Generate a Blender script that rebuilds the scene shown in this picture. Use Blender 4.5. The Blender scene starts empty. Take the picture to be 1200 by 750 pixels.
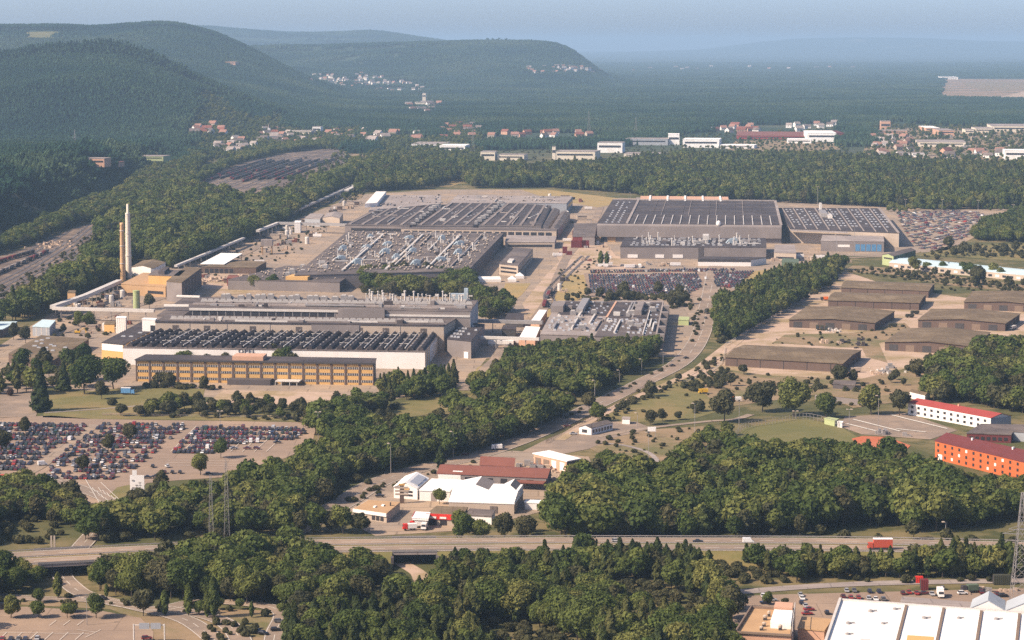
import bpy, math, random
import numpy as np
from mathutils import Vector, Matrix
random.seed(7); RNG = np.random.default_rng(7)
SC = bpy.context.scene; COL = SC.collection
# ------------------------------------------------------------------ camera
H, F, CX, CY, YH = 220.0, 2800.0, 600.0, 375.0, 50.0     # height above plain (m), focal length and frame centre of the photograph
PITCH = math.atan((CY - YH) / F); cP, sP = math.cos(PITCH), math.sin(PITCH)
FD = math.hypot(F, CY - YH)
cam_d = bpy.data.cameras.new('camera'); cam = bpy.data.objects.new('camera', cam_d); COL.objects.link(cam)
cam.location = (0, 0, H); cam.rotation_euler = (math.radians(90) - PITCH, 0, 0)
cam_d.sensor_width = 36; cam_d.lens = 36 * F / 1200; cam_d.clip_start = 1; cam_d.clip_end = 200000
SC.camera = cam
# ------------------------------------------------------------------ light
SUN_EL, SUN_BACK = math.radians(40), math.radians(24)    # sun from the left and a little from behind
SUN_DIR = Vector((-math.cos(SUN_BACK) * math.cos(SUN_EL), -math.sin(SUN_BACK) * math.cos(SUN_EL), math.sin(SUN_EL)))
w = bpy.data.worlds.new('World'); SC.world = w; w.use_nodes = True
wn = w.node_tree.nodes; bg = wn['Background']; sky = wn.new('ShaderNodeTexSky'); sky.sky_type = 'NISHITA'; sky.sun_disc = False
sky.sun_elevation = SUN_EL; sky.sun_rotation = math.atan2(SUN_DIR.x, SUN_DIR.y); sky.air_density = 0.38; sky.dust_density = 1.5; sky.ozone_density = 1.5
w.node_tree.links.new(sky.outputs[0], bg.inputs[0]); bg.inputs[1].default_value = 0.145
sl = bpy.data.lights.new('sun', 'SUN'); sl.energy = 4.2; sl.angle = math.radians(0.5); sl.color = (1, 0.82, 0.63)
so = bpy.data.objects.new('sun', sl); COL.objects.link(so); so.rotation_euler = SUN_DIR.to_track_quat('Z', 'Y').to_euler(); so.location = (-900, 0, 900)
SC.view_settings.view_transform = 'Standard'; SC.view_settings.look = 'None'; SC.view_settings.exposure = 0.9; SC.view_settings.gamma = 1
SC.view_settings.use_curve_mapping = False
SC.render.engine = 'CYCLES'
SC.cycles.max_bounces = 4; SC.cycles.diffuse_bounces = 2; SC.cycles.glossy_bounces = 1; SC.cycles.transmission_bounces = 1
SC.cycles.volume_bounces = 0; SC.cycles.use_denoising = False; SC.cycles.transparent_max_bounces = 4
HAZE_DENSITY, HAZE_COLOR = 4.9e-5, (0.41, 0.61, 0.83)
# ------------------------------------------------------------------ geometry helpers
def P(x, y, z=0.0):
    """the point at height z that a photograph pixel looks at"""
    dx, dy = x - CX, -(y - CY)
    d = (dx, FD * cP * F / FD + dy * sP, -F * sP + dy * cP)
    t = (z - H) / d[2]
    return Vector((d[0] * t, d[1] * t, z))
def ptop(x, yb, yt):
    """height of an upright thing whose foot and top are at these pixels"""
    Y = P(x, yb).y; k = -(yt - CY) / F
    return H + Y * (k * cP - sP) / (cP + k * sP)
def pix(X, Y, Z=0.0):
    v = (Y * sP + (Z - H) * cP); dd = (Y * cP - (Z - H) * sP)
    return CX + F * X / dd, CY - F * v / dd
RIDGES = [
 (10000, 2600, 3500, [(-300,34),(0,28),(60,27),(120,29),(170,25),(200,24),(235,30),(265,40),(300,56),(330,72),(365,89),(410,104),(450,116),(500,124)]),
 (13500, 2500, 3000, [(160,56),(250,53),(300,52),(340,51.5),(400,50),(470,48),(560,46),(630,46),(655,49.5),(672,57),(686,68),(705,84),(730,100)]),
 (21000, 3000, 4000, [(100,30),(240,29),(300,34),(350,37),(400,36),(440,34),(480,40),(520,46),(600,57),(700,79)]),
 (6600, 1900, 1900, [(-300,60),(0,60),(60,52),(130,48),(160,54),(185,64),(220,79),(260,98),(300,114),(350,131),(400,144)]),
 (46000, 6000, 9000, [(660,63),(820,58),(880,50),(930,45),(1000,43.5),(1080,44.5),(1150,48),(1300,50),(1500,60)]),
]
PL = [P(x, y) for x, y in ((-260, 420), (-60, 305), (0, 276), (60, 248), (115, 228), (165, 205), (225, 178))]
def hz(X, Y):
    X = np.asarray(X, float); Y = np.asarray(Y, float)
    z = np.zeros(np.broadcast(X, Y).shape); Ys = np.maximum(Y, 800.0); px = CX + F * X / Ys
    for D, wn_, wf, prof in RIDGES:
        xs = [p[0] for p in prof]; hs = [max(0.0, H + (YH - p[1]) * D / F - (17 if D < 30000 else 0)) for p in prof]
        q = 0
        for o in (-14, -7, 0, 7, 14): q = q + np.interp(px + o, xs, hs, right=0.0)
        q = q / 5
        wob = .93 + 0.05 * np.sin(X / 430 + Y / 910) + 0.03 * np.sin(X / 190 - Y / 350 + 1.7)
        d = Y - D; z = np.maximum(z, np.clip((Y - 4750) / 900, 0, 1) ** 1.5 * q * np.exp(-np.where(d < 0, d / wn_, d / wf) ** 2 * 1.6) * np.where(np.abs(d) < D * .03, 1, wob) * (1 - .26 * np.abs(np.sin(X / 330 + 1.4 * np.sin(Y / 640) + D)) * np.clip((np.abs(d) - 250) / 900, 0, 1)))
    best = np.full(z.shape, 1e9)
    for a, b in zip(PL[:-1], PL[1:]):                    # wooded terrace left of the railway
        ex, ey = b.x - a.x, b.y - a.y; L = math.hypot(ex, ey)
        t = np.clip(((X - a.x) * ex + (Y - a.y) * ey) / L ** 2, 0, 1)
        dist = np.hypot(X - a.x - t * ex, Y - a.y - t * ey); side = (X - a.x) * ey - (Y - a.y) * ex
        sd = np.where(side < 0, dist, -dist)
        best = np.where(np.abs(best) < np.abs(sd), best, sd)
    tr = np.clip(best / 62, 0, 1); tr = tr * tr * (3 - 2 * tr) * 46 * np.clip((5200 - Y) / 1500, 0, 1)
    return np.maximum(z, tr)
def PT(x, y):
    """the point of the terrain that a photograph pixel looks at"""
    ang = (y - YH)
    Ys = np.geomspace(900, 60000, 900); Xs = (x - CX) / F * (Ys * cP + H * sP) ; 
    for k in range(2):
        a = P(x, y, 0) if y > YH + 3 else None
        dx, dy = x - CX, -(y - CY); d = (dx, F * cP + dy * sP, -F * sP + dy * cP)
        Xs = d[0] / d[1] * Ys; Zs = H + d[2] / d[1] * Ys
    g = hz(Xs, Ys); below = np.nonzero(Zs <= g)[0]
    if len(below) == 0: return None
    i = below[0]
    if i == 0: return Vector((Xs[0], Ys[0], g[0]))
    f0, f1 = Zs[i-1] - g[i-1], g[i] - Zs[i]; t = f0 / max(f0 + f1, 1e-6)
    Y = Ys[i-1] + t * (Ys[i] - Ys[i-1]); X = d[0] / d[1] * Y
    return Vector((X, Y, float(hz(X, Y))))
def inside(pts, poly):
    x, y = pts[:, 0], pts[:, 1]; r = np.zeros(len(pts), bool); n = len(poly)
    for i in range(n):
        (x0, y0), (x1, y1) = poly[i][:2], poly[i - 1][:2]
        c = ((y0 > y) != (y1 > y)) & (x < (x1 - x0) * (y - y0) / (y1 - y0 + 1e-12) + x0); r ^= c
    return r
def tag(o, label=None, cat=None, group=None, kind=None):
    if label: o['label'] = label
    if cat: o['category'] = cat
    if group: o['group'] = group
    if kind: o['kind'] = kind
    return o
def thing(name, label, cat, loc=(0, 0, 0), group=None, rz=0):
    o = bpy.data.objects.new(name, None); COL.objects.link(o); o.location = loc; o.rotation_euler.z = rz; o.empty_display_size = 2
    return tag(o, label, cat, group)
class MB:
    def __init__(s): s.v, s.f, s.m = [], [], []
    def poly(s, pts, mi=0):
        i = len(s.v); s.v += [tuple(p) for p in pts]; s.f.append(tuple(range(i, i + len(pts)))); s.m.append(mi); return s
    def hexa(s, b, t, mi=0, mt=None, bottom=True):
        i = len(s.v); n = len(b); s.v += [tuple(p) for p in b] + [tuple(p) for p in t]
        for k in range(n):
            j = (k + 1) % n; s.f.append((i + k, i + j, i + n + j, i + n + k)); s.m.append(mi)
        s.f.append(tuple(range(i + n, i + 2 * n))); s.m.append(mi if mt is None else mt)
        if bottom: s.f.append(tuple(range(i + n - 1, i - 1, -1))); s.m.append(mi)
        return s
    def prism(s, pts, z0, z1, mi=0, mt=None):
        return s.hexa([(p[0], p[1], z0) for p in pts], [(p[0], p[1], z1) for p in pts], mi, mt)
    def box(s, cx, cy, z0, sx, sy, h, rz=0, mi=0, mt=None):
        c, d = math.cos(rz), math.sin(rz); q = []
        for a, b in ((-1, -1), (1, -1), (1, 1), (-1, 1)):
            x, y = a * sx / 2, b * sy / 2; q.append((cx + x * c - y * d, cy + x * d + y * c))
        return s.prism(q, z0, z0 + h, mi, mt)
    def tube(s, a, b, r0, r1=None, n=6, mi=0):
        a, b = Vector(a), Vector(b); r1 = r0 if r1 is None else r1; d = (b - a).normalized()
        u = d.orthogonal().normalized(); v = d.cross(u); i = len(s.v)
        for p, r in ((a, r0), (b, r1)):
            for k in range(n):
                t = 2 * math.pi * k / n; s.v.append(tuple(p + (u * math.cos(t) + v * math.sin(t)) * r))
        for k in range(n):
            j = (k + 1) % n; s.f.append((i + k, i + j, i + n + j, i + n + k)); s.m.append(mi)
        s.f.append(tuple(range(i + n, i + 2 * n))); s.m.append(mi); s.f.append(tuple(range(i + n - 1, i - 1, -1))); s.m.append(mi)
        return s
    def lathe(s, cx, cy, prof, n=12, mi=0):
        i = len(s.v)
        for r, z in prof:
            for k in range(n):
                t = 2 * math.pi * k / n; s.v.append((cx + r * math.cos(t), cy + r * math.sin(t), z))
        for a in range(len(prof) - 1):
            for k in range(n):
                j = (k + 1) % n; s.f.append((i + a * n + k, i + a * n + j, i + a * n + n + j, i + a * n + n + k)); s.m.append(mi)
        s.f.append(tuple(range(i + (len(prof) - 1) * n, i + len(prof) * n))); s.m.append(mi)
        return s
    def mesh(s, name, mats, org=(0, 0, 0), smooth=False):
        me = bpy.data.meshes.new(name); ox, oy, oz = org
        me.from_pydata([(x - ox, y - oy, z - oz) for x, y, z in s.v], [], s.f)
        for m in (mats if isinstance(mats, (list, tuple)) else [mats]): me.materials.append(m)
        me.polygons.foreach_set('material_index', s.m)
        if smooth: me.polygons.foreach_set('use_smooth', [True] * len(me.polygons))
        me.update(); return me
    def build(s, name, mats, parent=None, smooth=False, org=None):
        if parent is not None: org = tuple(parent.location) if parent.parent is None else tuple(parent.parent.location)
        elif org is None:
            a = np.array(s.v); org = (float(a[:, 0].mean()), float(a[:, 1].mean()), float(a[:, 2].min()))
        o = bpy.data.objects.new(name, s.mesh(name, mats, org, smooth)); COL.objects.link(o)
        if parent is not None: o.parent = parent
        else: o.location = org
        return o
def copy_tree(o, parent=None):
    c = o.copy(); COL.objects.link(c)
    if parent is not None: c.parent = parent
    for ch in list(o.children): copy_tree(ch, c)
    return c
# ------------------------------------------------------------------ materials
MATS = {}
def mat(name, c1, c2=None, scale=0.12, rough=0.9, c3=None, s3=0.01, spec=0.25, metal=0.0, contrast=0.22, streak=False, slab=None):
    """procedural surface: two tones mixed by fine noise and a third by broad noise, all in metres"""
    m = bpy.data.materials.new(name); m.use_nodes = True; nt = m.node_tree; b = nt.nodes['Principled BSDF']; L = nt.links.new
    c2 = c2 or tuple(x * 0.72 for x in c1); geo = nt.nodes.new('ShaderNodeNewGeometry')
    def noise(sc, det, stretch=None):
        n = nt.nodes.new('ShaderNodeTexNoise'); n.inputs['Scale'].default_value = sc; n.inputs['Detail'].default_value = det + 2; n.inputs['Roughness'].default_value = .68
        if stretch:
            mp = nt.nodes.new('ShaderNodeMapping'); mp.inputs['Scale'].default_value = stretch; L(geo.outputs['Position'], mp.inputs[0]); L(mp.outputs[0], n.inputs['Vector'])
        else: L(geo.outputs['Position'], n.inputs['Vector'])
        return n
    def ramp(src, lo, hi):
        r = nt.nodes.new('ShaderNodeMapRange'); r.inputs[1].default_value = lo; r.inputs[2].default_value = hi; L(src, r.inputs[0]); return r.outputs[0]
    def mix(f, a, bb):
        x = nt.nodes.new('ShaderNodeMix'); x.data_type = 'RGBA'; L(f, x.inputs[0])
        for i, v in ((6, a), (7, bb)):
            if isinstance(v, tuple): x.inputs[i].default_value = (*v, 1)
            else: L(v, x.inputs[i])
        return x.outputs[2]
    n1 = noise(scale, 5, (1, 1, 0.15) if streak else None)
    col = mix(ramp(n1.outputs[0], 0.5 - contrast, 0.5 + contrast), c1, c2)
    if c3: col = mix(ramp(noise(s3, 4).outputs[0], 0.47, 0.62), col, c3)
    if slab:
        br = nt.nodes.new('ShaderNodeTexBrick'); L(geo.outputs['Position'], br.inputs['Vector']); br.inputs['Scale'].default_value = 1.0; br.inputs['Brick Width'].default_value = slab[0]; br.inputs['Row Height'].default_value = slab[1]
        br.inputs['Mortar Size'].default_value = slab[2]; k_ = slab[3]; br.inputs['Color1'].default_value = (1, 1, 1, 1); br.inputs['Color2'].default_value = (k_, k_, k_, 1); br.inputs['Mortar'].default_value = (k_ * .8, k_ * .8, k_ * .8, 1); br.inputs['Bias'].default_value = -.3
        mm = nt.nodes.new('ShaderNodeMix'); mm.data_type = 'RGBA'; mm.blend_type = 'MULTIPLY'; mm.inputs[0].default_value = 1; L(col, mm.inputs[6]); L(br.outputs[0], mm.inputs[7]); col = mm.outputs[2]
    L(col, b.inputs['Base Color']); b.inputs['Roughness'].default_value = rough; b.inputs['Metallic'].default_value = metal
    b.inputs['Specular IOR Level'].default_value = spec
    MATS[name] = m; return m
def foliage(name, cols, k=0.35, rw=0.6, bw=0.3, bs=0.009):
    m = bpy.data.materials.new(name); m.use_nodes = True; nt = m.node_tree; b = nt.nodes['Principled BSDF']; L = nt.links.new
    oi = nt.nodes.new('ShaderNodeObjectInfo'); cr = nt.nodes.new('ShaderNodeValToRGB'); geo = nt.nodes.new('ShaderNodeNewGeometry')
    e = cr.color_ramp.elements
    while len(e) < len(cols): e.new(0.5)
    for i, c in enumerate(cols): e[i].position = i / (len(cols) - 1); e[i].color = (*c, 1)
    big = nt.nodes.new('ShaderNodeTexNoise'); big.inputs['Scale'].default_value = bs; big.inputs['Detail'].default_value = 3; L(geo.outputs['Position'], big.inputs['Vector'])
    ad = nt.nodes.new('ShaderNodeMath'); ad.operation = 'MULTIPLY_ADD'; L(oi.outputs['Random'], ad.inputs[0]); ad.inputs[1].default_value = rw
    sb = nt.nodes.new('ShaderNodeMapRange'); sb.inputs[1].default_value = 0.35; sb.inputs[2].default_value = 0.65; sb.inputs[4].default_value = bw; L(big.outputs[0], sb.inputs[0])
    L(sb.outputs[0], ad.inputs[2]); L(ad.outputs[0], cr.inputs[0])
    n = nt.nodes.new('ShaderNodeTexNoise'); n.inputs['Scale'].default_value = k; n.inputs['Detail'].default_value = 3; L(geo.outputs['Position'], n.inputs['Vector'])
    mr = nt.nodes.new('ShaderNodeMapRange'); mr.inputs[1].default_value = 0.3; mr.inputs[2].default_value = 0.7; mr.inputs[3].default_value = 0.6; mr.inputs[4].default_value = 1.4; L(n.outputs[0], mr.inputs[0])
    mu = nt.nodes.new('ShaderNodeMix'); mu.data_type = 'RGBA'; mu.blend_type = 'MULTIPLY'; mu.inputs[0].default_value = 1
    cb = nt.nodes.new('ShaderNodeCombineColor'); [L(mr.outputs[0], cb.inputs[i]) for i in range(3)]
    L(cr.outputs[0], mu.inputs[6]); L(cb.outputs[0], mu.inputs[7]); L(mu.outputs[2], b.inputs['Base Color'])
    b.inputs['Roughness'].default_value = 0.75; b.inputs['Specular IOR Level'].default_value = 0.12
    tl = nt.nodes.new('ShaderNodeBsdfTranslucent'); L(mu.outputs[2], tl.inputs[0]); ms = nt.nodes.new('ShaderNodeMixShader'); ms.inputs[0].default_value = .38; L(b.outputs[0], ms.inputs[1]); L(tl.outputs[0], ms.inputs[2]); L(ms.outputs[0], nt.nodes['Material Output'].inputs[0])
    MATS[name] = m; return m
M = MATS
mat('asphalt', (.28,.20,.145), (.215,.158,.118), .08, c3=(.33,.235,.165), s3=.02, slab=(60, 22, .3, .9))
mat('road_grey', (.25,.19,.145), (.18,.14,.11), .1, c3=(.30,.22,.16), s3=.03)
mat('motorway_grey', (.25,.185,.135), (.19,.145,.11), .12, c3=(.29,.21,.15), s3=.02, streak=True)
mat('concrete_yard', (.31,.24,.18), (.23,.18,.14), .06, c3=(.36,.26,.175), s3=.02, slab=(26, 14, .5, .84))
mat('pink_yard', (.46,.335,.25), (.36,.26,.19), .05, c3=(.27,.20,.105), s3=.022)
mat('dirt', (.29,.20,.12), (.18,.13,.07), .07, c3=(.125,.115,.045), s3=.022)
mat('dry_grass', (.18,.15,.055), (.11,.105,.036), .06, c3=(.21,.155,.065), s3=.02)
mat('yellow_grass', (.34,.24,.10), (.27,.19,.075), .06, c3=(.26,.2,.09), s3=.03)
mat('green_grass', (.135,.125,.042), (.105,.105,.036), .06, c3=(.155,.135,.05), s3=.03)
mat('rail_bed', (.13,.095,.072), (.085,.063,.052), .08, c3=(.23,.165,.115), s3=.02)
mat('rail_steel', (.33,.28,.24), (.22,.17,.14), .3, 0.5)
mat('white_line', (.62,.58,.52), (.5,.46,.4), .5)
mat('felt_dark', (.062,.05,.052), (.04,.033,.035), .09, c3=(.085,.068,.065), s3=.03, slab=(14, 4, .25, .8))
mat('cream_wall', (.66,.58,.46), (.56,.49,.39), .1, streak=True)
mat('felt_mid', (.215,.175,.155), (.16,.13,.118), .1, c3=(.24,.2,.18))
mat('felt_grey', (.128,.103,.095), (.085,.07,.066), .08, c3=(.165,.133,.118), s3=.03, slab=(18, 6, .3, .82))
mat('felt_light', (.30,.25,.225), (.23,.195,.18), .08, c3=(.34,.29,.26), s3=.03, slab=(20, 7, .3, .85))
mat('felt_brown', (.158,.112,.066), (.108,.078,.047), .16, c3=(.19,.14,.086), s3=.045, slab=(5, 30, .18, .88))
mat('glass_dark', (.025,.025,.032), (.04,.038,.042), .5, 0.25, spec=.5)
mat('glass_pale', (.42,.41,.40), (.28,.28,.29), .4, .3, spec=.5)
mat('glass_blue', (.10,.24,.40), (.06,.15,.28), .3, .25, spec=.5)
mat('wall_grey', (.205,.175,.165), (.175,.15,.142), .1, c3=(.23,.195,.18), s3=.03, streak=True)
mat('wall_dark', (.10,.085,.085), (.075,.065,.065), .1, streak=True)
mat('wall_beige', (.42,.34,.27), (.36,.29,.23), .1, streak=True)
mat('wall_white', (.74,.70,.66), (.64,.60,.565), .08, streak=True)
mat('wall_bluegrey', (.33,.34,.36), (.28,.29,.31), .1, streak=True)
mat('wall_orange', (.57,.345,.13), (.49,.295,.11), .1, streak=True)
mat('wall_tan', (.44,.28,.15), (.36,.225,.12), .1, streak=True)
mat('wall_brown', (.125,.085,.067), (.10,.068,.055), .15, streak=True)
mat('door_brown', (.20,.145,.105), (.17,.12,.09), .2)
mat('wall_pink', (.52,.31,.21), (.46,.27,.18), .1)
mat('wall_redorange', (.50,.125,.04), (.43,.105,.034), .1, streak=True)
mat('wall_green', (.36,.40,.20), (.31,.345,.17), .1, streak=True)
mat('wall_green_dark', (.10,.13,.085), (.08,.105,.07), .1, streak=True)
mat('roof_white', (.82,.80,.77), (.74,.715,.68), .07, c3=(.70,.665,.62), s3=.05)
mat('roof_red', (.31,.055,.045), (.25,.045,.038), .15)
mat('roof_maroon', (.135,.034,.034), (.105,.028,.028), .15)
mat('roof_rust', (.21,.078,.055), (.165,.062,.045), .1)
mat('roof_blue', (.48,.60,.63), (.42,.53,.57), .06)
mat('roof_bluegrey', (.36,.385,.41), (.31,.335,.36), .1)
mat('court_red', (.44,.125,.055), (.37,.10,.045), .15, c3=(.40,.16,.085), s3=.06)
mat('metal_grey', (.36,.33,.31), (.27,.25,.24), .3, .55, metal=.3)
mat('metal_pale', (.58,.54,.49), (.46,.42,.385), .3, .6)
mat('metal_dark', (.06,.055,.055), (.045,.04,.04), .3, .6)
mat('metal_blue', (.34,.40,.44), (.27,.32,.36), .3, .6)
mat('paint_blue', (.13,.30,.52), (.10,.25,.45), .3, .5)
mat('paint_yellow', (.62,.36,.03), (.5,.29,.025), .3, .6)
mat('paint_red', (.62,.035,.02), (.5,.03,.02), .3, .5)
mat('paint_darkred', (.17,.03,.03), (.12,.022,.022), .3, .7)
mat('paint_truckred', (.48,.085,.045), (.4,.07,.04), .3, .6)
mat('paint_orange', (.75,.16,.02), (.6,.13,.02), .3, .6)
mat('chimney_tan', (.56,.36,.19), (.48,.30,.16), .12, streak=True)
mat('chimney_white', (.66,.57,.46), (.57,.49,.40), .12, streak=True)
mat('rubber', (.02,.02,.02), (.03,.03,.03), .5)
mat('army_green', (.055,.055,.035), (.04,.04,.026), .4)
mat('bark', (.085,.065,.05), (.055,.042,.032), .8)
mat('rubble', (.5,.38,.28), (.36,.26,.19), .3)
foliage('leaf_broad', [(.043,.067,.018), (.077,.104,.025), (.118,.140,.035), (.182,.178,.052)], rw=.8)
foliage('leaf_pine', [(.041,.058,.021), (.065,.084,.027), (.095,.110,.034), (.130,.127,.045)], rw=.8)
foliage('leaf_bright', [(.075,.10,.026), (.11,.135,.034), (.16,.165,.045)])
foliage('leaf_dull', [(.06,.062,.03), (.085,.083,.037), (.115,.102,.047)])
foliage('leaf_red', [(.075,.045,.028), (.095,.05,.03)])
foliage('leaf_far_hazed', [(.016,.048,.030), (.026,.064,.035), (.046,.086,.042), (.078,.114,.053)], .11, .15, .85, .0024)  # distant spruce green with the blue tint of haze mixed into its colours
# ------------------------------------------------------------------ the ground, one sheet to the horizon
def ground_material():
    m = bpy.data.materials.new('ground_cover'); m.use_nodes = True; nt = m.node_tree; b = nt.nodes['Principled BSDF']; L = nt.links.new
    geo = nt.nodes.new('ShaderNodeNewGeometry'); sep = nt.nodes.new('ShaderNodeSeparateXYZ'); L(geo.outputs['Position'], sep.inputs[0])
    def noise(sc, det):
        n = nt.nodes.new('ShaderNodeTexNoise'); n.inputs['Scale'].default_value = sc; n.inputs['Detail'].default_value = det; L(geo.outputs['Position'], n.inputs['Vector']); return n.outputs[0]
    def rng(src, a, c):
        r = nt.nodes.new('ShaderNodeMapRange'); r.inputs[1].default_value = a; r.inputs[2].default_value = c; L(src, r.inputs[0]); return r.outputs[0]
    def mix(f, a, c):
        x = nt.nodes.new('ShaderNodeMix'); x.data_type = 'RGBA'; L(f, x.inputs[0])
        for i, v in ((6, a), (7, c)):
            if isinstance(v, tuple): x.inputs[i].default_value = (*v, 1)
            else: L(v, x.inputs[i])
        return x.outputs[2]
    near = mix(rng(noise(.02, 6), .42, .62), (.085,.085,.035), (.18,.14,.07)); near = mix(rng(noise(.09, 5), .47, .66), near, (.062,.066,.026))
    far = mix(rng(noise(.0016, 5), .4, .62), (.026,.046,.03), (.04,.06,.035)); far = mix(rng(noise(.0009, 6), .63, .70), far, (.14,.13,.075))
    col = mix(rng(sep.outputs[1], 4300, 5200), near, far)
    L(col, b.inputs['Base Color']); b.inputs['Roughness'].default_value = .95; b.inputs['Specular IOR Level'].default_value = .1
    return m
ys = np.concatenate([np.linspace(-3000, 700, 14), np.geomspace(760, 62000, 330)]); us = np.linspace(-1, 1, 201)
gv, gf = [], []
for Y in ys:
    Xs = us * max(2600, 0.42 * Y + 700); Zs = hz(Xs, np.full_like(Xs, Y)) if Y > 900 else np.zeros_like(Xs)
    gv += list(zip(Xs.tolist(), [float(Y)] * len(Xs), Zs.tolist()))
n = len(us)
for r in range(len(ys) - 1):
    for c in range(n - 1): gf.append((r*n+c, r*n+c+1, (r+1)*n+c+1, (r+1)*n+c))
me = bpy.data.meshes.new('ground'); me.from_pydata(gv, [], gf); me.materials.append(ground_material())
me.polygons.foreach_set('use_smooth', [True] * len(me.polygons)); ground = bpy.data.objects.new('ground', me); COL.objects.link(ground); tag(ground, kind='structure')
def area(name, pts, m, z):
    mb = MB(); mb.poly([P(x, y, z) for x, y in pts]); me_n = mb.f[0]
    o = mb.build(name, M[m] if isinstance(m, str) else m)
    if o.data.polygons[0].normal.z < 0: o.data.flip_normals()
    return tag(o, kind='structure')
def smooth(pts, k=6):
    out = []
    for i in range(len(pts) - 1):
        p0, p1, p2, p3 = pts[max(i-1, 0)], pts[i], pts[i+1], pts[min(i+2, len(pts)-1)]
        for j in range(k):
            t = j / k; out.append(0.5 * ((2*p1) + (p2-p0)*t + (2*p0-5*p1+4*p2-p3)*t*t + (3*p1-p0-3*p2+p3)*t**3))
    out.append(pts[-1]); return out
def offset_line(pts, d):
    out = []
    for i, p in enumerate(pts):
        a, b = pts[max(i-1, 0)], pts[min(i+1, len(pts)-1)]; t = (b - a); nrm = Vector((-t.y, t.x, 0)).normalized(); out.append(p + nrm * d)
    return out
def ribbon(mb, pts, d0, d1, z, mi=0, dash=None):
    A, B = offset_line(pts, d0), offset_line(pts, d1); acc = 0
    for i in range(len(pts) - 1):
        acc += (pts[i+1] - pts[i]).length
        if dash and (acc % (dash * 2)) > dash: continue
        mb.poly([(B[i].x, B[i].y, z), (B[i+1].x, B[i+1].y, z), (A[i+1].x, A[i+1].y, z), (A[i].x, A[i].y, z)], mi)
    return mb
def road(name, pxs, width, m, z, lines=True, k=8):
    pts = smooth([P(x, y) for x, y in pxs], k); mb = MB(); ribbon(mb, pts, -width/2, width/2, z)
    o = mb.build(name, M[m]); tag(o, kind='structure')
    for p in o.data.polygons:
        if p.normal.z < 0: p.flip()
    if lines:
        l = MB()
        for d in (-width/2 + .5, width/2 - .5): ribbon(l, pts, d - .12, d + .12, z + .05)
        ribbon(l, pts, -.12, .12, z + .05, dash=6)
        lo = l.build('road_markings', M['white_line']); tag(lo, kind='structure')
    return pts
# paved and grassed ground, from the factory yard forward
area('factory_yard', [(20,392),(62,366),(140,334),(235,300),(330,264),(420,228),(520,222),(640,222),(720,232),(900,234),(1040,242),(1200,244),(1240,262),(1190,262),(1130,282),(1060,300),(990,300),(930,322),(842,345),(826,390),(795,418),(700,418),(570,420),(545,452),(440,472),(150,462),(0,448),(-40,430)], 'concrete_yard', .05)
area('yellow_meadow', [(648,343),(664,318),(700,289),(716,300),(703,325),(684,345),(660,372),(640,372)], 'yellow_grass', .13)
area('dirt_yard', [(652,300),(664,275),(705,278),(722,300),(760,305),(735,318),(700,322),(664,322)], 'pink_yard', .17)
area('meadow_strip', [(700,243),(740,236),(722,232),(640,222),(610,222),(640,232)], 'yellow_grass', .13)
area('works_lawn', [(590,340),(592,332),(622,332),(612,345),(598,356),(592,352)], 'yellow_grass', .13)
area('works_verge', [(836,345),(880,318),(925,313),(915,330),(860,345)], 'yellow_grass', .13)
area('works_street', [(620,372),(612,356),(640,322),(665,296),(680,297),(660,325),(640,355),(632,375)], 'pink_yard', .21)
area('quarry_yard', [(205,338),(225,322),(262,318),(300,322),(330,330),(320,340),(230,350)], 'pink_yard', .15)
area('car_storage_yard', [(684,320),(880,317),(862,340),(832,345),(800,350),(690,346)], 'asphalt', .19)
area('staff_car_park', [(1037,246),(1140,244),(1215,252),(1160,270),(1110,293),(1080,296),(1062,280)], 'concrete_yard', .11)
area('tan_field', [(1075,300),(1112,288),(1200,285),(1260,286),(1260,310),(1110,300)], 'dry_grass', .11)
area('depot_yard', [(792,447),(850,402),(884,384),(940,350),(985,316),(1045,336),(1110,346),(1260,366),(1260,425),(1110,428),(1060,432),(1012,446),(900,444),(830,447)], 'pink_yard', .10)
area('depot_grass', [(905,402),(920,392),(1000,390),(1060,378),(1075,392),(1030,402),(1040,425),(1015,418),(1010,408),(940,404)], 'dirt', .16)
area('depot_front_grass', [(815,452),(845,432),(900,440),(1010,444),(1040,436),(1120,432),(1120,448),(1060,470),(1000,478),(960,462),(900,470),(845,478)], 'dirt', .15)
area('depot_approach', [(985,318),(1000,311),(1044,314),(1200,334),(1260,338),(1260,348),(1110,334),(1045,322)], 'dirt', .15)
area('office_lawn', [(50,489),(56,463),(170,452),(240,456),(236,478),(330,487),(440,478),(520,462),(540,452),(556,460),(540,480),(400,500),(330,493),(110,491)], 'dry_grass', .11)
area('office_forecourt', [(240,473),(262,457),(400,460),(380,476),(300,474)], 'pink_yard', .19)
area('lawn_by_gate', [(545,452),(560,430),(582,424),(588,436),(575,455)], 'yellow_grass', .15)
area('left_road_apron', [(0,489),(0,452),(42,452),(48,470),(42,488)], 'road_grey', .17)
area('large_car_park', [(-60,492),(60,487),(110,491),(362,495),(370,503),(365,522),(345,532),(312,546),(280,558),(250,560),(205,563),(172,566),(150,590),(118,604),(92,588),(75,566),(-60,562)], 'asphalt', .11)
area('brown_bank', [(-20,562),(62,566),(84,575),(80,600),(-20,600)], 'dirt', .13)
area('traffic_island', [(128,580),(137,571),(152,568),(154,576),(143,584),(132,587)], 'dry_grass', .20)
area('field', [(700,474),(758,449),(805,441),(842,448),(848,480),(815,490),(745,495),(712,494)], 'dry_grass', .11)
area('brown_meadow', [(690,525),(720,511),(765,503),(830,499),(850,510),(815,535),(780,548),(735,548)], 'dirt', .11)
area('playing_field', [(852,540),(862,515),(872,502),(905,494),(945,490),(985,500),(1005,512),(990,528),(920,545)], 'green_grass', .13)
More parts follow.
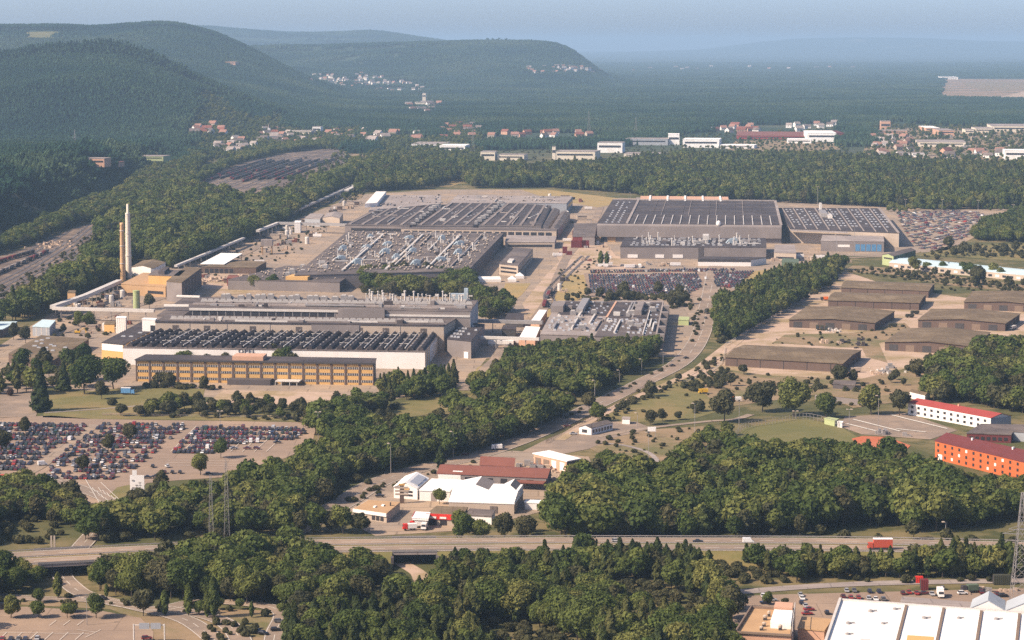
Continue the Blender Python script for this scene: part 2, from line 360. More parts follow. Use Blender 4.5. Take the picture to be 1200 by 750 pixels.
area('sports_court', [(998,514),(1010,511),(1040,512),(1067,522),(1056,533),(1015,535)], 'court_red', .19)
area('barrack_square', [(985,500),(990,488),(1062,484),(1122,504),(1090,515),(1050,512),(1010,509)], 'road_grey', .16)
area('workshop_yard', [(395,606),(425,580),(460,560),(520,540),(600,528),(690,535),(700,560),(640,598),(610,606),(535,622),(440,628)], 'concrete_yard', .13)
area('snack_bar_yard', [(612,529),(640,515),(672,502),(690,494),(745,494),(765,502),(722,512),(690,526),(650,534)], 'road_grey', .15)
area('lower_car_park', [(-60,712),(30,711),(120,716),(165,724),(180,740),(176,800),(-60,800)], 'asphalt', .15)
area('lower_verge', [(-60,704),(60,700),(110,702),(200,712),(330,716),(345,740),(345,800),(180,800),(180,735),(130,714)], 'dirt', .09)
area('right_car_park', [(840,700),(900,697),(1010,694),(1260,688),(1260,800),(860,800)], 'asphalt', .09)
# roads
road('works_road', [(842,290),(836,325),(829,360),(820,395),(798,424),(750,450),(700,474),(648,500),(600,520),(545,538),(490,550),(440,567),(405,588),(372,606),(340,625)], 15, 'road_grey', .26)
road('depot_road', [(985,316),(930,354),(880,388),(845,415),(800,442),(745,466),(690,494),(655,516)], 7, 'pink_yard', .24, False)
road('field_path', [(700,512),(760,502),(830,494),(860,492),(880,486)], 5, 'concrete_yard', .25, False)
road('turning_loop', [(712,520),(735,523),(758,530),(769,539),(768,548)], 3, 'felt_light', .27, False)
road('car_park_aisle', [(112,498),(75,525),(45,548),(15,562)], 7, 'concrete_yard', .27, False)
road('car_park_lane', [(60,560),(100,575),(130,590),(120,612),(96,640),(72,668),(85,688),(108,700),(160,712),(220,728),(262,760)], 9, 'road_grey', .29)
road('lower_lane', [(-60,694),(40,702),(110,704),(180,714),(230,706),(290,708),(330,718),(322,745),(315,790)], 8, 'road_grey', .32)
road('slip_lane', [(180,712),(240,722),(270,735),(285,760),(290,800)], 9, 'road_grey', .36)
road('retail_road', [(842,697),(880,693),(960,687),(1060,683),(1260,680)], 8, 'felt_light', .2, False)
road('retail_lane', [(842,697),(858,715),(868,745),(872,800)], 12, 'road_grey', .23, False)
for px_ in ([(545,458),(572,430),(602,402),(640,356),(664,302),(690,272),(704,243)], [(50,398),(110,376),(150,362),(200,345),(240,322),(330,276),(405,244)], [(660,316),(830,316)], [(905,330),(950,306),(1062,300)], [(690,262),(735,268)], [(560,404),(640,404),(760,414)]): road('yard_lane', px_, 9, 'road_grey', .30, False)
road('office_path', [(52,484),(110,480),(170,475),(215,470)], 2.5, 'felt_light', .22, False)
road('forest_track', [(470,660),(490,672),(500,686),(540,683),(590,680)], 7, 'pink_yard', .21, False)
road('perimeter_path', [(370,492),(300,487),(200,484),(120,486)], 3, 'dirt', .25, False)
def strokes(name, lines, wd=.35, z=.42):
    mb = MB()
    for (x0, y0), (x1, y1) in lines: ribbon(mb, [P(x0, y0), P(x1, y1)], -wd/2, wd/2, z)
    tag(mb.build(name, M['white_line']), kind='structure')
strokes('road_markings', [((8 + 18*i, 742), (-2 + 18*i, 751)) for i in range(6)] + [((-10, 742), (104, 744))] + [((66 + 16*i, 728), (58 + 16*i, 734)) for i in range(3)] + [((90, 739), (112, 742)), ((100, 748), (118, 739))], .22)
strokes('road_markings', [((108 + 5*i, 572 + 4*i), (112 + 5*i, 577 + 4*i)) for i in range(5)] + [((115 + 5*i, 572 + 3*i), (119 + 5*i, 577 + 3*i)) for i in range(5)] + [((118, 566), (150, 596)), ((100, 562), (120, 596)), ((140, 585), (160, 600))], .3)
strokes('road_markings', [((230 + 14*i, 500 + i*.3), (200 + 14*i, 530)) for i in range(9)] + [((195, 540 + 3*i), (280, 541 + 3*i)) for i in range(3)], .25)
strokes('road_markings', [((1000, 492), (1055, 506)), ((992, 497), (1040, 509)), ((1045, 487), (1110, 503)), ((1050, 503), (1085, 507))], 1.6)
area('railway_bed', [(-60,402),(-60,322),(0,300),(45,286),(85,268),(120,258),(135,262),(110,282),(88,300),(40,340),(0,358)], 'rail_bed', .15)
area('sidings_bed', [(225,212),(280,192),(330,180),(395,172),(428,182),(432,196),(380,214),(330,226),(285,238),(262,228)], 'rail_bed', .15)
area('gravel_clearing', [(395,172),(428,170),(440,200),(424,232),(400,240),(412,215),(408,190)], 'dirt', .17)
area('forest_meadow', [(490,214),(530,206),(550,202),(556,209),(530,218),(500,220)], 'yellow_grass', .2)
area('forest_glade', [(545,206),(562,203),(556,214),(540,216)], 'dry_grass', .23)
area('retail_dirt', [(852,176),(862,165),(910,164),(980,168),(985,175),(900,179)], 'dirt', .2)
area('quarry', [(1094,113),(1103,92.5),(1280,93),(1280,116),(1190,115.5),(1128,113)], mat('quarry_earth', (.33,.21,.12), (.20,.135,.085), .012, c3=(.12,.115,.07), s3=.004), .5)
area('quarry_floor', [(1128,98),(1150,95.5),(1230,96),(1230,103),(1175,107),(1140,104)], 'dirt', .9)
area('quarry_ramp', [(1172,114),(1200,107),(1240,104),(1240,112),(1195,115)], 'pink_yard', .9)
area('industrial_park', [(1008,188),(1016,165),(1030,150),(1120,149),(1280,150),(1280,190)], 'dirt', .2)
MEADOW = [PT(18,37), PT(76,37.5), PT(73,46), PT(28,45)]
gv, gf = [], []
for i in range(13):
    for k in range(13):
        u, v = i / 12, k / 12; q = (MEADOW[3] * (1-u) + MEADOW[2] * u) * (1-v) + (MEADOW[0] * (1-u) + MEADOW[1] * u) * v; gv.append((q.x, q.y, float(hz(q.x, q.y)) + 4))
for i in range(12):
    for k in range(12): gf.append((i*13+k, (i+1)*13+k, (i+1)*13+k+1, i*13+k+1))
me = bpy.data.meshes.new('hill_meadow'); me.from_pydata(gv, [], gf); me.materials.append(M['green_grass']); mo = bpy.data.objects.new('hill_meadow', me); COL.objects.link(mo); tag(mo, kind='structure')
def tracks(pxs, offs, name, label, group):
    base = smooth([P(x, y) for x, y in pxs], 8)
    for d in offs:
        mb = MB()
        ribbon(mb, base, d - 1.5, d + 1.5, .30, 1)
        for s in (-.72, .72): ribbon(mb, base, d + s - .22, d + s + .22, .42, 0)
        o = mb.build('railway_track', [M['rail_steel'], M['metal_dark']]); tag(o, kind='structure')
tracks([(-60,388),(0,345),(60,312),(100,285),(128,262),(165,240)], (-20, -13, -6, 1, 8, 15, 22), 't', 'l', 'g')
tracks([(-60,346),(0,321),(61,294),(95,272)], (0,), 't', 'l', 'g')
tracks([(-60,330),(0,308),(38,297),(80,272)], (0, 9), 't', 'l', 'g')
tracks([(255,222),(282,212),(305,204),(330,195),(362,184.5),(405,173)], [-62,-53,-36,-27,-10,-1,16,25,42,51,62], 't', 'l', 'g')
tracks([(300,272),(345,250),(400,222),(430,200)], (-8, 4, 14), 't', 'l', 'g')
tracks([(398,238),(412,216),(410,196),(400,176)], (-9, 0, 9, 16), 't', 'l', 'g')
tracks([(655,362),(648,345),(664,325),(690,300)], (0, 7), 't', 'l', 'g')
# ------------------------------------------------------------------ dual carriageway on its embankment, two bridges
MZ = 6.0
mw = smooth([P(x, y, MZ) for x, y in ((-620,705),(-260,675),(-80,662),(7,655.5),(100,650.5),(183,646.5),(300,641.5),(400,639.5),(600,637.5),(800,637.5),(1000,638.5),(1200,643),(1420,650),(1800,664))], 24)
def on_bridge(p):
    x = pix(p.x, p.y, MZ)[0]; return 44 < x < 104 or 462 < x < 508
mb = MB()
for d0, d1 in ((-13.5, -1.2), (1.2, 13.5)): ribbon(mb, mw, d0, d1, MZ + .02)
o = mb.build('motorway', M['motorway_grey']); tag(o, kind='structure')
mb = MB(); ribbon(mb, mw, -1.2, 1.2, MZ + .03); tag(mb.build('motorway_median', M['dry_grass']), kind='structure')
mb = MB()
for d in (-13, -7.2, -2, 2, 7.2, 13): ribbon(mb, mw, d - .2, d + .2, MZ + .07, dash=None if abs(d) in (2, 13) else 6)
tag(mb.build('road_markings', M['white_line']), kind='structure')
mb = MB(); L0, L1, R0, R1 = offset_line(mw, 13.8), offset_line(mw, 24), offset_line(mw, -13.8), offset_line(mw, -24)
for i in range(len(mw) - 1):
    if on_bridge(mw[i]) or on_bridge(mw[i+1]): continue
    for a, b in ((L1, L0), (R0, R1)):
        za, zb = (0, MZ) if a is L1 else (MZ, 0)
        mb.poly([(a[i].x, a[i].y, za), (a[i+1].x, a[i+1].y, za), (b[i+1].x, b[i+1].y, zb), (b[i].x, b[i].y, zb)])
tag(mb.build('embankment', M['dry_grass']), kind='structure')
k = 0
for x0, x1, lab in ((44, 104, 'wide dark concrete underpass carrying the dual carriageway over the car park lane'), (462, 508, 'dark concrete underpass of the dual carriageway below the petrol station')):
    seg = [p for p in mw if x0 - 4 < pix(p.x, p.y, MZ)[0] < x1 + 4]
    a = seg[len(seg)//2]; t = thing('road_bridge', lab, 'bridge', (a.x, a.y, 0))
    d = MB(); A, B = offset_line(seg, 14), offset_line(seg, -14)
    for i in range(len(seg) - 1):
        d.hexa([(B[i].x,B[i].y,MZ-1.3),(B[i+1].x,B[i+1].y,MZ-1.3),(A[i+1].x,A[i+1].y,MZ-1.3),(A[i].x,A[i].y,MZ-1.3)], [(B[i].x,B[i].y,MZ-.02),(B[i+1].x,B[i+1].y,MZ-.02),(A[i+1].x,A[i+1].y,MZ-.02),(A[i].x,A[i].y,MZ-.02)])
    d.build('deck', M['felt_light'], t)
    for j in (0, -1):
        s = MB(); dr = (seg[1] - seg[0]).normalized(); nn = Vector((-dr.y, dr.x, 0)); c = seg[j]
        q = [c - dr*.6 - nn*20, c + dr*.6 - nn*20, c + dr*.6 + nn*20, c - dr*.6 + nn*20]; s.prism(q, 0, MZ - 1.32); s.build('abutment', M['wall_dark'], t)
    for sd in (14.2, -14.2):
        r = MB(); C = offset_line(seg, sd)
        for i in range(len(C) - 1): r.poly([(C[i].x,C[i].y,MZ),(C[i+1].x,C[i+1].y,MZ),(C[i+1].x,C[i+1].y,MZ+1),(C[i].x,C[i].y,MZ+1)])
        r.build('parapet', M['metal_grey'], t)
for sd, lab in ((13.9, 'steel crash barrier along the far edge of the dual carriageway'), (-13.9, 'steel crash barrier along the near edge of the dual carriageway'), (0, 'steel crash barrier down the middle of the dual carriageway')):
    r = MB(); C = offset_line(mw, sd)
    for i in range(len(C) - 1):
        a, b = C[i], C[i+1]; dr = (b - a).normalized(); nn = Vector((-dr.y, dr.x, 0)) * .06
        r.hexa([(*(a-nn).xy,MZ+.5),(*(b-nn).xy,MZ+.5),(*(b+nn).xy,MZ+.5),(*(a+nn).xy,MZ+.5)], [(*(a-nn).xy,MZ+.85),(*(b-nn).xy,MZ+.85),(*(b+nn).xy,MZ+.85),(*(a+nn).xy,MZ+.85)])
        r.box(a.x, a.y, MZ, .12, .12, .8)
    tag(r.build('crash_barrier', M['metal_grey']), lab, 'crash barrier')
# ------------------------------------------------------------------ buildings
class Bld:
    """a building whose flat roof corners FL FR BR BL are the pixels given, at height h above ground z0"""
    def __init__(s, name, label, quad, h, wall='wall_grey', roof='felt_grey', ridge=0.0, along='u', over=.35, thick=.5, cat='building', group=None, z0=0.0, g=None, walls=True):
        s.q = [P(x, y, h + z0) for x, y in quad] if g is None else g; s.h = h + z0; s.z0 = z0
        c = sum(s.q, Vector()) / 4
        s.root = thing(name, label, cat, (c.x, c.y, z0), group)
        FL, FR, BR, BL = s.q; m = MB(); zt = s.h
        def at(p, z): return (p.x, p.y, z)
        if walls:
            for a, b in ((FL, FR), (FR, BR), (BR, BL), (BL, FL)): m.poly([at(a, z0), at(b, z0), at(b, zt), at(a, zt)])
        r = MB()
        if ridge:
            if along == 'u': e = ((FL, BL), (FR, BR))
            else: e = ((FL, FR), (BL, BR))
            R = [at((a + b) / 2, zt + ridge) for a, b in e]
            if walls:
                for (a, b), p in zip(e, R): m.poly([at(a, zt), at(b, zt), p])
            cc = c.copy()
            def out(p, z, k=over):
                v = Vector((p[0] - cc.x, p[1] - cc.y, 0)); L = v.length; v = v * ((L + k) / L) if L > 0 else v; return Vector((cc.x + v.x, cc.y + v.y, z))
            E = [out(at(p, 0), zt - .06) for p in s.q]; RR = [out(p, zt + ridge) for p in R]
            faces = ((E[0], E[1], RR[1], RR[0]), (E[2], E[3], RR[0], RR[1])) if along == 'u' else ((E[1], E[2], RR[1], RR[0]), (E[3], E[0], RR[0], RR[1]))
            up = Vector((0, 0, .28))
            for f in faces: r.hexa([p + up * .1 for p in f], [p + up for p in f])
        else:
            E = []
            for i in range(4):
                v = Vector((s.q[i].x - c.x, s.q[i].y - c.y, 0)); v = v * ((v.length + over) / v.length); E.append((c.x + v.x, c.y + v.y))
            r.prism(E, zt + .01, zt + thick)
        s.top = zt + (0 if ridge else thick)
        if walls: s.walls = m.build('wall', M[wall], s.root)
        s.roof = r.build('roof', M[roof], s.root)
    def at(s, u, v, z=None):
        FL, FR, BR, BL = s.q; p = (FL * (1-u) + FR * u) * (1-v) + (BL * (1-u) + BR * u) * v
        return Vector((p.x, p.y, s.top if z is None else z))
    def rbox(s, mb, u0, u1, v0, v1, z0, z1, mi=0, mt=None):
        z0 += s.top; z1 += s.top
        mb.hexa([s.at(u0,v0,z0), s.at(u1,v0,z0), s.at(u1,v1,z0), s.at(u0,v1,z0)], [s.at(u0,v0,z1), s.at(u1,v0,z1), s.at(u1,v1,z1), s.at(u0,v1,z1)], mi, mt); return mb
    def side(s, sd):
        FL, FR, BR, BL = s.q; return {'F': (FL, FR), 'R': (FR, BR), 'B': (BR, BL), 'L': (BL, FL)}[sd]
    def panel(s, mb, sd, u0, u1, z0, z1, th=.12, mi=0, off=-.05):
        a, b = s.side(sd); d = b - a; d.z = 0; nn = Vector((d.y, -d.x, 0)).normalized()
        p, q = a + d * u0, a + d * u1; A, B = p + nn * off, q + nn * off; C, D = p + nn * th, q + nn * th; z0 += s.z0; z1 += s.z0
        mb.hexa([(C.x,C.y,z0),(D.x,D.y,z0),(B.x,B.y,z0),(A.x,A.y,z0)], [(C.x,C.y,z1),(D.x,D.y,z1),(B.x,B.y,z1),(A.x,A.y,z1)], mi); return mb
    def part(s, name, mb, m, label=None, kind=None):
        o = mb.build(name, [M[x] for x in m] if isinstance(m, (list, tuple)) else M[m], s.root)
        if label: o['label'] = label
        if kind: o['kind'] = kind
        return o
    def pan(s, name, m, sd, u0, u1, z0, z1, th=.12): return s.part(name, s.panel(MB(), sd, u0, u1, z0, z1, th), m)
    def rb(s, name, m, *a): return s.part(name, s.rbox(MB(), *a), m)
    def size(s): return (s.q[1] - s.q[0]).length, (s.q[3] - s.q[0]).length
    def copies(s, name, mesh, spots, rz=0, rnd=0.0, most=100):
        """small roof fittings: parts that share a mesh, beyond 100 one stuff part"""
        spots = sorted(spots, key=lambda p: p[1])
        for u, v in spots[:most]:
            o = bpy.data.objects.new(name, mesh); COL.objects.link(o); o.parent = s.root; o.location = s.at(u, v) - s.root.location
            k = 1 + rnd * (random.random() - .5); o.scale = (k, k, 1 + rnd * (random.random() - .5)); o.rotation_euler.z = rz
        rest = spots[most:]
        if rest:
            vv, ff, mm, n0 = [], [], [], len(mesh.vertices); base = np.array([v.co[:] for v in mesh.vertices]); pol = [tuple(p.vertices) for p in mesh.polygons]; pm = [p.material_index for p in mesh.polygons]
            for i, (u, v) in enumerate(rest):
                k = 1 + rnd * (random.random() - .5); p = s.at(u, v) - s.root.location; b = base * (k, k, k) + np.array(p[:])
                vv += b.tolist(); ff += [tuple(a + i * n0 for a in q) for q in pol]; mm += pm
            me = bpy.data.meshes.new(name + '_rows'); me.from_pydata(vv, [], ff); [me.materials.append(x) for x in mesh.materials]; me.polygons.foreach_set('material_index', mm)
            o = bpy.data.objects.new(name + '_rows', me); COL.objects.link(o); o.parent = s.root; o['kind'] = 'stuff'
def small(name, f, mats):
    mb = MB(); f(mb); return mb.mesh(name, [M[x] for x in mats])
def ducts(B, n, m=('metal_grey', 'metal_pale', 'felt_light'), u0=.05, u1=.95, v0=.05, v1=.95):
    for i in range(n):
        u, v = random.uniform(u0, u1), random.uniform(v0, v1); L = random.uniform(.05, .22); mb = MB(); wu, wv = 1.2 / B.size()[0], 1.2 / B.size()[1]; z = random.uniform(.2, .8)
        if random.random() < .5: B.rbox(mb, u, min(u + L, u1), v, v + wv, z, z + 1.1); B.rbox(mb, u, u + wu, v + wv, min(v1, v + wv + L * .6), z, z + 1.1)
        else: B.rbox(mb, u, u + wu, v, min(v + L * 1.6, v1), z, z + 1.1)
        B.part('duct', mb, random.choice(m))
    for i in range(n): u, v = random.uniform(u0, u1), random.uniform(v0, v1); a_, b_ = random.uniform(2, 7) / B.size()[0], random.uniform(2, 8) / B.size()[1]; B.rb('plant_box', random.choice(('metal_grey', 'felt_dark', 'metal_pale', 'wall_grey')), u, min(u + a_, .99), v, min(v + b_, .99), 0, random.uniform(.8, 3.2))
VENT = small('roof_vent', lambda m: (m.box(0,0,0,1.3,1.3,.9,0,0), m.lathe(0,0,[(.75,.9),(.9,1.5),(.3,1.9)],8,1)), ['metal_dark', 'wall_beige'])
SKY = small('skylight', lambda m: m.hexa([(-1.6,-1.2,-.05),(1.6,-1.2,-.05),(1.6,1.2,-.05),(-1.6,1.2,-.05)], [(-1.3,-.9,.75),(1.3,-.9,.75),(1.3,.9,.75),(-1.3,.9,.75)]), ['glass_pale'])
SKYS = small('skylight', lambda m: m.hexa([(-1.1,-3.2,-.05),(1.1,-3.2,-.05),(1.1,3.2,-.05),(-1.1,3.2,-.05)], [(-.8,-2.8,.7),(.8,-2.8,.7),(.8,2.8,.7),(-.8,2.8,.7)]), ['glass_pale'])
STACK = small('vent_stack', lambda m: (m.lathe(0,0,[(.55,0),(.5,5.2),(.8,5.3),(.8,5.9),(.2,6.1)],8,0), m.box(1.5,.3,0,1.8,1.5,2.2,0,0)), ['metal_pale'])
UNIT = small('air_unit', lambda m: (m.box(0,0,0,5,3.6,3.0,0,0), m.box(0,0,3.0,3.2,2.4,.6,0,1), m.tube((2.5,0,1.5),(5.5,0,.2),.7,.7,8,0)), ['metal_grey', 'metal_pale'])
UNITB = small('air_unit', lambda m: (m.box(0,0,0,6,4.6,4.2,.1,0), m.tube((-3,0,3),(-5.5,0,.1),.9,.9,8,0), m.box(0,0,4.2,3,3,.7,.1,0)), ['metal_blue'])
VSHED = small('shed_dormer', lambda m: (m.poly([(-3,0,0),(3,0,0),(1.6,-.2,2.6),(-1.6,-.2,2.6)],1), m.poly([(-3,0,0),(-1.6,-.2,2.6),(-1.6,5,.8),(-3,6,0)],0), m.poly([(3,0,0),(3,6,0),(1.6,5,.8),(1.6,-.2,2.6)],0), m.poly([(-1.6,-.2,2.6),(1.6,-.2,2.6),(1.6,5,.8),(-1.6,5,.8)],0)), ['felt_dark', 'metal_pale'])
def grid(nu, nv, u0=.05, u1=.95, v0=.08, v1=.92, j=.0, keep=1.0):
    return [(u0 + (u1-u0) * (i + .5 + j*(random.random()-.5)) / nu, v0 + (v1-v0) * (k + .5 + j*(random.random()-.5)) / nv) for i in range(nu) for k in range(nv) if random.random() < keep]

# ---- yellow office block with rows of windows
B = Bld('office_block', 'long yellow three-storey office block with dark piers and a pinkish rooftop box', [(159,422),(438,426.5),(440,420.5),(172,416)], 14, 'wall_orange', 'felt_dark', over=.8)
NB = 17
for i in range(NB + 1):
    u = i / NB; B.pan('pier', 'wall_brown', 'F', max(0, u-.0045), min(1, u+.0045), 0, 13.9, .4)
for i in range(NB):
    u0, u1 = (i + .14) / NB, (i + .90) / NB
    for z in (1.7, 6.1, 10.2):
        mb = B.panel(MB(), 'F', u0, u1, z, z + 1.6, .10, 0)
        for k_ in range(7): uu = u0 + (u1-u0) * k_ / 6; B.panel(mb, 'F', uu - .0009, uu + .0009, z, z + 1.6, .2, 1)
        B.part('window', mb, ['glass_dark', 'metal_pale'])
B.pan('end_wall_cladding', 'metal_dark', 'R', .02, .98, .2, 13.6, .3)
B.rb('penthouse', 'wall_pink', .405, .535, .12, .75, 0, 2.7)
B.rb('roof_edge', 'metal_dark', 0, 1, -.04, 0, -.9, .2)
for a, b_ in ((.40, .58),): 
    mb = MB(); B.panel(mb, 'F', a, b_, 0, 3.6, 9); B.part('entrance_annex', mb, 'wall_dark')
    mb = MB(); B.panel(mb, 'F', .60, .70, 2.6, 3.1, 9); B.part('entrance_canopy', mb, 'metal_pale')
    for u in (.605, .63, .665, .695):
        mb = MB(); p = B.at(u, 0, 0); mb.tube((p.x-1.7, p.y-8.5, 0), (p.x-1.7, p.y-8.5, 2.6), .25); B.part('canopy_post', mb, 'metal_pale')
# ---- front workshop with ridged roof lights and a white facade
W = Bld('sawtooth_workshop', 'low white-fronted workshop with rows of dark ridged roof lights behind the yellow office block', [(144,408),(498,413),(514,392),(186,388)], 11.5, 'wall_white', 'felt_grey', thick=.4)
NM = 30
for i in range(NM):
    u0, u1 = (i + .22) / NM, (i + .80) / NM; um = u0 + (u1-u0) * .5; z = W.top; mb = MB()
    a, b_, c, d = W.at(u0,.05,z), W.at(u1,.05,z), W.at(u1,.95,z), W.at(u0,.95,z); r0, r1 = W.at(um,.05,z+2.7), W.at(um,.95,z+2.7)
    e0, e1, f0, f1 = W.at(u0+.002,.05,z+1.6), W.at(u1-.002,.05,z+1.6), W.at(u0+.002,.95,z+1.6), W.at(u1-.002,.95,z+1.6)
    mb.poly([a,b_,e1,r0,e0]); mb.poly([d,f0,r1,f1,c]); mb.poly([a,e0,f0,d]); mb.poly([b_,c,f1,e1]); mb.poly([e0,r0,r1,f0]); mb.poly([e1,f1,r1,r0])
    for t in np.linspace(.1, .9, 7):
        p = W.at(um, t, z + 2.3); mb.lathe(p.x, p.y, [(.55, p.z), (.6, p.z + .8), (.2, p.z + 1.0)], 7, 1)
    W.part('roof_light', mb, ['felt_dark', 'metal_grey'])
for i in range(4, NM, 2):
    if i % 5 == 0: continue
    mb = MB(); u = (i + .02) / NM; mb.tube(W.at(u,.02,W.top+2.2), W.at(u,.97,W.top+2.2), .42)
    for t in (.25, .5, .75): mb.tube(W.at(u,t,W.top+2.2), W.at(u-.032,t,W.top+2.2), .2)
    W.part('roof_pipe', mb, 'metal_pale')
for k_ in range(3): W.pan('stripe', 'wall_orange', 'R', .02 + .12 * k_, .08 + .12 * k_, .2, 11.2, .1)
fc = bpy.data.curves.new('lettering', 'FONT'); fc.body = 'OPEL'; fc.size = 4.4; fc.extrude = .15; fc.space_character = 1.25; fc.materials.append(M['wall_dark'])
a, b_ = W.side('F'); d = (b_ - a); ang = math.atan2(d.y, d.x); p = a + d * .385; nn = Vector((d.y, -d.x, 0)).normalized()
ft = bpy.data.objects.new('lettering_curve', fc); COL.objects.link(ft); bpy.context.view_layer.update()
fm = bpy.data.meshes.new_from_object(ft.evaluated_get(bpy.context.evaluated_depsgraph_get())); bpy.data.objects.remove(ft)
fo = bpy.data.objects.new('lettering', fm); COL.objects.link(fo); fo.parent = W.root; fo.location = (p.x + nn.x*.3 - W.root.location.x, p.y + nn.y*.3 - W.root.location.y, 9.25); fo.rotation_euler = (math.pi/2, 0, ang)
# left wing of the workshop
Wl = Bld('workshop_wing', 'dark-roofed workshop wing with a white and orange end left of the ridged roof lights', [(119,402),(144.5,404.5),(196,380),(167,377)], 11, 'wall_orange', 'felt_dark')
Wl.pan('white_cladding', 'wall_white', 'F', .02, .98, 6.2, 10.9, .15)
for k_ in range(4): Wl.pan('striped_panel', 'wall_white' if k_ % 2 else 'metal_dark', 'R', .004 + .012*k_, .012 + .012*k_, .1, 10.8, .25)
Wl.copies('skylight', SKY, [(.4,.3),(.7,.32),(.75,.5),(.8,.62)])
# stair cube
B = Bld('stair_tower', 'white cube stair tower with a dark doorway beside the beige upper wall', [(166.5,374.5),(182,375),(184,373.5),(169,373)], 20, 'wall_white', 'roof_white')
B.pan('doorway', 'glass_dark', 'F', .62, .98, 11.6, 16, .1)
# ---- stepped assembly hall, three tiers
T1 = Bld('assembly_hall', 'beige-walled lower tier of the stepped assembly hall right behind the ridged roof lights', [(182,378),(520,382.5),(534,374),(194,370)], 18.5, 'wall_beige', 'felt_grey')
for u in (.06, .17, .33, .49, .59, .70, .79, .92): T1.pan('louvre', 'felt_grey', 'F', u, u + .022, 12.4, 16.8, .12)
for u in (0.12, .25, .4, .58, .66, .85): T1.pan('downpipe', 'metal_grey', 'F', u, u + .0012, 11.5, 18.4, .25)
T1.pan('grey_bay', 'wall_grey', 'F', .545, .71, 11.8, 18.6, .6); T1.rb('roof_edge', 'felt_dark', 0, 1, -.01, .10, -.3, .5)
ducts(T1, 10, v0=.1, v1=.3); T1.copies('shed_dormer', VSHED, [(.05 + .92 * i / 40, .42) for i in range(41)])
T2 = Bld('assembly_hall', 'middle tier of the stepped assembly hall with a dark glazed band and pale roof edge', [(222,361),(551,365.5),(560,352),(236,349)], 24, 'wall_grey', 'felt_grey')
T2.pan('glazing', 'glass_dark', 'F', .0, .52, 17.8, 22.2, .12); T2.pan('fascia', 'metal_pale', 'F', 0, .56, 22.4, 24.2, .8)
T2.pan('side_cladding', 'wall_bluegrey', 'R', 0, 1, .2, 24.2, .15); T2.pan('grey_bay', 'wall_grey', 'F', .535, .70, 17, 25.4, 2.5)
T2.pan('lower_fascia', 'metal_pale', 'F', .70, 1, 20, 21.5, .5)
for i in range(18): T2.pan('mullion', 'metal_grey', 'F', .01 + .03*i, .0122 + .03*i, 17.8, 22.3, .2)
T2.rb('roof_ridge', 'felt_light', 0, 1, .24, .30, 0, 1.2)
ducts(T2, 14, v0=.03, v1=.5); T2.copies('shed_dormer', VSHED, [(.03 + .95 * i / 42, .55) for i in range(43)])
T2.copies('vent_stack', STACK, [(.60 + .38 * i / 26 + random.uniform(-.004,.004), .80 + random.uniform(-.08, .12)) for i in range(26)], rnd=.8)
T2.copies('air_unit', UNIT, [(.08 + .5 * i / 16 + random.uniform(-.01,.01), .86) for i in range(16)], rnd=.5)
for i in range(13): T2.rb('pipe_bridge', 'metal_pale', .61 + .03*i, .612 + .03*i + .012, .88, .885, 2.6 + random.random()*2, 3.2 + random.random()*2.6)
T2.rb('blue_tank', 'metal_blue', .905, .952, .93, 1.0, 0, 5); T2.rb('blue_tank', 'metal_blue', .952, .966, .93, 1.0, 0, 9)
B = Bld('pipe_loft', 'low grey roof with fat ducts between the power house and the stepped hall', [(184,370),(214,371),(240,352),(214,350)], 14, 'wall_grey', 'felt_grey')
B.part('duct', MB().tube(B.at(.02,.25,18), B.at(.98,.3,18), 1.5, n=10), 'metal_pale'); B.part('duct', MB().tube(B.at(.02,.75,19), B.at(.98,.8,19), 1.3, n=10), 'metal_pale')
# dark hall at the right end
B = Bld('paint_hall', 'grey hall with a black roof and white skylights at the right end of the workshops', [(524,397.5),(552,400.5),(568,380.5),(541,378)], 12, 'wall_grey', 'felt_dark')
B.copies('skylight', SKYS, [(.12 + .14*a, .12 + .17*b_) for a in range(3) for b_ in range(5)] + [(.7,.35),(.85,.6),(.6,.8)]); B.pan('door', 'wall_white', 'F', .72, .9, 0, 4.5, .5)
# ---- big press shop roofs with hundreds of vents
B = Bld('press_shop', 'huge grey roof crowded with small white vents and blue air units mid plant', [(345,323),(548,318),(590,274),(408,271)], 13, 'wall_grey', 'felt_grey')
B.copies('roof_vent', VENT, grid(38, 30, .03, .985, .03, .97, .7, .5), rnd=.9)
B.copies('air_unit', UNITB, [(.36,.62),(.45,.8),(.56,.45),(.40,.42),(.5,.3),(.8,.65),(.85,.4),(.78,.25),(.3,.2),(.12,.5),(.2,.8),(.66,.15),(.17,.3),(.25,.55),(.66,.78)], rz=.2, rnd=.5)
B.copies('vent_stack', STACK, grid(9, 5, .05, .95, .1, .9, .9, .8), rnd=.7)
for v in (.33, .66): B.rb('roof_walkway', 'felt_light', .02, .98, v, v + .006, 0, .5)
for u in (.25, .5, .74): B.rb('duct', 'metal_pale', u, u + .012, .05, .9, .2, 1.6)
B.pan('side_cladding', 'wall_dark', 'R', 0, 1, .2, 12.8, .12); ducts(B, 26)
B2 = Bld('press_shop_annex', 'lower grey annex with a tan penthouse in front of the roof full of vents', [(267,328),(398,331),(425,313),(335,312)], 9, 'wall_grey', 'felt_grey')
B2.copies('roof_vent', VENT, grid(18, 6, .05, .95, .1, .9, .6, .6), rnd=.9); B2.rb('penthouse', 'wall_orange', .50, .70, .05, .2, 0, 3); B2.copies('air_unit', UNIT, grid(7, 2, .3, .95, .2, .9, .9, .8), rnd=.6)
B2.pan('side_cladding', 'wall_dark', 'R', 0, 1, .2, 8.8, .12)
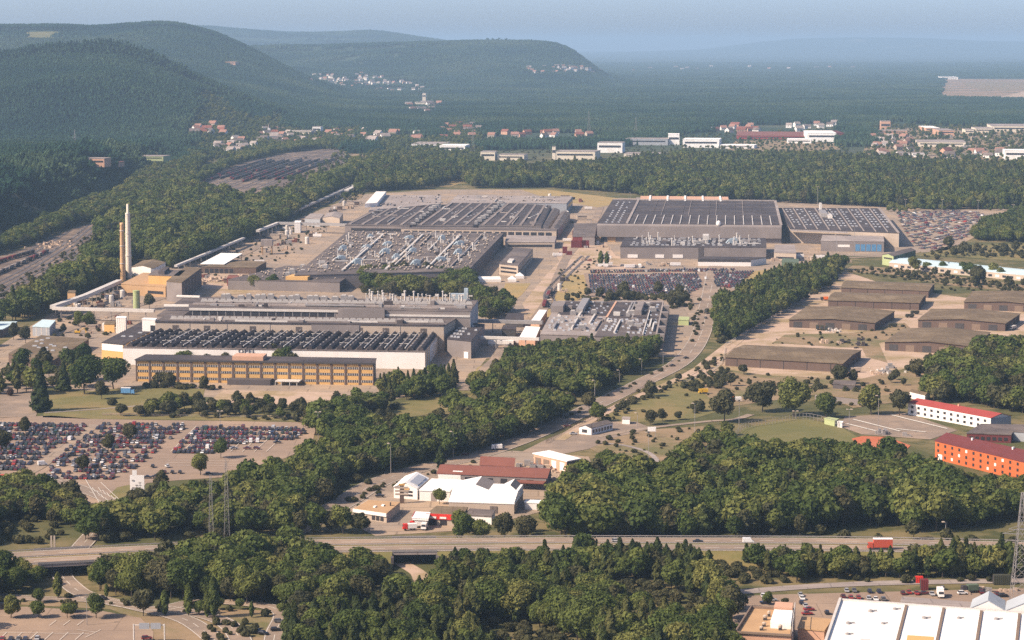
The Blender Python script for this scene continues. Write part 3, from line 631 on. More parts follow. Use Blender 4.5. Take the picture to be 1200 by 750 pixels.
# ---- rear low roofs with pale stripes
for q, lab in (([(404,264),(480,265),(515,238),(454,238)], 'left of the three low dark rear roofs with pale stripes'), ([(488,265),(554,265),(586,238),(526,238)], 'middle of the three low dark rear roofs with pale stripes'), ([(561,265),(634,266),(646,241),(594,238)], 'right one of the three low dark rear roofs with pale stripes')):
    B = Bld('body_shop', lab, q, 12, 'wall_grey', 'felt_grey')
    for k_ in range(5): B.rb('roof_stripe', 'felt_mid', .04 + .2*k_, .085 + .2*k_, .02, .98, 0, .9)
    for k_ in range(5): B.rb('roof_bay', 'felt_dark', .09 + .2*k_, .235 + .2*k_ if k_ < 4 else .99, .04, .96, 0, .35)
    B.copies('skylight', SKY, [(.35 + .04*i, .5 + .05*i) for i in range(4)] + [(.72 + .03*i, .35 + .05*i) for i in range(4)]); B.pan('window', 'glass_dark', 'F', .1, .95, 4, 9, .12); ducts(B, 7)
    if q[0][0] < 560: B.copies('air_unit', UNIT, [(1.03, .05 + .115*i) for i in range(9)], rnd=.9)
B = Bld('packing_hall', 'pale grey rear roof with a white end wall at the back left of the plant', [(432,247),(516,239),(517,229),(447,229)], 13, 'wall_white', 'felt_light'); B.copies('roof_vent', VENT, grid(14, 2, j=.6, keep=.7), rnd=.8); ducts(B, 6); B.rb('end_block', 'wall_white', -.09, .08, .2, 1, 0, 5)
B = Bld('packing_hall', 'pale grey rear roof behind the middle and right striped roofs', [(527,238),(664,238.5),(671,230.5),(536,229)], 13, 'wall_bluegrey', 'felt_light'); B.copies('roof_vent', VENT, grid(22, 2, j=.6, keep=.6), rnd=.8); ducts(B, 8); B.pan('window', 'glass_dark', 'R', .1, .9, 4, 9)
for q, lab in (([(630,268),(641,268.5),(656,246),(645,245)], 'narrow grey gabled shed left of the other beside the striped roofs'), ([(644,269),(654,270),(668,250),(658,248)], 'narrow grey gabled shed right of the other beside the striped roofs')):
    Bld('lean_shed', lab, q, 9, 'wall_beige', 'felt_grey', ridge=2, along='v')
B = Bld('link_gallery', 'long beige gallery with dark windows along the front of the striped roofs', [(470,268.5),(652,271),(653,268.5),(471,266)], 10, 'wall_beige', 'felt_grey')
for k_ in range(20): B.pan('window', 'glass_dark', 'F', .02 + .048*k_, .058 + .048*k_, 3, 8.5)
B = Bld('link_gallery', 'low beige roofed gallery behind the small office with a grey roof', [(592,284),(650,284),(652,277),(594,276)], 7, 'wall_beige', 'felt_light')
B.pan('window', 'glass_dark', 'F', .05, .95, 2, 4.5)
# small office in the middle
B = Bld('grey_office', 'small grey flat-roofed office block alone beside the white tents', [(585,309.5),(607,312),(624.5,292),(603,290.5)], 10, 'wall_beige', 'felt_grey'); B.rb('roof_hatch', 'metal_pale', .35, .6, .1, .25, 0, 1.6)
for z in (2.5, 6.2): B.pan('window', 'glass_dark', 'F', .08, .92, z, z + 1.7); B.pan('window', 'glass_dark', 'R', .05, .95, z, z + 1.7)
for x, lab in ((572, 'wide white marquee tent beside the small grey office'), (600, 'white peaked tent nearest the sandy works street'), (609, 'second white peaked tent behind the one by the works street')):
    a = P(x, 330 if x != 609 else 326); t = thing('marquee', lab, 'tent', a); mb = MB(); L, wd = (24, 9) if x == 572 else (8, 8)
    q = [(a.x-L/2,a.y-wd/2),(a.x+L/2,a.y-wd/2),(a.x+L/2,a.y+wd/2),(a.x-L/2,a.y+wd/2)]; mb.prism(q, 0, 2.6); mb.build('side_sheet', M['wall_white'], t)
    mb = MB(); e = [(x_, y_, 2.62) for x_, y_ in q]
    if L > 9:
        r0, r1 = (a.x-L/2+1, a.y, 4.8), (a.x+L/2-1, a.y, 4.8); mb.poly([e[0],e[1],r1,r0]); mb.poly([e[2],e[3],r0,r1]); mb.poly([e[1],e[2],r1]); mb.poly([e[3],e[0],r0])
    else:
        for i in range(4): mb.poly([e[i], e[(i+1)%4], (a.x, a.y, 5.6)])
    mb.build('roof_sheet', M['roof_white'], t)
# ---- large new hall with curved front
B = Bld('engine_hall', 'tallest wide grey hall with a dark gridded roof at the back of the plant', [(700,262.5),(916,264.5),(909,236),(718,234.5)], 20, 'wall_grey', 'felt_dark', thick=.6)
mb = MB(); a, b_ = B.side('F'); d = b_ - a; nn = Vector((d.y, -d.x, 0)).normalized(); prev = None
for k_ in range(7):
    t = k_ / 6 * math.pi / 2; p0 = a + nn * (3 * math.sin(t)); p1 = b_ + nn * (3 * math.sin(t)); z = 18 + 2.5 * math.cos(t); cur = ((p0.x,p0.y,z),(p1.x,p1.y,z))
    if prev: mb.poly([cur[0], cur[1], prev[1], prev[0]])
    prev = cur
z = 6; mb.poly([(prev[0][0],prev[0][1],z),(prev[1][0],prev[1][1],z),prev[1],prev[0]]); B.part('curved_front', mb, 'wall_grey')
B.rb('roof_edge', 'felt_light', 0, 1, .985, 1.005, 0, 1); B.rb('roof_edge', 'felt_light', .99, 1.004, 0, 1, 0, 1); B.rb('roof_edge', 'felt_light', .155, .168, 0, 1, 0, .9)
B.copies('skylight', SKYS, [(.045 + .034*a_, .05 + .075*b_2) for a_ in range(3) for b_2 in range(12) if random.random() < .85])
for i in range(16): B.rb('roof_rib', 'metal_pale', .20 + .0495*i, .204 + .0495*i, 0, .33, 0, .8)
for i in range(4): B.rb('roof_rib', 'felt_light', .33 + .155*i, .3325 + .155*i, .33, 1, 0, .6)
for v in (.34, .52, .7, .86): B.rb('roof_seam', 'felt_grey', .17, .99, v, v + .006, 0, .25)
for u in (.28,.45,.6,.75,.9): B.rb('roof_rib', 'felt_grey', u, u+.0016, .33, .98, 0, .4)
B.pan('base_wall', 'wall_tan', 'F', .0, .1, 0, 5.6, .3); B.pan('door', 'glass_dark', 'F', .02, .055, 0, 5.5, .6)
p = B.at(.56, 0, 20); mb = MB(); mb.lathe(p.x + 20, p.y - 4, [(.2,19),(2.2,20),(2.6,22),(2.2,24),(.3,25.2)], 12); B.part('air_intake', mb, 'roof_white')
B = Bld('strip_roofed_hall', 'thin pale roof strip along the back of the tallest grey hall', [(750,235.5),(854,236.5),(853,231),(751,230)], 20, 'wall_beige', 'wall_pink')
for i in range(5): B.rb('roof_rib', 'roof_white', .1 + .2*i, .12 + .2*i, 0, 1, 0, 1)
B = Bld('machine_hall', 'lower grey hall with rows of white roof units in front of the tallest hall', [(727,289.5),(898,290),(897,279.5),(732,279)], 12, 'wall_grey', 'felt_dark')
B.copies('skylight', SKY, grid(26, 5, .06, .97, .08, .9, .3, .75), rnd=.4); B.copies('vent_stack', STACK, grid(9, 3, .1, .9, .1, .9, .9, .8), rnd=.7); B.copies('air_unit', UNIT, [(.52,.35),(.55,.4),(.58,.4),(.2,.6)], rnd=.5); B.copies('air_unit', UNITB, [(.76,.4),(.78,.5)])
ducts(B, 9); B.rb('cooling_tower', 'metal_pale', .56, .6, .5, .7, 0, 7); B.pan('recess', 'wall_dark', 'F', .535, .57, 0, 12, .3)
for u0, u1 in ((.05, .12), (.24, .3), (.36, .43)): B.pan('door', 'wall_white', 'F', u0, u1, 1, 4.5, .3)
B = Bld('dark_annex', 'low dark flat annex along the front of the lower grey hall', [(818,304),(880,304.5),(898,302),(825,301)], 6.5, 'wall_white', 'felt_dark'); B.pan('dark_band', 'metal_dark', 'F', 0, 1, 4.2, 6.4, .15)
B = Bld('red_shed', 'low maroon and grey shed left of the tallest grey hall', [(671,277.5),(697,278),(700,262),(673,262)], 9, 'paint_darkred', 'felt_grey'); B.pan('wall_panel', 'wall_grey', 'F', .45, 1, 0, 8.8)
B = Bld('paint_line_hall', 'wide hall with black roof and pale skylight stripes right of the tallest hall', [(926,268.5),(1053.5,273.5),(1030.5,244.5),(911,244)], 15, 'wall_beige', 'felt_dark')
for i in range(9): B.rb('roof_stripe', 'felt_light', .04 + .107*i, .05 + .107*i, .02, .98, 0, .6)
B.copies('skylight', SKYS, [(.045 + .107*i + du, .2 + .1*k_) for i in range(9) for k_ in range(8) for du in (.032, .07) if random.random() < .72]); B.rb('roof_edge', 'felt_light', .985, 1.005, 0, 1, 0, .9)
B.rb('cooling_plant', 'metal_grey', .37, .43, .55, .72, 0, 5); B.rb('cooling_plant', 'metal_pale', .43, .47, .5, .6, 0, 3.5); B.rb('cooling_plant', 'metal_pale', .39, .41, .8, .86, 0, 10); B.rb('front_canopy', 'felt_light', 0, .53, -.05, -.01, -1.2, -.4); B.pan('side_cladding', 'wall_bluegrey', 'R', 0, 1, .2, 14.8)
B = Bld('glazed_showroom', 'grey-roofed extension with blue glass front on the hall beside the car park', [(962,282.5),(1036,283.5),(1035,276.5),(964,276)], 11, 'wall_grey', 'felt_light')
for i in range(5): B.pan('window', 'glass_blue', 'F', .55 + .085*i, .62 + .085*i, 1, 8.2)
B.pan('light_band', 'wall_white', 'F', .27, .46, 5, 7.5)
B = Bld('beige_annex', 'low beige annex with a flat roof in the gap right of the lower grey hall', [(907,296),(933,297),(931,287.5),(908,287)], 8, 'wall_beige', 'felt_light'); B.pan('window', 'glass_dark', 'F', .1, .9, 2, 4)
B = Bld('green_hedge_shed', 'dark green low shed between the tall hall and the wooded wedge', [(916,307),(936,308),(936,304),(917,303)], 5, 'wall_green_dark', 'wall_green_dark')
# ---- right middle factory
B = Bld('gear_shop', 'wide grey hall with many white skylights in front of the stored car rows', [(697,394.5),(769.5,396.5),(778,354.5),(722,354)], 10.5, 'wall_grey', 'felt_grey')
B.rb('roof_bay', 'felt_dark', .02, .98, .5, .97, 0, .3); B.rb('roof_edge', 'felt_light', .975, 1.0, 0, 1, 0, .9); B.rb('roof_edge', 'felt_light', 0, 1, .98, 1.0, 0, .8); B.rb('roof_gutter', 'wall_pink', -.01, .03, .5, 1, .3, .6)
B.copies('skylight', SKYS, grid(9, 7, .06, .95, .06, .47, .5, .75) + grid(8, 6, .08, .95, .55, .93, .5, .55), rnd=.4); B.copies('air_unit', UNIT, [(.5,.3),(.6,.72),(.7,.85),(.45,.6),(.82,.7)], rnd=.4); ducts(B, 10); B.rb('pipe_run', 'metal_pale', .76, .775, .05, .9, .3, 1.4); B.rb('plant_room', 'wall_grey', .5, .63, .58, .85, 0, 4)
for i in range(9): B.pan('buttress', 'wall_grey', 'R', .04 + .1*i, .075 + .1*i, 0, 9 if i % 2 else 12, 5)
B = Bld('gear_shop_wing', 'left wing of the skylight hall with lighter roof and a blue tank in front', [(633,392),(697,394),(722,354.5),(654,353)], 9, 'wall_grey', 'felt_light')
B.rb('roof_bay', 'felt_dark', .12, .98, .55, .98, 0, .3); B.copies('skylight', SKYS, grid(9, 6, .05, .95, .06, .5, .5, .7) + grid(6, 5, .2, .95, .6, .95, .5, .5), rnd=.4)
ducts(B, 12); B.rb('plant_room', 'wall_grey', -.02, .2, .62, .78, 0, 5); B.rb('plant_room', 'metal_grey', .44, .56, .58, .95, 0, 4); B.copies('air_unit', UNIT, [(.5,.2),(.55,.4),(.4,.55),(.75,.6),(.7,.15)], rnd=.4)
B.rb('duct', 'metal_pale', .52, .545, .12, .6, .2, 2.2); a = P(690, 401); mb = MB(); mb.box(a.x, a.y, 0, 8, 6, 5.5); B.part('blue_tank', mb, 'paint_blue')
for x, y, s_ in ((640,402,4),(648,404,5),(655,403,3),(662,405,4),(670,403,5),(676,404,3)):
    a = P(x, y); mb = MB(); mb.box(a.x, a.y, 0, s_, s_*.8, 2.6, random.random()); B.part('lean_to', mb, 'metal_pale' if random.random() < .5 else 'felt_grey')
B = Bld('loading_roof', 'upper white loading roof at the left edge of the skylight hall', [(622,377),(632,378),(641,364),(632,363.5)], 6, 'wall_pink', 'roof_white')
B = Bld('loading_roof', 'lower white loading roof beside the footbridge', [(608,397),(627,398),(633,384),(616,383)], 6, 'wall_pink', 'roof_white')
B = Bld('green_cabin', 'small pale green gatehouse by the dark right wall of the skylight hall', [(795,375),(807,375.5),(808,372),(796,371.5)], 4, 'wall_green', 'wall_green')
B = Bld('dark_store', 'small dark flat store between the two footbridges', [(588,386),(604,386.5),(605,382),(590,381.5)], 6, 'metal_dark', 'felt_dark')
B = Bld('dark_store', 'dark flat store above the upper footbridge near the trees', [(592,374),(613,375),(614,368),(595,367.5)], 6, 'metal_dark', 'felt_dark')
def gantry(name, label, cat, pxs, z, wd, hh, m, n, mleg='metal_grey', leg=True):
    pts = [P(x, y, z) for x, y in pxs]; c = pts[len(pts)//2]; t = thing(name, label, cat, (c.x, c.y, 0))
    mb = MB()
    for a, b_ in zip(pts[:-1], pts[1:]):
        d = (b_ - a); nn = Vector((-d.y, d.x, 0)).normalized() * wd/2
        mb.hexa([a-nn, b_-nn, b_+nn, a+nn], [p + Vector((0,0,hh)) for p in (a-nn, b_-nn, b_+nn, a+nn)])
    mb.build('walkway' if name == 'footbridge' else 'duct', M[m], t)
    if leg:
        for a, b_ in zip(pts[:-1], pts[1:]):
            L = max(1, int((b_-a).length / n))
            for i in range(L):
                p = a + (b_-a) * ((i + .5) / L); g = MB(); g.tube((p.x, p.y, 0), (p.x, p.y, z), .35, n=5); g.build('leg', M[mleg], t)
    return t
gantry('footbridge', 'upper footbridge crossing from the workshops to the skylight hall', 'footbridge', [(555,378),(600,379),(636,380)], 7, 4, 2.6, 'metal_grey', 28)
gantry('footbridge', 'lower footbridge ending at the white loading roof', 'footbridge', [(563,397),(600,398),(632,399)], 7, 3, 2, 'metal_pale', 28)
gantry('pipe_bridge', 'pale pipe bridge running along the back edge of the works yard', 'pipe bridge', [(62,362),(100,349),(140,331.5)], 8, 5, 3, 'metal_pale', 14)
gantry('pipe_bridge', 'pale pipe bridge across the left works yard below the silo', 'pipe bridge', [(62,363),(120,364.5),(181,366)], 8, 3.5, 2.4, 'metal_pale', 14)
gantry('pipe_bridge', 'thin pale conveyor climbing past the white canopy along the wood', 'conveyor', [(206,313),(245,297),(286,280)], 7, 3, 2, 'metal_pale', 22)
gantry('pipe_bridge', 'pale conveyor beside the wood leading to the water tower', 'conveyor', [(302,272),(326,262.5)], 9, 4, 2.5, 'metal_pale', 22)
gantry('pipe_bridge', 'level pipe bridge over the yard behind the water tower', 'pipe bridge', [(326,263),(370,264),(420,265.5)], 9, 5, 3, 'metal_grey', 22)
gantry('pipe_bridge', 'long rail conveyor along the wood at the back left of the plant', 'conveyor', [(318,259),(350,246),(385,231),(412,219)], 6, 5, 2, 'metal_grey', 40)
gantry('pipe_bridge', 'twin pale conveyor further along the wood at the back left', 'conveyor', [(405,224),(432,210)], 6, 9, 2, 'metal_pale', 60)
# ---- power house, chimneys, silo
B = Bld('power_house', 'low tan power house with flat roof at the foot of the two chimneys', [(142,333),(194,336.5),(206,322),(168,320)], 9, 'wall_tan', 'wall_tan'); B.pan('window', 'glass_dark', 'F', .6, .95, 2.5, 5); B.copies('air_unit', UNIT, [(.6,.5),(.5,.8)])
B = Bld('boiler_house', 'orange upper block of the power house behind its tan roof', [(174,322.5),(210,324),(217,317.5),(182,316.5)], 17, 'wall_orange', 'felt_grey'); B.rb('roof_gable', 'felt_dark', .3, .5, .1, .9, 0, 3)
B = Bld('turbine_house', 'tall grey-fronted turbine house with a long brown side wall', [(195,330),(213,331.5),(236,314.5),(217,313)], 17, 'wall_grey', 'felt_brown'); B.pan('side_wall', 'wall_brown', 'R', 0, 1, .2, 16.8)
for i in range(6): B.pan('side_pier', 'door_brown', 'R', .05 + .16*i, .09 + .16*i, .2, 15.5, .5)
B = Bld('white_barn', 'white barn with a brown gabled roof behind the tall chimneys', [(154,313),(180,315),(194,307.5),(167,305.5)], 8, 'wall_white', 'felt_brown', ridge=2, along='v')
for x, y0, yt, r0, r1, m, lab in ((151, 326, 239, 2.9, 2.0, 'chimney_white', 'taller slender whitish chimney behind the power house'), (144, 329.5, 261, 2.6, 1.8, 'chimney_tan', 'shorter tan chimney beside the taller whitish one')):
    a = P(x, y0); hh = ptop(x, y0, yt); t = thing('chimney', lab, 'chimney', a); mb = MB()
    if m == 'chimney_white': prof = [(r0, 0), (r1 + .2, hh*.87), (r1 + .2, hh*.875), (1.1, hh*.885), (1.0, hh), (.75, hh)]
    else: prof = [(r0, 0), (r1, hh*.96), (r1 + .1, hh*.965), (r1 + .1, hh), (1.3, hh)]
    mb.lathe(a.x, a.y, prof, 16); mb.build('shaft', M[m], t, True)
    mb = MB()
    for f in (.3, .6, .86): mb.lathe(a.x, a.y, [(r0*(1-f)+r1*f+.35, hh*f), (r0*(1-f)+r1*f+.35, hh*f+.6)], 16)
    mb.build('ring', M['metal_pale'], t)
a = P(160, 364); hh = ptop(160, 364, 340); t = thing('silo', 'pale green cylindrical silo standing beside the pipe bridge', 'silo', a); MB().lathe(a.x, a.y, [(2.7,0),(2.7,hh-1.2),(2.9,hh-1.1),(2.9,hh-.3),(1,hh)], 18).build('tank', M['wall_green'], t, False)
mb = MB(); mb.tube((a.x+2.9,a.y-.8,0),(a.x+2.9,a.y-.8,hh), .15); mb.build('ladder', M['metal_dark'], t)
B = Bld('white_canopy', 'bright white slanting canopy roof beside the conveyor and wood', [(235,309.5),(263,310),(284,297.5),(259,297)], 7, 'wall_dark', 'roof_white', walls=False)
for u, v in ((.03,.03),(.97,.03),(.97,.97),(.03,.97),(.5,.03),(.97,.5)):
    p = B.at(u, v, 0); mb = MB(); mb.tube(p, (p.x,p.y,7), .3); B.part('post', mb, 'metal_dark')
B = Bld('open_shed', 'long brown open shed in front of the bright white canopy', [(236,313),(300,314),(312,307),(284,306)], 6, 'wall_brown', 'felt_brown')
B.pan('opening', 'glass_dark', 'F', .05, .6, .2, 4.6)
for i in range(7): B.pan('post', 'door_brown', 'F', .05 + .09*i, .06 + .09*i, 0, 5, .2)
a = P(313, 298); t = thing('water_tower', 'boxy tan tank on four legs beside the dark wood edge', 'water tower', a)
for dx in (-5, 5):
    for dy in (-3, 3): MB().tube((a.x+dx,a.y+dy,0),(a.x+dx,a.y+dy,9), .55).build('leg', M['wall_tan'], t)
mb = MB(); mb.box(a.x, a.y, 9, 12, 9, 6.5, 0, 0); mb.build('tank', M['felt_light'], t)
B = Bld('grey_store', 'pale grey stepped store building at the upper left of the plant', [(357,256),(375,257),(380,251),(364,250.5)], 9, 'wall_bluegrey', 'felt_light')
B = Bld('grey_store', 'second pale grey store with a rounded roof right of the first at the upper left', [(378,255),(398,256),(402,250),(384,249.5)], 10, 'wall_beige', 'felt_light', ridge=2, along='v')
B = Bld('white_tank_house', 'small white tank house standing above the level pipe bridge', [(345,261),(352,261),(353,259),(346,259)], 12, 'wall_white', 'roof_white')
B = Bld('maroon_shed', 'small maroon shed in the sandy yard left of the dark shrubs', [(266,326),(278,326.5),(280,323.5),(268,323)], 7, 'paint_darkred', 'roof_rust')
B = Bld('flat_store', 'wide dark flat-roofed store with small white skylights at the far left', [(10,415),(59,425),(104,398),(48,393.5)], 6, 'wall_brown', 'felt_brown'); B.copies('skylight', SKY, grid(7, 4, .1, .9, .1, .9, .7, .45), rnd=.3); B.pan('lamp_box', 'paint_yellow', 'F', .22, .3, 2, 5, .3)
B = Bld('blue_shed', 'pale blue roofed shed with grey walls near the yellow excavator', [(38,383),(58,384),(65,376),(50,375)], 7, 'wall_bluegrey', 'roof_blue'); 
for i in range(3): B.pan('wall_rib', 'metal_pale', 'F', .2 + .3*i, .24 + .3*i, 0, 6.8)
B = Bld('blue_shed', 'long pale blue roof over a dark open shed at the left edge', [(-40,389),(3,386.5),(20,377.5),(-20,377)], 6, 'wall_dark', 'roof_blue')
B = Bld('striped_silo_house', 'narrow white ribbed tower below the level pipe bridge', [(136,372.5),(147,373),(148.5,371.5),(138,371)], 12, 'wall_white', 'roof_white')
for i in range(4): B.pan('rib', 'metal_grey', 'F', .15 + .22*i, .2 + .22*i, 0, 11.8)
B = Bld('tan_hut', 'small tan hut with open front beside the white ribbed tower', [(122,380),(134,380.5),(136,377),(125,376.5)], 6, 'wall_orange', 'felt_brown')
B = Bld('tan_hut', 'tan hut on the rail side of the pipe bridge corner', [(79,343),(88,343.5),(89,341),(81,340.5)], 10, 'wall_tan', 'felt_brown')
a = P(91, 391); t = thing('excavator', 'small yellow excavator parked on the sandy ground by the blue shed', 'excavator', a)
MB().box(a.x-.3, a.y-1.1, 0, 3.6, .7, .9).build('track', M['metal_dark'], t); MB().box(a.x-.3, a.y+1.1, 0, 3.6, .7, .9).build('track', M['metal_dark'], t); MB().box(a.x, a.y, .9, 4.2, 2.6, 1.4).build('body', M['paint_yellow'], t); MB().box(a.x+.6, a.y-.6, 2.3, 1.5, 1.2, 1.3).build('cab', M['glass_dark'], t)
mb = MB(); mb.tube((a.x+1.8,a.y+.5,1.8),(a.x+4.6,a.y+.5,4.4), .28); mb.tube((a.x+4.6,a.y+.5,4.4),(a.x+6.4,a.y+.5,1.6), .24); mb.box(a.x+6.4,a.y+.5,.7,1,1.2,1); mb.build('boom', M['paint_yellow'], t)
# ---- blue-roofed long building with green end
B = Bld('long_office', 'very long low building with pale blue roof behind the brown sheds', [(1042,307.5),(1262,328.5),(1262,322),(1056,301.5)], 5.5, 'wall_beige', 'roof_blue', ridge=1.6)
for i in range(26): B.pan('window', 'glass_dark' if i % 3 else 'wall_white', 'F', .03 + .037*i, .05 + .037*i, 1.5, 3.6)
B.rb('roof_vent', 'metal_blue', .3, .31, .45, .6, 1.5, 2.6); B.rb('roof_vent', 'metal_blue', .59, .598, .45, .6, 1.5, 3)
B = Bld('green_hall', 'pale green gable-ended hall joined to the pale blue roof', [(1034,298.5),(1047,300.5),(1073,293.5),(1062,291.5)], 10, 'wall_green', 'felt_grey', ridge=1.5, along='v'); B.pan('louvre', 'metal_dark', 'F', .15, .9, 6.5, 8); B.pan('side_cladding', 'wall_green_dark', 'R', 0, 1, .2, 9.8)
# ---- brown storage sheds
HG = 'brown storage sheds'
def shed(label, quad, kind, doors=5, h=6.2):
    B = Bld('storage_shed', label, quad, h, 'wall_brown', 'felt_brown', ridge=1.5 if kind == 'u' else 2.0, along=kind, over=1.0, cat='shed', group=HG)
    if kind == 'u':
        for i in range(5): B.pan('downpipe', 'metal_dark', 'F', .1 + .2*i, .104 + .2*i, 0, 6, .2)
        B.pan('plinth', 'door_brown', 'F', 0, 1, 0, .5, .15)
    else:
        for i in range(doors): B.pan('door', 'door_brown' if i % 2 else 'metal_dark', 'F', .05 + .19*i, .15 + .19*i, 0, 4.8, .15)
    for i in range(4): B.pan('side_pier', 'metal_dark', 'R', .1 + .25*i, .13 + .25*i, 0, 6, .2)
    return B
shed('nearest long brown shed standing alone with its blank eaves wall to the camera', [(850,418.7),(987,426.2),(1009,410.5),(873,404.5)], 'u')
shed('long brown shed directly below the rearmost one near the wooded wedge', [(970.5,352),(1077,355),(1085,345.5),(979,342.5)], 'u')
shed('rearmost long brown shed at the top of the depot', [(986,337),(1088,341),(1095,332.5),(993,329)], 'u')
shed('brown shed with a gable front and army lorries parked before its doors', [(925,374.5),(1025,378.5),(1048,364.8),(946,359.5)], 'v', 5)
shed('brown gable-front shed with a silver tank wagon at its right wall', [(1076,374.8),(1178,379),(1195,367.8),(1092,362.5)], 'v', 5)
shed('brown gable-front shed half behind the big trees at right', [(1037,400.8),(1140,406),(1160,389.5),(1059,385)], 'v', 5)
shed('brown shed at the right edge with a white lean-to door', [(1130,354),(1226,358),(1240,346),(1140,341.5)], 'v', 5)
# ---- white workshops, rust roof, service station
B = Bld('white_workshop', 'leftmost white gabled workshop with a glazed right roof slope', [(461.5,570.5),(489,572.5),(502,561),(475,558.5)], 5.6, 'wall_white', 'roof_white', ridge=2.6, along='v', over=.5)
mb = MB(); a, b_, c, d = B.at(.62,.12,8.2-.62), B.at(.95,.12,6.35), B.at(.95,.9,6.35), B.at(.62,.9,8.2-.62)
up = Vector((0,0,.35)); mb.hexa([a,b_,c,d],[p+up for p in (a,b_,c,d)]); B.part('glazing', mb, 'glass_pale')
for z in (1.5, 3.2): B.pan('window', 'glass_dark', 'F', .35, .8, z, z + 1)
B.pan('sign_board', 'wall_orange', 'F', .4, .66, 4.7, 5.6, .3)
B = Bld('white_workshop', 'second white workshop from the left with lower flat roof and a tall door', [(491.5,575),(527,576.5),(541,563.5),(506,562)], 5, 'wall_white', 'roof_white'); B.pan('door', 'felt_light', 'F', .38, .56, 0, 4, .15)
B = Bld('white_workshop', 'largest white workshop with two raised roofs and a grey door', [(526,588.5),(602.5,591),(613,577),(536,575)], 4.8, 'wall_beige', 'roof_white'); B.pan('door', 'felt_grey', 'F', .63, .74, 0, 3.6, .3)
mb = MB(); z = B.top; q0 = [B.at(u, v, z + .01) for u, v in ((0,0),(1,0),(1,1),(0,1))]; q1 = [B.at(0,.02,z+.3), B.at(1,.02,z+.3), B.at(1,.42,z+3.4), B.at(0,.42,z+3.4)]
mb.poly([q0[0],q0[1],q1[1],q1[0]]); mb.poly(q1); mb.poly([q1[3],q1[2],B.at(1,1,z+3.4),B.at(0,1,z+3.4)]); mb.poly([q0[1],q0[2],B.at(1,1,z+3.4),q1[2],q1[1]],1); mb.poly([q0[3],q0[0],q1[0],q1[3],B.at(0,1,z+3.4)],1); mb.poly([q0[2],q0[3],B.at(0,1,z+3.4),B.at(1,1,z+3.4)],1); B.part('sloping_roof', mb, ['roof_white', 'wall_white'])
for q in (((.02,.55),(.45,1.2)), ((.72,.96),(.5,1.05))):
    (u0, u1), (v0, v1) = q; mb = MB(); z = B.top + 3.41; um = u0 + (u1-u0) * .62
    A = [B.at(u0,v0,z),B.at(u1,v0,z),B.at(u1,v1,z),B.at(u0,v1,z)]; R = [B.at(um,v0,z+2.4),B.at(um,v1,z+2.4)]
    mb.poly([A[0],A[1],R[0]],0); mb.poly([A[2],A[3],R[1]],0); mb.poly([A[1],A[2],R[1],R[0]],1); mb.poly([A[3],A[0],R[0],R[1]],0); B.part('raised_roof', mb, ['roof_white', 'wall_grey'])
B = Bld('rust_roof_works', 'long workshop with a rust brown roof behind the white workshops', [(513.5,555),(640,560.5),(646,549.5),(521,544.5)], 5.5, 'wall_grey', 'roof_rust', ridge=2, over=.8); B.pan('white_bay', 'wall_white', 'F', .0, .21, 0, 5.3, .15)
for u in (.25, .35, .45, .58, .7, .82): B.pan('window', 'glass_dark', 'F', u, u + .06, 1.2, 4.4)
mb = MB(); B.panel(mb, 'F', .73, 1.0, 3.6, 4.1, 6); B.part('lean_to_roof', mb, 'roof_rust'); B.rb('rooflight', 'roof_white', .13, .22, .12, .3, .7, 1.0)
B = Bld('rust_roof_house', 'small rust brown roofed house behind the long rust roof', [(563,545),(602,547),(603,538),(566,536)], 5.5, 'wall_pink', 'roof_rust', ridge=2.4, over=.7)
B = Bld('flat_cafe', 'tan flat-roofed corner building with a white fascia below the tree line', [(415,597),(453,602.5),(468.5,589.5),(432,587)], 4.2, 'wall_beige', 'wall_tan'); B.pan('fascia', 'wall_white', 'F', -.02, 1.01, 3.0, 4.6, .6); B.pan('fascia', 'wall_white', 'L', 0, 1, 3.0, 4.6, .5)
for u in (.55, .68, .81): B.pan('window', 'glass_dark', 'F', u, u + .1, .6, 2.6)
B.rb('roof_hatch', 'roof_white', .45, .52, .3, .42, 0, .5); B.rb('roof_hatch', 'roof_white', .62, .7, .5, .6, 0, .5); B.rb('flue', 'metal_dark', .85, .87, .6, .65, 0, 1.6)
B = Bld('service_station', 'low service station with bright red fascia and open bays', [(499,604),(541,606),(548,595.5),(512,594)], 4.4, 'wall_beige', 'felt_brown'); B.pan('fascia', 'paint_red', 'F', 0, .72, 2.9, 5.4, .5)
for u0, u1 in ((.07, .3), (.4, .58)): B.pan('sign_panel', 'wall_white', 'F', u0, u1, 3.3, 4.2, .7); B.pan('bay', 'glass_dark', 'F', u0, u1, 0, 3, .2)
B = Bld('station_canopy', 'white canopy with a red left edge in front of the open bays', [(483,607),(502,608),(504,601.5),(486.5,600.5)], 4.8, 'wall_white', 'roof_white', walls=False); B.pan('fascia', 'wall_white', 'F', 0, 1, 3.9, 5.4, .1); B.pan('fascia', 'paint_red', 'L', 0, 1, 3.6, 5.5, .1)
for u in (.05, .95):
    for v in (.1, .9): p = B.at(u, v, 0); B.part('post', MB().tube(p, (p.x,p.y,4.6), .2), 'metal_pale')
B = Bld('grey_garage', 'grey flat garage roof half hidden by trees beside the service station', [(546,604),(576,606),(580,599),(551,597)], 3.6, 'wall_white', 'felt_grey')
B = Bld('white_trailer_shed', 'small white flat shed at the right end of the white workshops', [(615,589.5),(640,590.5),(642,587.5),(617,586.5)], 3.2, 'wall_white', 'roof_white')
B = Bld('white_shed', 'white-roofed flat shed with brown doors beside rubble heaps', [(625.5,532),(664,541),(680,538),(644,529)], 6, 'wall_pink', 'roof_white', over=.8)
for u in (.05, .3): B.pan('door', 'door_brown', 'F', u, u + .18, 0, 4.6)
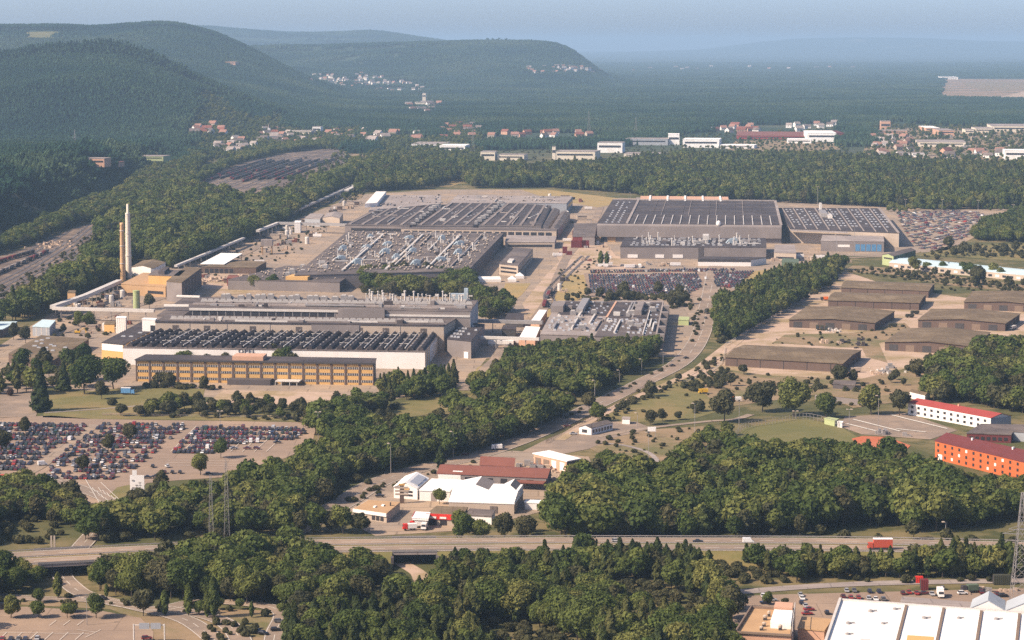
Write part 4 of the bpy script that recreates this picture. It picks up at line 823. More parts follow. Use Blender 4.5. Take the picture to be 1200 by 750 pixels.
for u in (.55, .8): B.pan('door', 'wall_white', 'F', u, u + .14, 0, 5)
B.pan('dark_wall', 'wall_dark', 'R', 0, 1, 0, 5.8)
B = Bld('snack_bar', 'narrow white building with a dark roof and row of windows by the works road', [(678.5,500.5),(693,502),(718,496),(704,494.5)], 4, 'wall_white', 'felt_grey', ridge=1.4, along='v')
for i in range(7): B.pan('window', 'glass_dark', 'R', .06 + .135*i, .14 + .135*i, 1.2, 2.9)
B.pan('window', 'glass_dark', 'F', .25, .65, 1.2, 3)
B = Bld('white_hut', 'tiny white hut at the corner of the dry field', [(729,491),(738,491.5),(738.5,489.5),(730,489)], 3, 'wall_white', 'felt_light')
B = Bld('field_hut', 'pale green hut at the edge of the playing field', [(966,491),(978,494),(983,491.5),(971,489.5)], 3, 'wall_green', 'wall_green'); B = Bld('white_box_hut', 'little white box beside the pale green hut', [(981.5,495),(987,495.5),(988,494.5),(983,494)], 3, 'wall_white', 'roof_white')
B = Bld('bunker', 'low dark bunker with pale roof edge beneath the depot trees', [(976,450),(1002,452),(1003,447),(978,446)], 3, 'wall_dark', 'felt_grey'); B = Bld('long_bunker', 'long grey low building behind the round field tree', [(955,462),(1010,468),(1012,461),(960,456)], 4, 'wall_grey', 'dirt')
# ---- barracks
B = Bld('white_barracks', 'long white two-storey barracks with a bright red roof', [(1064,472),(1161,490),(1185,487.5),(1087,470)], 7, 'wall_white', 'roof_red', ridge=2.0, over=.6)
for i in range(12):
    for z in (1.2, 4.2): B.pan('window', 'glass_dark', 'F', .04 + .08*i, .07 + .08*i, z, z + 1.5)
B.rb('chimney', 'wall_pink', .5, .515, .45, .52, 1.5, 3.2); B.pan('end_wall', 'wall_bluegrey', 'R', .01, .99, .1, 7)
B = Bld('orange_barracks', 'long orange-red barracks with a dark maroon roof at the right edge', [(1096,517),(1240,551.5),(1275,545),(1124,513)], 9.6, 'wall_redorange', 'roof_maroon', ridge=3.4, over=.8)
for i in range(16):
    for z in (1.2, 4.2, 7.3): B.pan('window', 'glass_dark' if (i * 7 + int(z)) % 5 else 'wall_white', 'F', .02 + .06*i, .036 + .06*i, z, z + 1.5)
B.pan('door', 'wall_white', 'F', .03, .065, 0, 3.2, .2); B.rb('chimney', 'wall_white', .22, .23, .4, .46, 2.6, 4.2); B.rb('chimney', 'wall_white', .55, .56, .4, .46, 2.6, 4.2)
B = Bld('kitchen_block', 'low grey flat-roofed block with maroon walls between the two barracks', [(1133,508),(1185,510),(1192,498.5),(1150,497.5)], 4.5, 'roof_maroon', 'felt_grey')
for i in range(7): B.pan('window', 'glass_dark', 'F', .06 + .13*i, .14 + .13*i, 1.2, 3)
B = Bld('white_hut', 'small white hut with brown roof behind the white barracks', [(1066,459),(1084,463.5),(1089,461),(1071,457)], 4, 'wall_white', 'felt_brown', ridge=1)
B = Bld('grey_block', 'grey flat block at the right edge beyond the maroon block', [(1184,506),(1240,510),(1240,500),(1188,498)], 5, 'wall_bluegrey', 'felt_grey')
# ---- retail sheds bottom right
B = Bld('white_warehouse', 'huge white-roofed warehouse filling the bottom right corner', [(948,812),(1290,842),(1290,727),(985,704.5)], 9, 'wall_grey', 'roof_white', over=.2)
for u in (.255, .40, .545, .69, .84): B.rb('roof_gutter', 'door_brown', u, u + .011, .02, .985, .0, .45)
B.rb('roof_edge', 'metal_pale', -.006, .004, 0, 1, 0, .9); B.rb('roof_edge', 'metal_pale', 0, 1, .988, 1.002, 0, .6); B.rb('roof_cabin', 'metal_pale', .13, .165, .42, .5, 0, 2.4)
HOOK = small('roof_fan', lambda m: (m.lathe(0,0,[(.8,0),(.8,.7),(.3,.9)],10,0), m.tube((.5,0,.5),(2.2,.4,.5),.28,.28,6,0)), ['metal_grey'])
B.copies('roof_fan', HOOK, [(.06,.72),(.19,.75),(.13,.88),(.22,.93),(.34,.85),(.47,.88),(.49,.55),(.36,.55),(.61,.9),(.76,.88),(.62,.6),(.78,.6),(.9,.85),(.07,.6)], rnd=.3)
B = Bld('ribbed_hall', 'grey ribbed wall hall behind the white roof at the bottom right', [(1056,706),(1139,713),(1140,707),(1058,700.5)], 8, 'wall_grey', 'felt_light')
for i in range(12): B.pan('rib', 'metal_grey', 'F', .02 + .083*i, .04 + .083*i, .2, 7.9, .3)
for q, lab in (([(1137,713),(1178,716),(1178,704.5),(1140,703)], 'blue-grey gabled hall left of its twin at the bottom right'), ([(1178,716),(1222,719),(1222,708),(1180,705)], 'blue-grey gabled hall at the right edge of the picture')):
    B = Bld('gabled_hall', lab, q, 8.5, 'wall_white', 'roof_bluegrey', ridge=3.4, along='v', over=.2)
B = Bld('tan_block', 'tan flat-roofed block with a dark parapet and white rooftop box', [(863,743),(927,747),(931,717),(881,714)], 9, 'wall_pink', 'wall_tan', over=.2)
mb = MB(); B.rbox(mb, -.02, .01, 0, 1, 0, 1.1); B.rbox(mb, 0, 1, .98, 1.01, 0, .9); B.rbox(mb, 0, 1, -.02, .0, 0, .7); B.rbox(mb, .98, 1.01, 0, 1, 0, .9); B.part('parapet', mb, 'door_brown')
B.rb('rooftop_box', 'roof_white', .58, .98, .25, .72, 0, 2.6); B.rb('rooftop_plant', 'wall_pink', .56, .97, .76, .98, 0, 3.2)
B.copies('roof_vent', VENT, [(.45,.3),(.42,.55),(.47,.7),(.78,.2),(.43,.15)], rnd=.5); 
mb = MB()
for v in (.1, .5, .9): p = B.at(1.02, v, 0); mb.tube(p, (p.x,p.y,B.top+4), .12)
mb.tube(B.at(1.02,.1,B.top+4), B.at(1.02,.9,B.top+4), .12); B.part('rooftop_rail', mb, 'metal_pale')
B = Bld('tan_link', 'lower tan link roof between the tan block and the white warehouse', [(935,737),(966,740),(975,727),(940,724)], 7, 'wall_pink', 'wall_tan')
B = Bld('ochre_block', 'ochre block at the bottom edge before the white warehouse roof', [(1062,757),(1092,760),(1094,748),(1064,746)], 11, 'wall_orange', 'wall_orange')
# ------------------------------------------------------------------ far buildings
def far(name, label, x0, x1, yb, yt, depth, wall, roof, ridge=0.0, cat='building', group=None, win=True):
    a = PT(x0, yb); 
    if a is None: return
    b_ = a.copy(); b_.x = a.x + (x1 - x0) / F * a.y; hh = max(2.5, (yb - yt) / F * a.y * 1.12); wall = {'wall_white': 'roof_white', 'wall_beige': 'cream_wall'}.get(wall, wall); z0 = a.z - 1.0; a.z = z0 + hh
    k_ = -.16 * (b_.x - a.x)
    g = [Vector((a.x, a.y, 0)), Vector((b_.x, a.y + k_, 0)), Vector((b_.x - k_, a.y + k_ + depth, 0)), Vector((a.x - k_, a.y + depth, 0))]
    B = Bld(name, label, None, hh, wall, roof, ridge=ridge, g=g, z0=z0, cat=cat, group=group, over=.5)
    if win: B.pan('window', 'glass_dark', 'F', .06, .94, hh*.55, hh*.75, .2)
    return B
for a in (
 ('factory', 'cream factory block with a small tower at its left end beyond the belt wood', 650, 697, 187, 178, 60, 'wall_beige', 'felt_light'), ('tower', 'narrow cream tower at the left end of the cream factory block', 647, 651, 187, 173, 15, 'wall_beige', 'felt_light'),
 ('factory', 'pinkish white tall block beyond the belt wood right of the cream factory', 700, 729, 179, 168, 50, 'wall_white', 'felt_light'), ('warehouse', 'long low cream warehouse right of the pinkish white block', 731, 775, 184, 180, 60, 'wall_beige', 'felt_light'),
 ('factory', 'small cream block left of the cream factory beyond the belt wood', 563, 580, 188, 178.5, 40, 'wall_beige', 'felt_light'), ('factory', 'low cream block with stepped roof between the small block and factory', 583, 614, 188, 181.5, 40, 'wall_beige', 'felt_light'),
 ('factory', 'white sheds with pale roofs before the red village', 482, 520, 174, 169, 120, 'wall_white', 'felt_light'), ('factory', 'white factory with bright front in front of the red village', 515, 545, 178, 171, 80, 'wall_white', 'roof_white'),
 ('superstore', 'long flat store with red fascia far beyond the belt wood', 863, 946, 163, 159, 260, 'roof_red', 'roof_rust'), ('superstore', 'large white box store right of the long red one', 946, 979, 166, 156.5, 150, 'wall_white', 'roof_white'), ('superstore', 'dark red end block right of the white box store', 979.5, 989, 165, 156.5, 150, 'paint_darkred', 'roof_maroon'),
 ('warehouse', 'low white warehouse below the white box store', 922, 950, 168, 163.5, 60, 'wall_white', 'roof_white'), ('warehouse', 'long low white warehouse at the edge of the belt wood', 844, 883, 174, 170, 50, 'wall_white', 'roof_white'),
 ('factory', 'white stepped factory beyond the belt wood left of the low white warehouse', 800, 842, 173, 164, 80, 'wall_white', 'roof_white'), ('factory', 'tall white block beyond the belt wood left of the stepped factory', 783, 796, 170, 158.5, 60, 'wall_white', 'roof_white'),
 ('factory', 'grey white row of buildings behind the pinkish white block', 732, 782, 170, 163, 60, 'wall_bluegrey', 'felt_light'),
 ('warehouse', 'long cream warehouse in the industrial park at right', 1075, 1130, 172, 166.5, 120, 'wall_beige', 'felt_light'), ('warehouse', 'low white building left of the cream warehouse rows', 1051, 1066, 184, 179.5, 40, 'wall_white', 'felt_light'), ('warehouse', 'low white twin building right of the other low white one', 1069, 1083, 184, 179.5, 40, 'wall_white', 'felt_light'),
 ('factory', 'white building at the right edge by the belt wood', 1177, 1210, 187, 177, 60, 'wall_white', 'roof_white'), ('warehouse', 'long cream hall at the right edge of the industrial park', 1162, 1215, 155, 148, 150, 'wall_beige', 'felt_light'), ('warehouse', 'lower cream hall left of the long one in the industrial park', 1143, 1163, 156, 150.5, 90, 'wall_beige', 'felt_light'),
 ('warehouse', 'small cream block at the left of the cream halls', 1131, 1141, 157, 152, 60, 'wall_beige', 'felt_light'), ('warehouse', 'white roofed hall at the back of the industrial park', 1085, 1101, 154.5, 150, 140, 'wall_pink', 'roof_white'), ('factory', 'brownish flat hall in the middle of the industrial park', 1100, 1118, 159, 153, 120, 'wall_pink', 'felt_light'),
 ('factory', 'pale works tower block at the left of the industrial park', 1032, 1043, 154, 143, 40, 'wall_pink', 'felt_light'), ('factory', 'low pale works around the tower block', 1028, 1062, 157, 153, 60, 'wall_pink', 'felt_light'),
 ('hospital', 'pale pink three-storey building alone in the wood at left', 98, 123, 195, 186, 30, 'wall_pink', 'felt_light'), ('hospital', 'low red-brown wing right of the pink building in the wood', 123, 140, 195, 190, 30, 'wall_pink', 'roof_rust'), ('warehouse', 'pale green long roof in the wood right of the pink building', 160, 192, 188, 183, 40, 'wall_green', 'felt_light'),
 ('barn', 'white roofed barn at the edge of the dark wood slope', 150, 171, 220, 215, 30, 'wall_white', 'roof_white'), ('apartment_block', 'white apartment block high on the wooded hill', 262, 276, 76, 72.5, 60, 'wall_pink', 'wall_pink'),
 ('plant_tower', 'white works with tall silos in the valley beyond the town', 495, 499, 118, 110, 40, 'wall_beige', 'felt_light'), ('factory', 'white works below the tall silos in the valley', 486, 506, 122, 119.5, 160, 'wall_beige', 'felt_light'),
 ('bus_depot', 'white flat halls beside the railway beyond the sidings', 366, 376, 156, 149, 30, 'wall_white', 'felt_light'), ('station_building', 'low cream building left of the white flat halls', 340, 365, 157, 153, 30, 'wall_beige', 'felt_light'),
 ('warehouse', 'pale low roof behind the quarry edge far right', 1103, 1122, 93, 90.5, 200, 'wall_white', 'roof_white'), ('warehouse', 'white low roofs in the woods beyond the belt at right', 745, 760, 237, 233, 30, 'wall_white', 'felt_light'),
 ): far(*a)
def house_mesh(k, wall, roof):
    m = MB(); L, W_, hh, r = (11 + 2*k), 9, 5 + k % 2 * 1.5, 4
    q = [(-L/2,-W_/2),(L/2,-W_/2),(L/2,W_/2),(-L/2,W_/2)]
    for i in range(4): a, b_ = q[i], q[(i+1)%4]; m.poly([(*a,-2),(*b_,-2),(*b_,hh),(*a,hh)])
    m.poly([(-L/2,W_/2,hh),(-L/2,-W_/2,hh),(-L/2,0,hh+r)]); m.poly([(L/2,-W_/2,hh),(L/2,W_/2,hh),(L/2,0,hh+r)])
    for sx in (-.28, 0, .28):
        m.poly([(sx*L-.6,-W_/2-.03,hh*.35),(sx*L+.6,-W_/2-.03,hh*.35),(sx*L+.6,-W_/2-.03,hh*.65),(sx*L-.6,-W_/2-.03,hh*.65)], 1)
    w_ = m.mesh('wall', [M[wall], M['glass_dark']]); m = MB(); o = .6
    for s in (-1, 1): m.hexa([(-L/2-o,s*(W_/2+o),hh-.4),(L/2+o,s*(W_/2+o),hh-.4),(L/2+o,0,hh+r),(-L/2-o,0,hh+r)], [(-L/2-o,s*(W_/2+o),hh-.1),(L/2+o,s*(W_/2+o),hh-.1),(L/2+o,0,hh+r+.3),(-L/2-o,0,hh+r+.3)])
    m.box(L*.2, .6, hh+r-1, .8, .8, 2)
    return w_, m.mesh('roof', M[roof]), wall, roof
mat('roof_tile', (.30,.16,.12), (.22,.12,.09), .2)
HM = [house_mesh(0,'wall_white','roof_tile'), house_mesh(1,'wall_beige','roof_tile'), house_mesh(2,'wall_white','felt_grey'), house_mesh(3,'wall_pink','roof_rust'), house_mesh(1,'wall_white','felt_light')]
WN = {'wall_white': 'white', 'wall_beige': 'cream', 'wall_pink': 'pinkish'}; RN = {'roof_rust': 'red roof', 'roof_tile': 'tiled roof', 'felt_grey': 'grey roof', 'felt_light': 'pale roof'}
HOUSES = []
def houses(n, poly, where, group, sc=1.0, red=False):
    xs = [p[0] for p in poly]; yy = [p[1] for p in poly]; done = 0; tries = 0
    while done < n and tries < n * 40:
        tries += 1; x, y = random.uniform(min(xs), max(xs)), random.uniform(min(yy), max(yy))
        if not inside(np.array([[x, y]]), poly)[0]: continue
        p = PT(x, y)
        if p is None: continue
        sp = 17 * sc
        if any((p.x-q[0])**2 + (p.y-q[1])**2 < sp*sp for q in HOUSES): continue
        HOUSES.append((p.x, p.y, p.z)); k_ = random.choice((0, 1, 3, 3, 2)) if red else random.choice((0, 1, 2, 2, 4, 4)); w_, r_, wn_, rn_ = HM[k_]
        t = thing('house', '%s house with a %s %s' % (WN[wn_], RN[rn_], where), 'house', p, group, random.uniform(-.9, .9)); t.scale = (sc * random.uniform(.85, 1.3),) * 3
        for nm, me_ in (('wall', w_), ('roof', r_)):
            o = bpy.data.objects.new(nm, me_); COL.objects.link(o); o.parent = t
        done += 1
houses(12, [(224,160),(232,150),(262,148),(262,160)], 'in the village corner left of the rail sidings', 'houses left of the rail sidings', 1.15, True)
houses(22, [(252,178),(255,165),(285,164),(300,172),(272,182)], 'among trees just above the rail sidings', 'houses above the rail sidings', 1.0)
houses(22, [(302,168),(305,150),(330,150),(345,165),(325,172)], 'in the village around the church beyond the sidings', 'houses around the church', 1.0)
houses(18, [(340,170),(345,160),(430,150),(425,165),(380,172)], 'beside the road beyond the sidings', 'houses beyond the sidings', 1.0)
houses(20, [(512,165),(515,148),(545,146),(562,150),(560,164)], 'in the red-roofed village beyond the white factory', 'houses of the red-roofed village', 1.15, True)
houses(14, [(565,163),(570,157),(720,157),(680,162)], 'in the line of houses before the far forest', 'row of houses before the far forest', 1.1, True)
houses(16, [(832,156),(835,150),(890,149),(895,156)], 'behind the long red store', 'houses behind the long red store', 1.1, True)
houses(10, [(922,155),(925,149),(990,145),(990,156)], 'behind the white box store', 'houses behind the white box store', 1.2)
houses(26, [(1016,186),(1018,160),(1045,158),(1075,160),(1070,186)], 'at the left side of the industrial park', 'houses by the industrial park', 1.0)
houses(10, [(1090,185),(1095,178),(1175,180),(1175,187)], 'along the belt wood at the right', 'houses along the belt wood', 1.3, True)
houses(95, [(355,96),(375,86),(440,88),(480,98),(505,108),(485,114),(430,106),(385,100)], 'in the valley town before the hills', 'houses of the valley town', 1.1)
houses(34, [(590,85),(640,78),(700,79),(705,86),(640,87)], 'in the far town under the long ridge', 'houses of the far town', 1.3)
houses(12, [(460,130),(480,122),(520,124),(505,136)], 'in the wood beyond the valley works', 'houses beyond the valley works', 1.5)
houses(11, [(430,172),(440,158),(505,158),(500,176),(470,166)], 'between the sidings and the white factory', 'houses before the white factory', 1.3)
houses(14, [(720,84),(760,80),(1000,78),(1000,82)], 'scattered far out on the hazy plain', 'houses on the hazy plain', 2)
a = PT(317, 158); t = thing('church', 'white church with pointed spire in the village beyond the sidings', 'church', a)
MB().box(a.x+9,a.y,a.z-1,18,9,8).build('nave', M['wall_white'], t); mb = MB(); z=a.z+7; mb.poly([(a.x,a.y-5,z),(a.x+18,a.y-5,z),(a.x+18,a.y,z+5),(a.x,a.y,z+5)]); mb.poly([(a.x+18,a.y+5,z),(a.x,a.y+5,z),(a.x,a.y,z+5),(a.x+18,a.y,z+5)]); mb.build('roof', M['roof_rust'], t)
MB().box(a.x-3,a.y,a.z-1,6,6,17).build('tower', M['wall_white'], t); mb = MB(); mb.lathe(a.x-3,a.y,[(4.2,a.z+16),(.1,a.z+27)],4); mb.build('spire', M['felt_grey'], t)
#TREES
# ------------------------------------------------------------------ trees
def cards(pos, nrm, size, rng):
    """one quad per row of POS, roughly facing NRM"""
    n = len(pos); r = rng.normal(size=(n, 3)); nr = nrm / np.linalg.norm(nrm, axis=1, keepdims=True)
    u = np.cross(nr, r); u /= np.linalg.norm(u, axis=1, keepdims=True) + 1e-9; v = np.cross(nr, u)
    s = (size * rng.uniform(.6, 1.35, n))[:, None]; a = rng.uniform(.6, 1.0, n)[:, None]
    V = np.stack([pos - u*s - v*s*a, pos + u*s*.9 - v*s*a*.8, pos + u*s + v*s*a, pos - u*s*.8 + v*s*a*.9], 1).reshape(-1, 3)
    return V, (np.arange(n * 4).reshape(-1, 4))
def ball(c, r, rng, nu=7, nv=4):
    V = []; 
    for i in range(nv + 1):
        t = math.pi * i / nv
        for k in range(nu):
            a = 2 * math.pi * k / nu; q = r * rng.uniform(.85, 1.1)
            V.append((c[0] + q[0]*math.sin(t)*math.cos(a), c[1] + q[1]*math.sin(t)*math.sin(a), c[2] + q[2]*math.cos(t)))
    Fc = [(i*nu+k, (i+1)*nu+k, (i+1)*nu+(k+1)%nu, i*nu+(k+1)%nu) for i in range(nv) for k in range(nu)]
    return V, Fc
def crown(kind, h, w, n, size, seed, core=True):
    rng = np.random.default_rng(seed); V, Fc = [], []
    def add(v, f):
        o = len(V); V.extend(np.asarray(v).tolist()); Fc.extend([tuple(int(i) + o for i in q) for q in f])
    if kind in ('broad', 'bush'):
        lo, hi = (.22, 1.0) if kind == 'broad' else (.0, 1.0); cz, rz = h * (lo + hi) / 2, h * (hi - lo) / 2
        L = 13 if n > 500 else 7; ctr, rad = [], []
        for i in range(L):
            d = rng.normal(size=3); d /= np.linalg.norm(d); q = rng.uniform(.35, .72)
            ctr.append((d[0]*w*.5*q, d[1]*w*.5*q, cz + d[2]*rz*q)); rad.append(rng.uniform(.24, .38) * w * np.array([1, 1, rng.uniform(.8, 1.1) * min(1.3, 2*rz/w)]) * (.8 if d[2] < -.3 else 1))
        ctr.append((0, 0, cz)); rad.append(np.array([w*.34, w*.34, rz*.72])); ctr, rad = np.array(ctr), np.array(rad)
        pr = (rad[:, 0] ** 2); pr /= pr.sum(); idx = rng.choice(len(ctr), n, p=pr); d = rng.normal(size=(n, 3)); d[:, 2] += .25; d /= np.linalg.norm(d, axis=1, keepdims=True)
        pos = ctr[idx] + d * rad[idx] * rng.uniform(.78, 1.08, (n, 1)); nr = d + rng.normal(size=(n, 3)) * .45; add(*cards(pos, nr, size, rng))
        if core:
            for c, r in zip(ctr, rad): add(*ball(c, r * .70, rng, 6, 4))
    else:
        z0 = {'pine': .18, 'spruce': .06, 'poplar': .10}[kind] * h; t = rng.uniform(0, 1, n) ** (1.25 if kind != 'poplar' else 1); z = z0 + (h - z0) * t
        if kind == 'pine': R = w/2 * np.clip((1 - t) ** .62 * (.75 + .5 * np.sin(t * 17 + rng.uniform(0, 6)) * .4) * (.45 + 1.6 * np.minimum(t, .35)), .03, 1.2)
        elif kind == 'spruce': R = w/2 * (1 - t) * (.85 + .3 * ((t * 11) % 1.0)) + .12
        else: R = w/2 * np.sin(np.pi * np.clip(t * .93 + .05, 0, 1)) ** .7
        a = rng.uniform(0, 2*math.pi, n); lob = 1 + .25 * np.sin(a * 3 + z * .8 + seed) + .15 * np.sin(a * 5 - z * 1.7); rr = R * lob * rng.uniform(.55, 1.05, n) ** .6
        pos = np.stack([rr*np.cos(a), rr*np.sin(a), z], 1); nr = np.stack([np.cos(a), np.sin(a), np.full(n, .55)], 1) + rng.normal(size=(n, 3)) * .4; add(*cards(pos, nr, size, rng))
        if core:
            P_ = 7; zs = np.linspace(0, 1, 7)
            for i in range(6):
                tt = zs[i]; r0 = {'pine': .5*(1-tt)**.7*(.5+1.2*min(tt,.35)), 'spruce': .5*(1-tt), 'poplar': .5*math.sin(math.pi*min(1,tt*.93+.07))}[kind] * w * .72
                add(*ball((0, 0, z0 + (h-z0)*(tt+.08)), np.array([max(r0,.15), max(r0,.15), (h-z0)*.13]), rng, 6, 3))
    return V, Fc
def mk(name, V, Fc, m):
    me = bpy.data.meshes.new(name); me.from_pydata([tuple(v) for v in V], [], Fc); me.materials.append(M[m]); return me
def trunk_mesh(h, r, top, limbs, seed):
    mb = MB(); rng = random.Random(seed); p = Vector((0, 0, -.3)); prev = r
    for i in range(4):
        q = Vector((rng.uniform(-.25, .25), rng.uniform(-.25, .25), h * top * (i + 1) / 4)); rr = r * (1 - .2 * (i + 1)); mb.tube(p, q, prev, rr, 6); p, prev = q, rr
    for i in range(limbs):
        a = rng.uniform(0, 6.28); z = h * rng.uniform(.25, top * .8); L = h * rng.uniform(.12, .24); mb.tube((0, 0, z), (math.cos(a)*L, math.sin(a)*L, z + L*.8), r*.35, r*.1, 4)
    return mb
SPEC = {  # kind: height, width, material, name, category, adjective
 'broad': (13, 10.5, 'leaf_broad'), 'pine': (14, 7.5, 'leaf_pine'), 'spruce': (15, 6.5, 'leaf_pine'), 'poplar': (13, 3.3, 'leaf_bright'), 'bush': (4.2, 5.0, 'leaf_dull'), 'dull': (12, 8.5, 'leaf_dull'), 'light': (11, 9, 'leaf_bright'), 'red': (6.5, 6, 'leaf_red')}
SHAPE = {'dull': 'broad', 'light': 'broad', 'red': 'bush'}
def proto(kind, lvl, seed):
    h, w_, m = SPEC[kind]; rng = random.Random(seed); h *= rng.uniform(.9, 1.1); w_ *= rng.uniform(.88, 1.12); sh = SHAPE.get(kind, kind)
    n, sz = {0: (3000, .40), 1: (1100, .6), 2: (120, 1.55)}[lvl]
    if sh == 'bush': n, sz = n // 2, sz * .8
    if sh == 'poplar': sz *= .75
    V, Fc = crown(sh, h, w_, n, sz, seed); t = trunk_mesh(h, h * .018 + .06, .8, 4 if lvl == 0 else 0, seed)
    return mk(kind + '_crown', V, Fc, m), t, h
PROTO = {}
for ki, k_ in enumerate(SPEC):
    for lvl in (0, 1):
        PROTO[k_, lvl] = [proto(k_, lvl, 100 * ki + 10 * lvl + i) for i in range(7 if lvl == 0 else 4)]
TRUNKS = {k_: [t.mesh('trunk', M['bark']) for _, t, _ in v] for k_, v in PROTO.items()}
LIB = bpy.data.collections.new('prototypes')
def lib(name, me_list):
    """an unlinked collection of meshes for instancing stuff"""
    c = bpy.data.collections.new(name)
    for i, me_ in enumerate(me_list):
        o = bpy.data.objects.new('%s_%02d' % (name, i), me_); c.objects.link(o)
    return c
def join(name, metas):
    V, Fc, Mi, ms = [], [], [], []
    for me_ in metas:
        o = len(V); V += [tuple(v.co) for v in me_.vertices]
        if me_.materials[0] not in ms: ms.append(me_.materials[0])
        i = ms.index(me_.materials[0]); Fc += [tuple(a + o for a in p.vertices) for p in me_.polygons]; Mi += [i] * len(me_.polygons)
    r = bpy.data.meshes.new(name); r.from_pydata(V, [], Fc); [r.materials.append(x) for x in ms]; r.polygons.foreach_set('material_index', Mi); return r
def scatter(name, label, coll, pts, idx, yaw, scl, tilt=None, cat=None):
    me_ = bpy.data.meshes.new(name); n = len(pts); me_.vertices.add(n); me_.vertices.foreach_set('co', np.asarray(pts, np.float32).ravel())
    rot = np.zeros((n, 3), np.float32); rot[:, 2] = yaw
    if tilt is not None: rot[:, :2] = tilt
    for nm, tp, ar in (('turn', 'FLOAT_VECTOR', rot), ('size', 'FLOAT_VECTOR', np.asarray(scl, np.float32)), ):
        at_ = me_.attributes.new(nm, tp, 'POINT'); at_.data.foreach_set('vector', ar.ravel())
    at_ = me_.attributes.new('pick', 'INT', 'POINT'); at_.data.foreach_set('value', np.asarray(idx, np.int32))
    o = bpy.data.objects.new(name, me_); COL.objects.link(o); tag(o, label, cat, None, 'stuff')
    g = bpy.data.node_groups.new(name + '_nodes', 'GeometryNodeTree'); g.interface.new_socket('Geometry', in_out='INPUT', socket_type='NodeSocketGeometry'); g.interface.new_socket('Geometry', in_out='OUTPUT', socket_type='NodeSocketGeometry')
    N = g.nodes.new; L = g.links.new; gi, go = N('NodeGroupInput'), N('NodeGroupOutput'); ip = N('GeometryNodeInstanceOnPoints'); ci = N('GeometryNodeCollectionInfo')
    ci.inputs['Collection'].default_value = coll; ci.inputs['Separate Children'].default_value = True; ci.inputs['Reset Children'].default_value = True
    mp = N('GeometryNodeMeshToPoints'); L(gi.outputs[0], mp.inputs[0]); L(mp.outputs[0], ip.inputs['Points']); L(ci.outputs[0], ip.inputs['Instance']); ip.inputs['Pick Instance'].default_value = True
    for nm, dt, so_ in (('turn', 'FLOAT_VECTOR', 'Rotation'), ('size', 'FLOAT_VECTOR', 'Scale'), ('pick', 'INT', 'Instance Index')):
        a_ = N('GeometryNodeInputNamedAttribute'); a_.data_type = dt; a_.inputs['Name'].default_value = nm; L(a_.outputs[0], ip.inputs[so_])
    L(ip.outputs[0], go.inputs[0]); md = o.modifiers.new('scatter', 'NODES'); md.node_group = g; return o
KIND_NAME = {'broad': ('broadleaf_tree', 'tree'), 'pine': ('pine_tree', 'tree'), 'spruce': ('spruce_tree', 'tree'), 'poplar': ('poplar_tree', 'tree'), 'bush': ('shrub', 'shrub'), 'dull': ('broadleaf_tree', 'tree'), 'light': ('broadleaf_tree', 'tree'), 'red': ('shrub', 'shrub')}
ADJ = {'broad': 'dark green broadleaf tree', 'pine': 'dark shaggy pine tree', 'spruce': 'dark pointed spruce', 'poplar': 'slim yellow-green poplar', 'bush': 'low dull green shrub', 'dull': 'dull olive broadleaf tree', 'light': 'bright yellow-green broadleaf tree', 'red': 'low reddish brown shrub'}
def tree(kind, p, s, label, group=None, sz=1.0):
    i = random.randrange(len(PROTO[kind, 0])); nm, cat = KIND_NAME[kind]
    t = thing(nm, label, cat, p, group, random.uniform(0, 6.28)); t.scale = (s * sz, s * sz, s)
    for n_, me_ in (('crown', PROTO[kind, 0][i][0]), ('trunk', TRUNKS[kind, 0][i])):
        o = bpy.data.objects.new(n_, me_); COL.objects.link(o); o.parent = t
    return t
def fill(poly, sp, jit=.8):
    w_ = [P(x, y) for x, y in poly]; xs = [p.x for p in w_]; yy = [p.y for p in w_]
    gx, gy = np.meshgrid(np.arange(min(xs), max(xs) + sp, sp), np.arange(min(yy), max(yy) + sp, sp)); q = np.stack([gx.ravel(), gy.ravel()], 1)
    q = q + RNG.uniform(-.5, .5, q.shape) * sp * jit; return q[inside(q, [(p.x, p.y) for p in w_])]
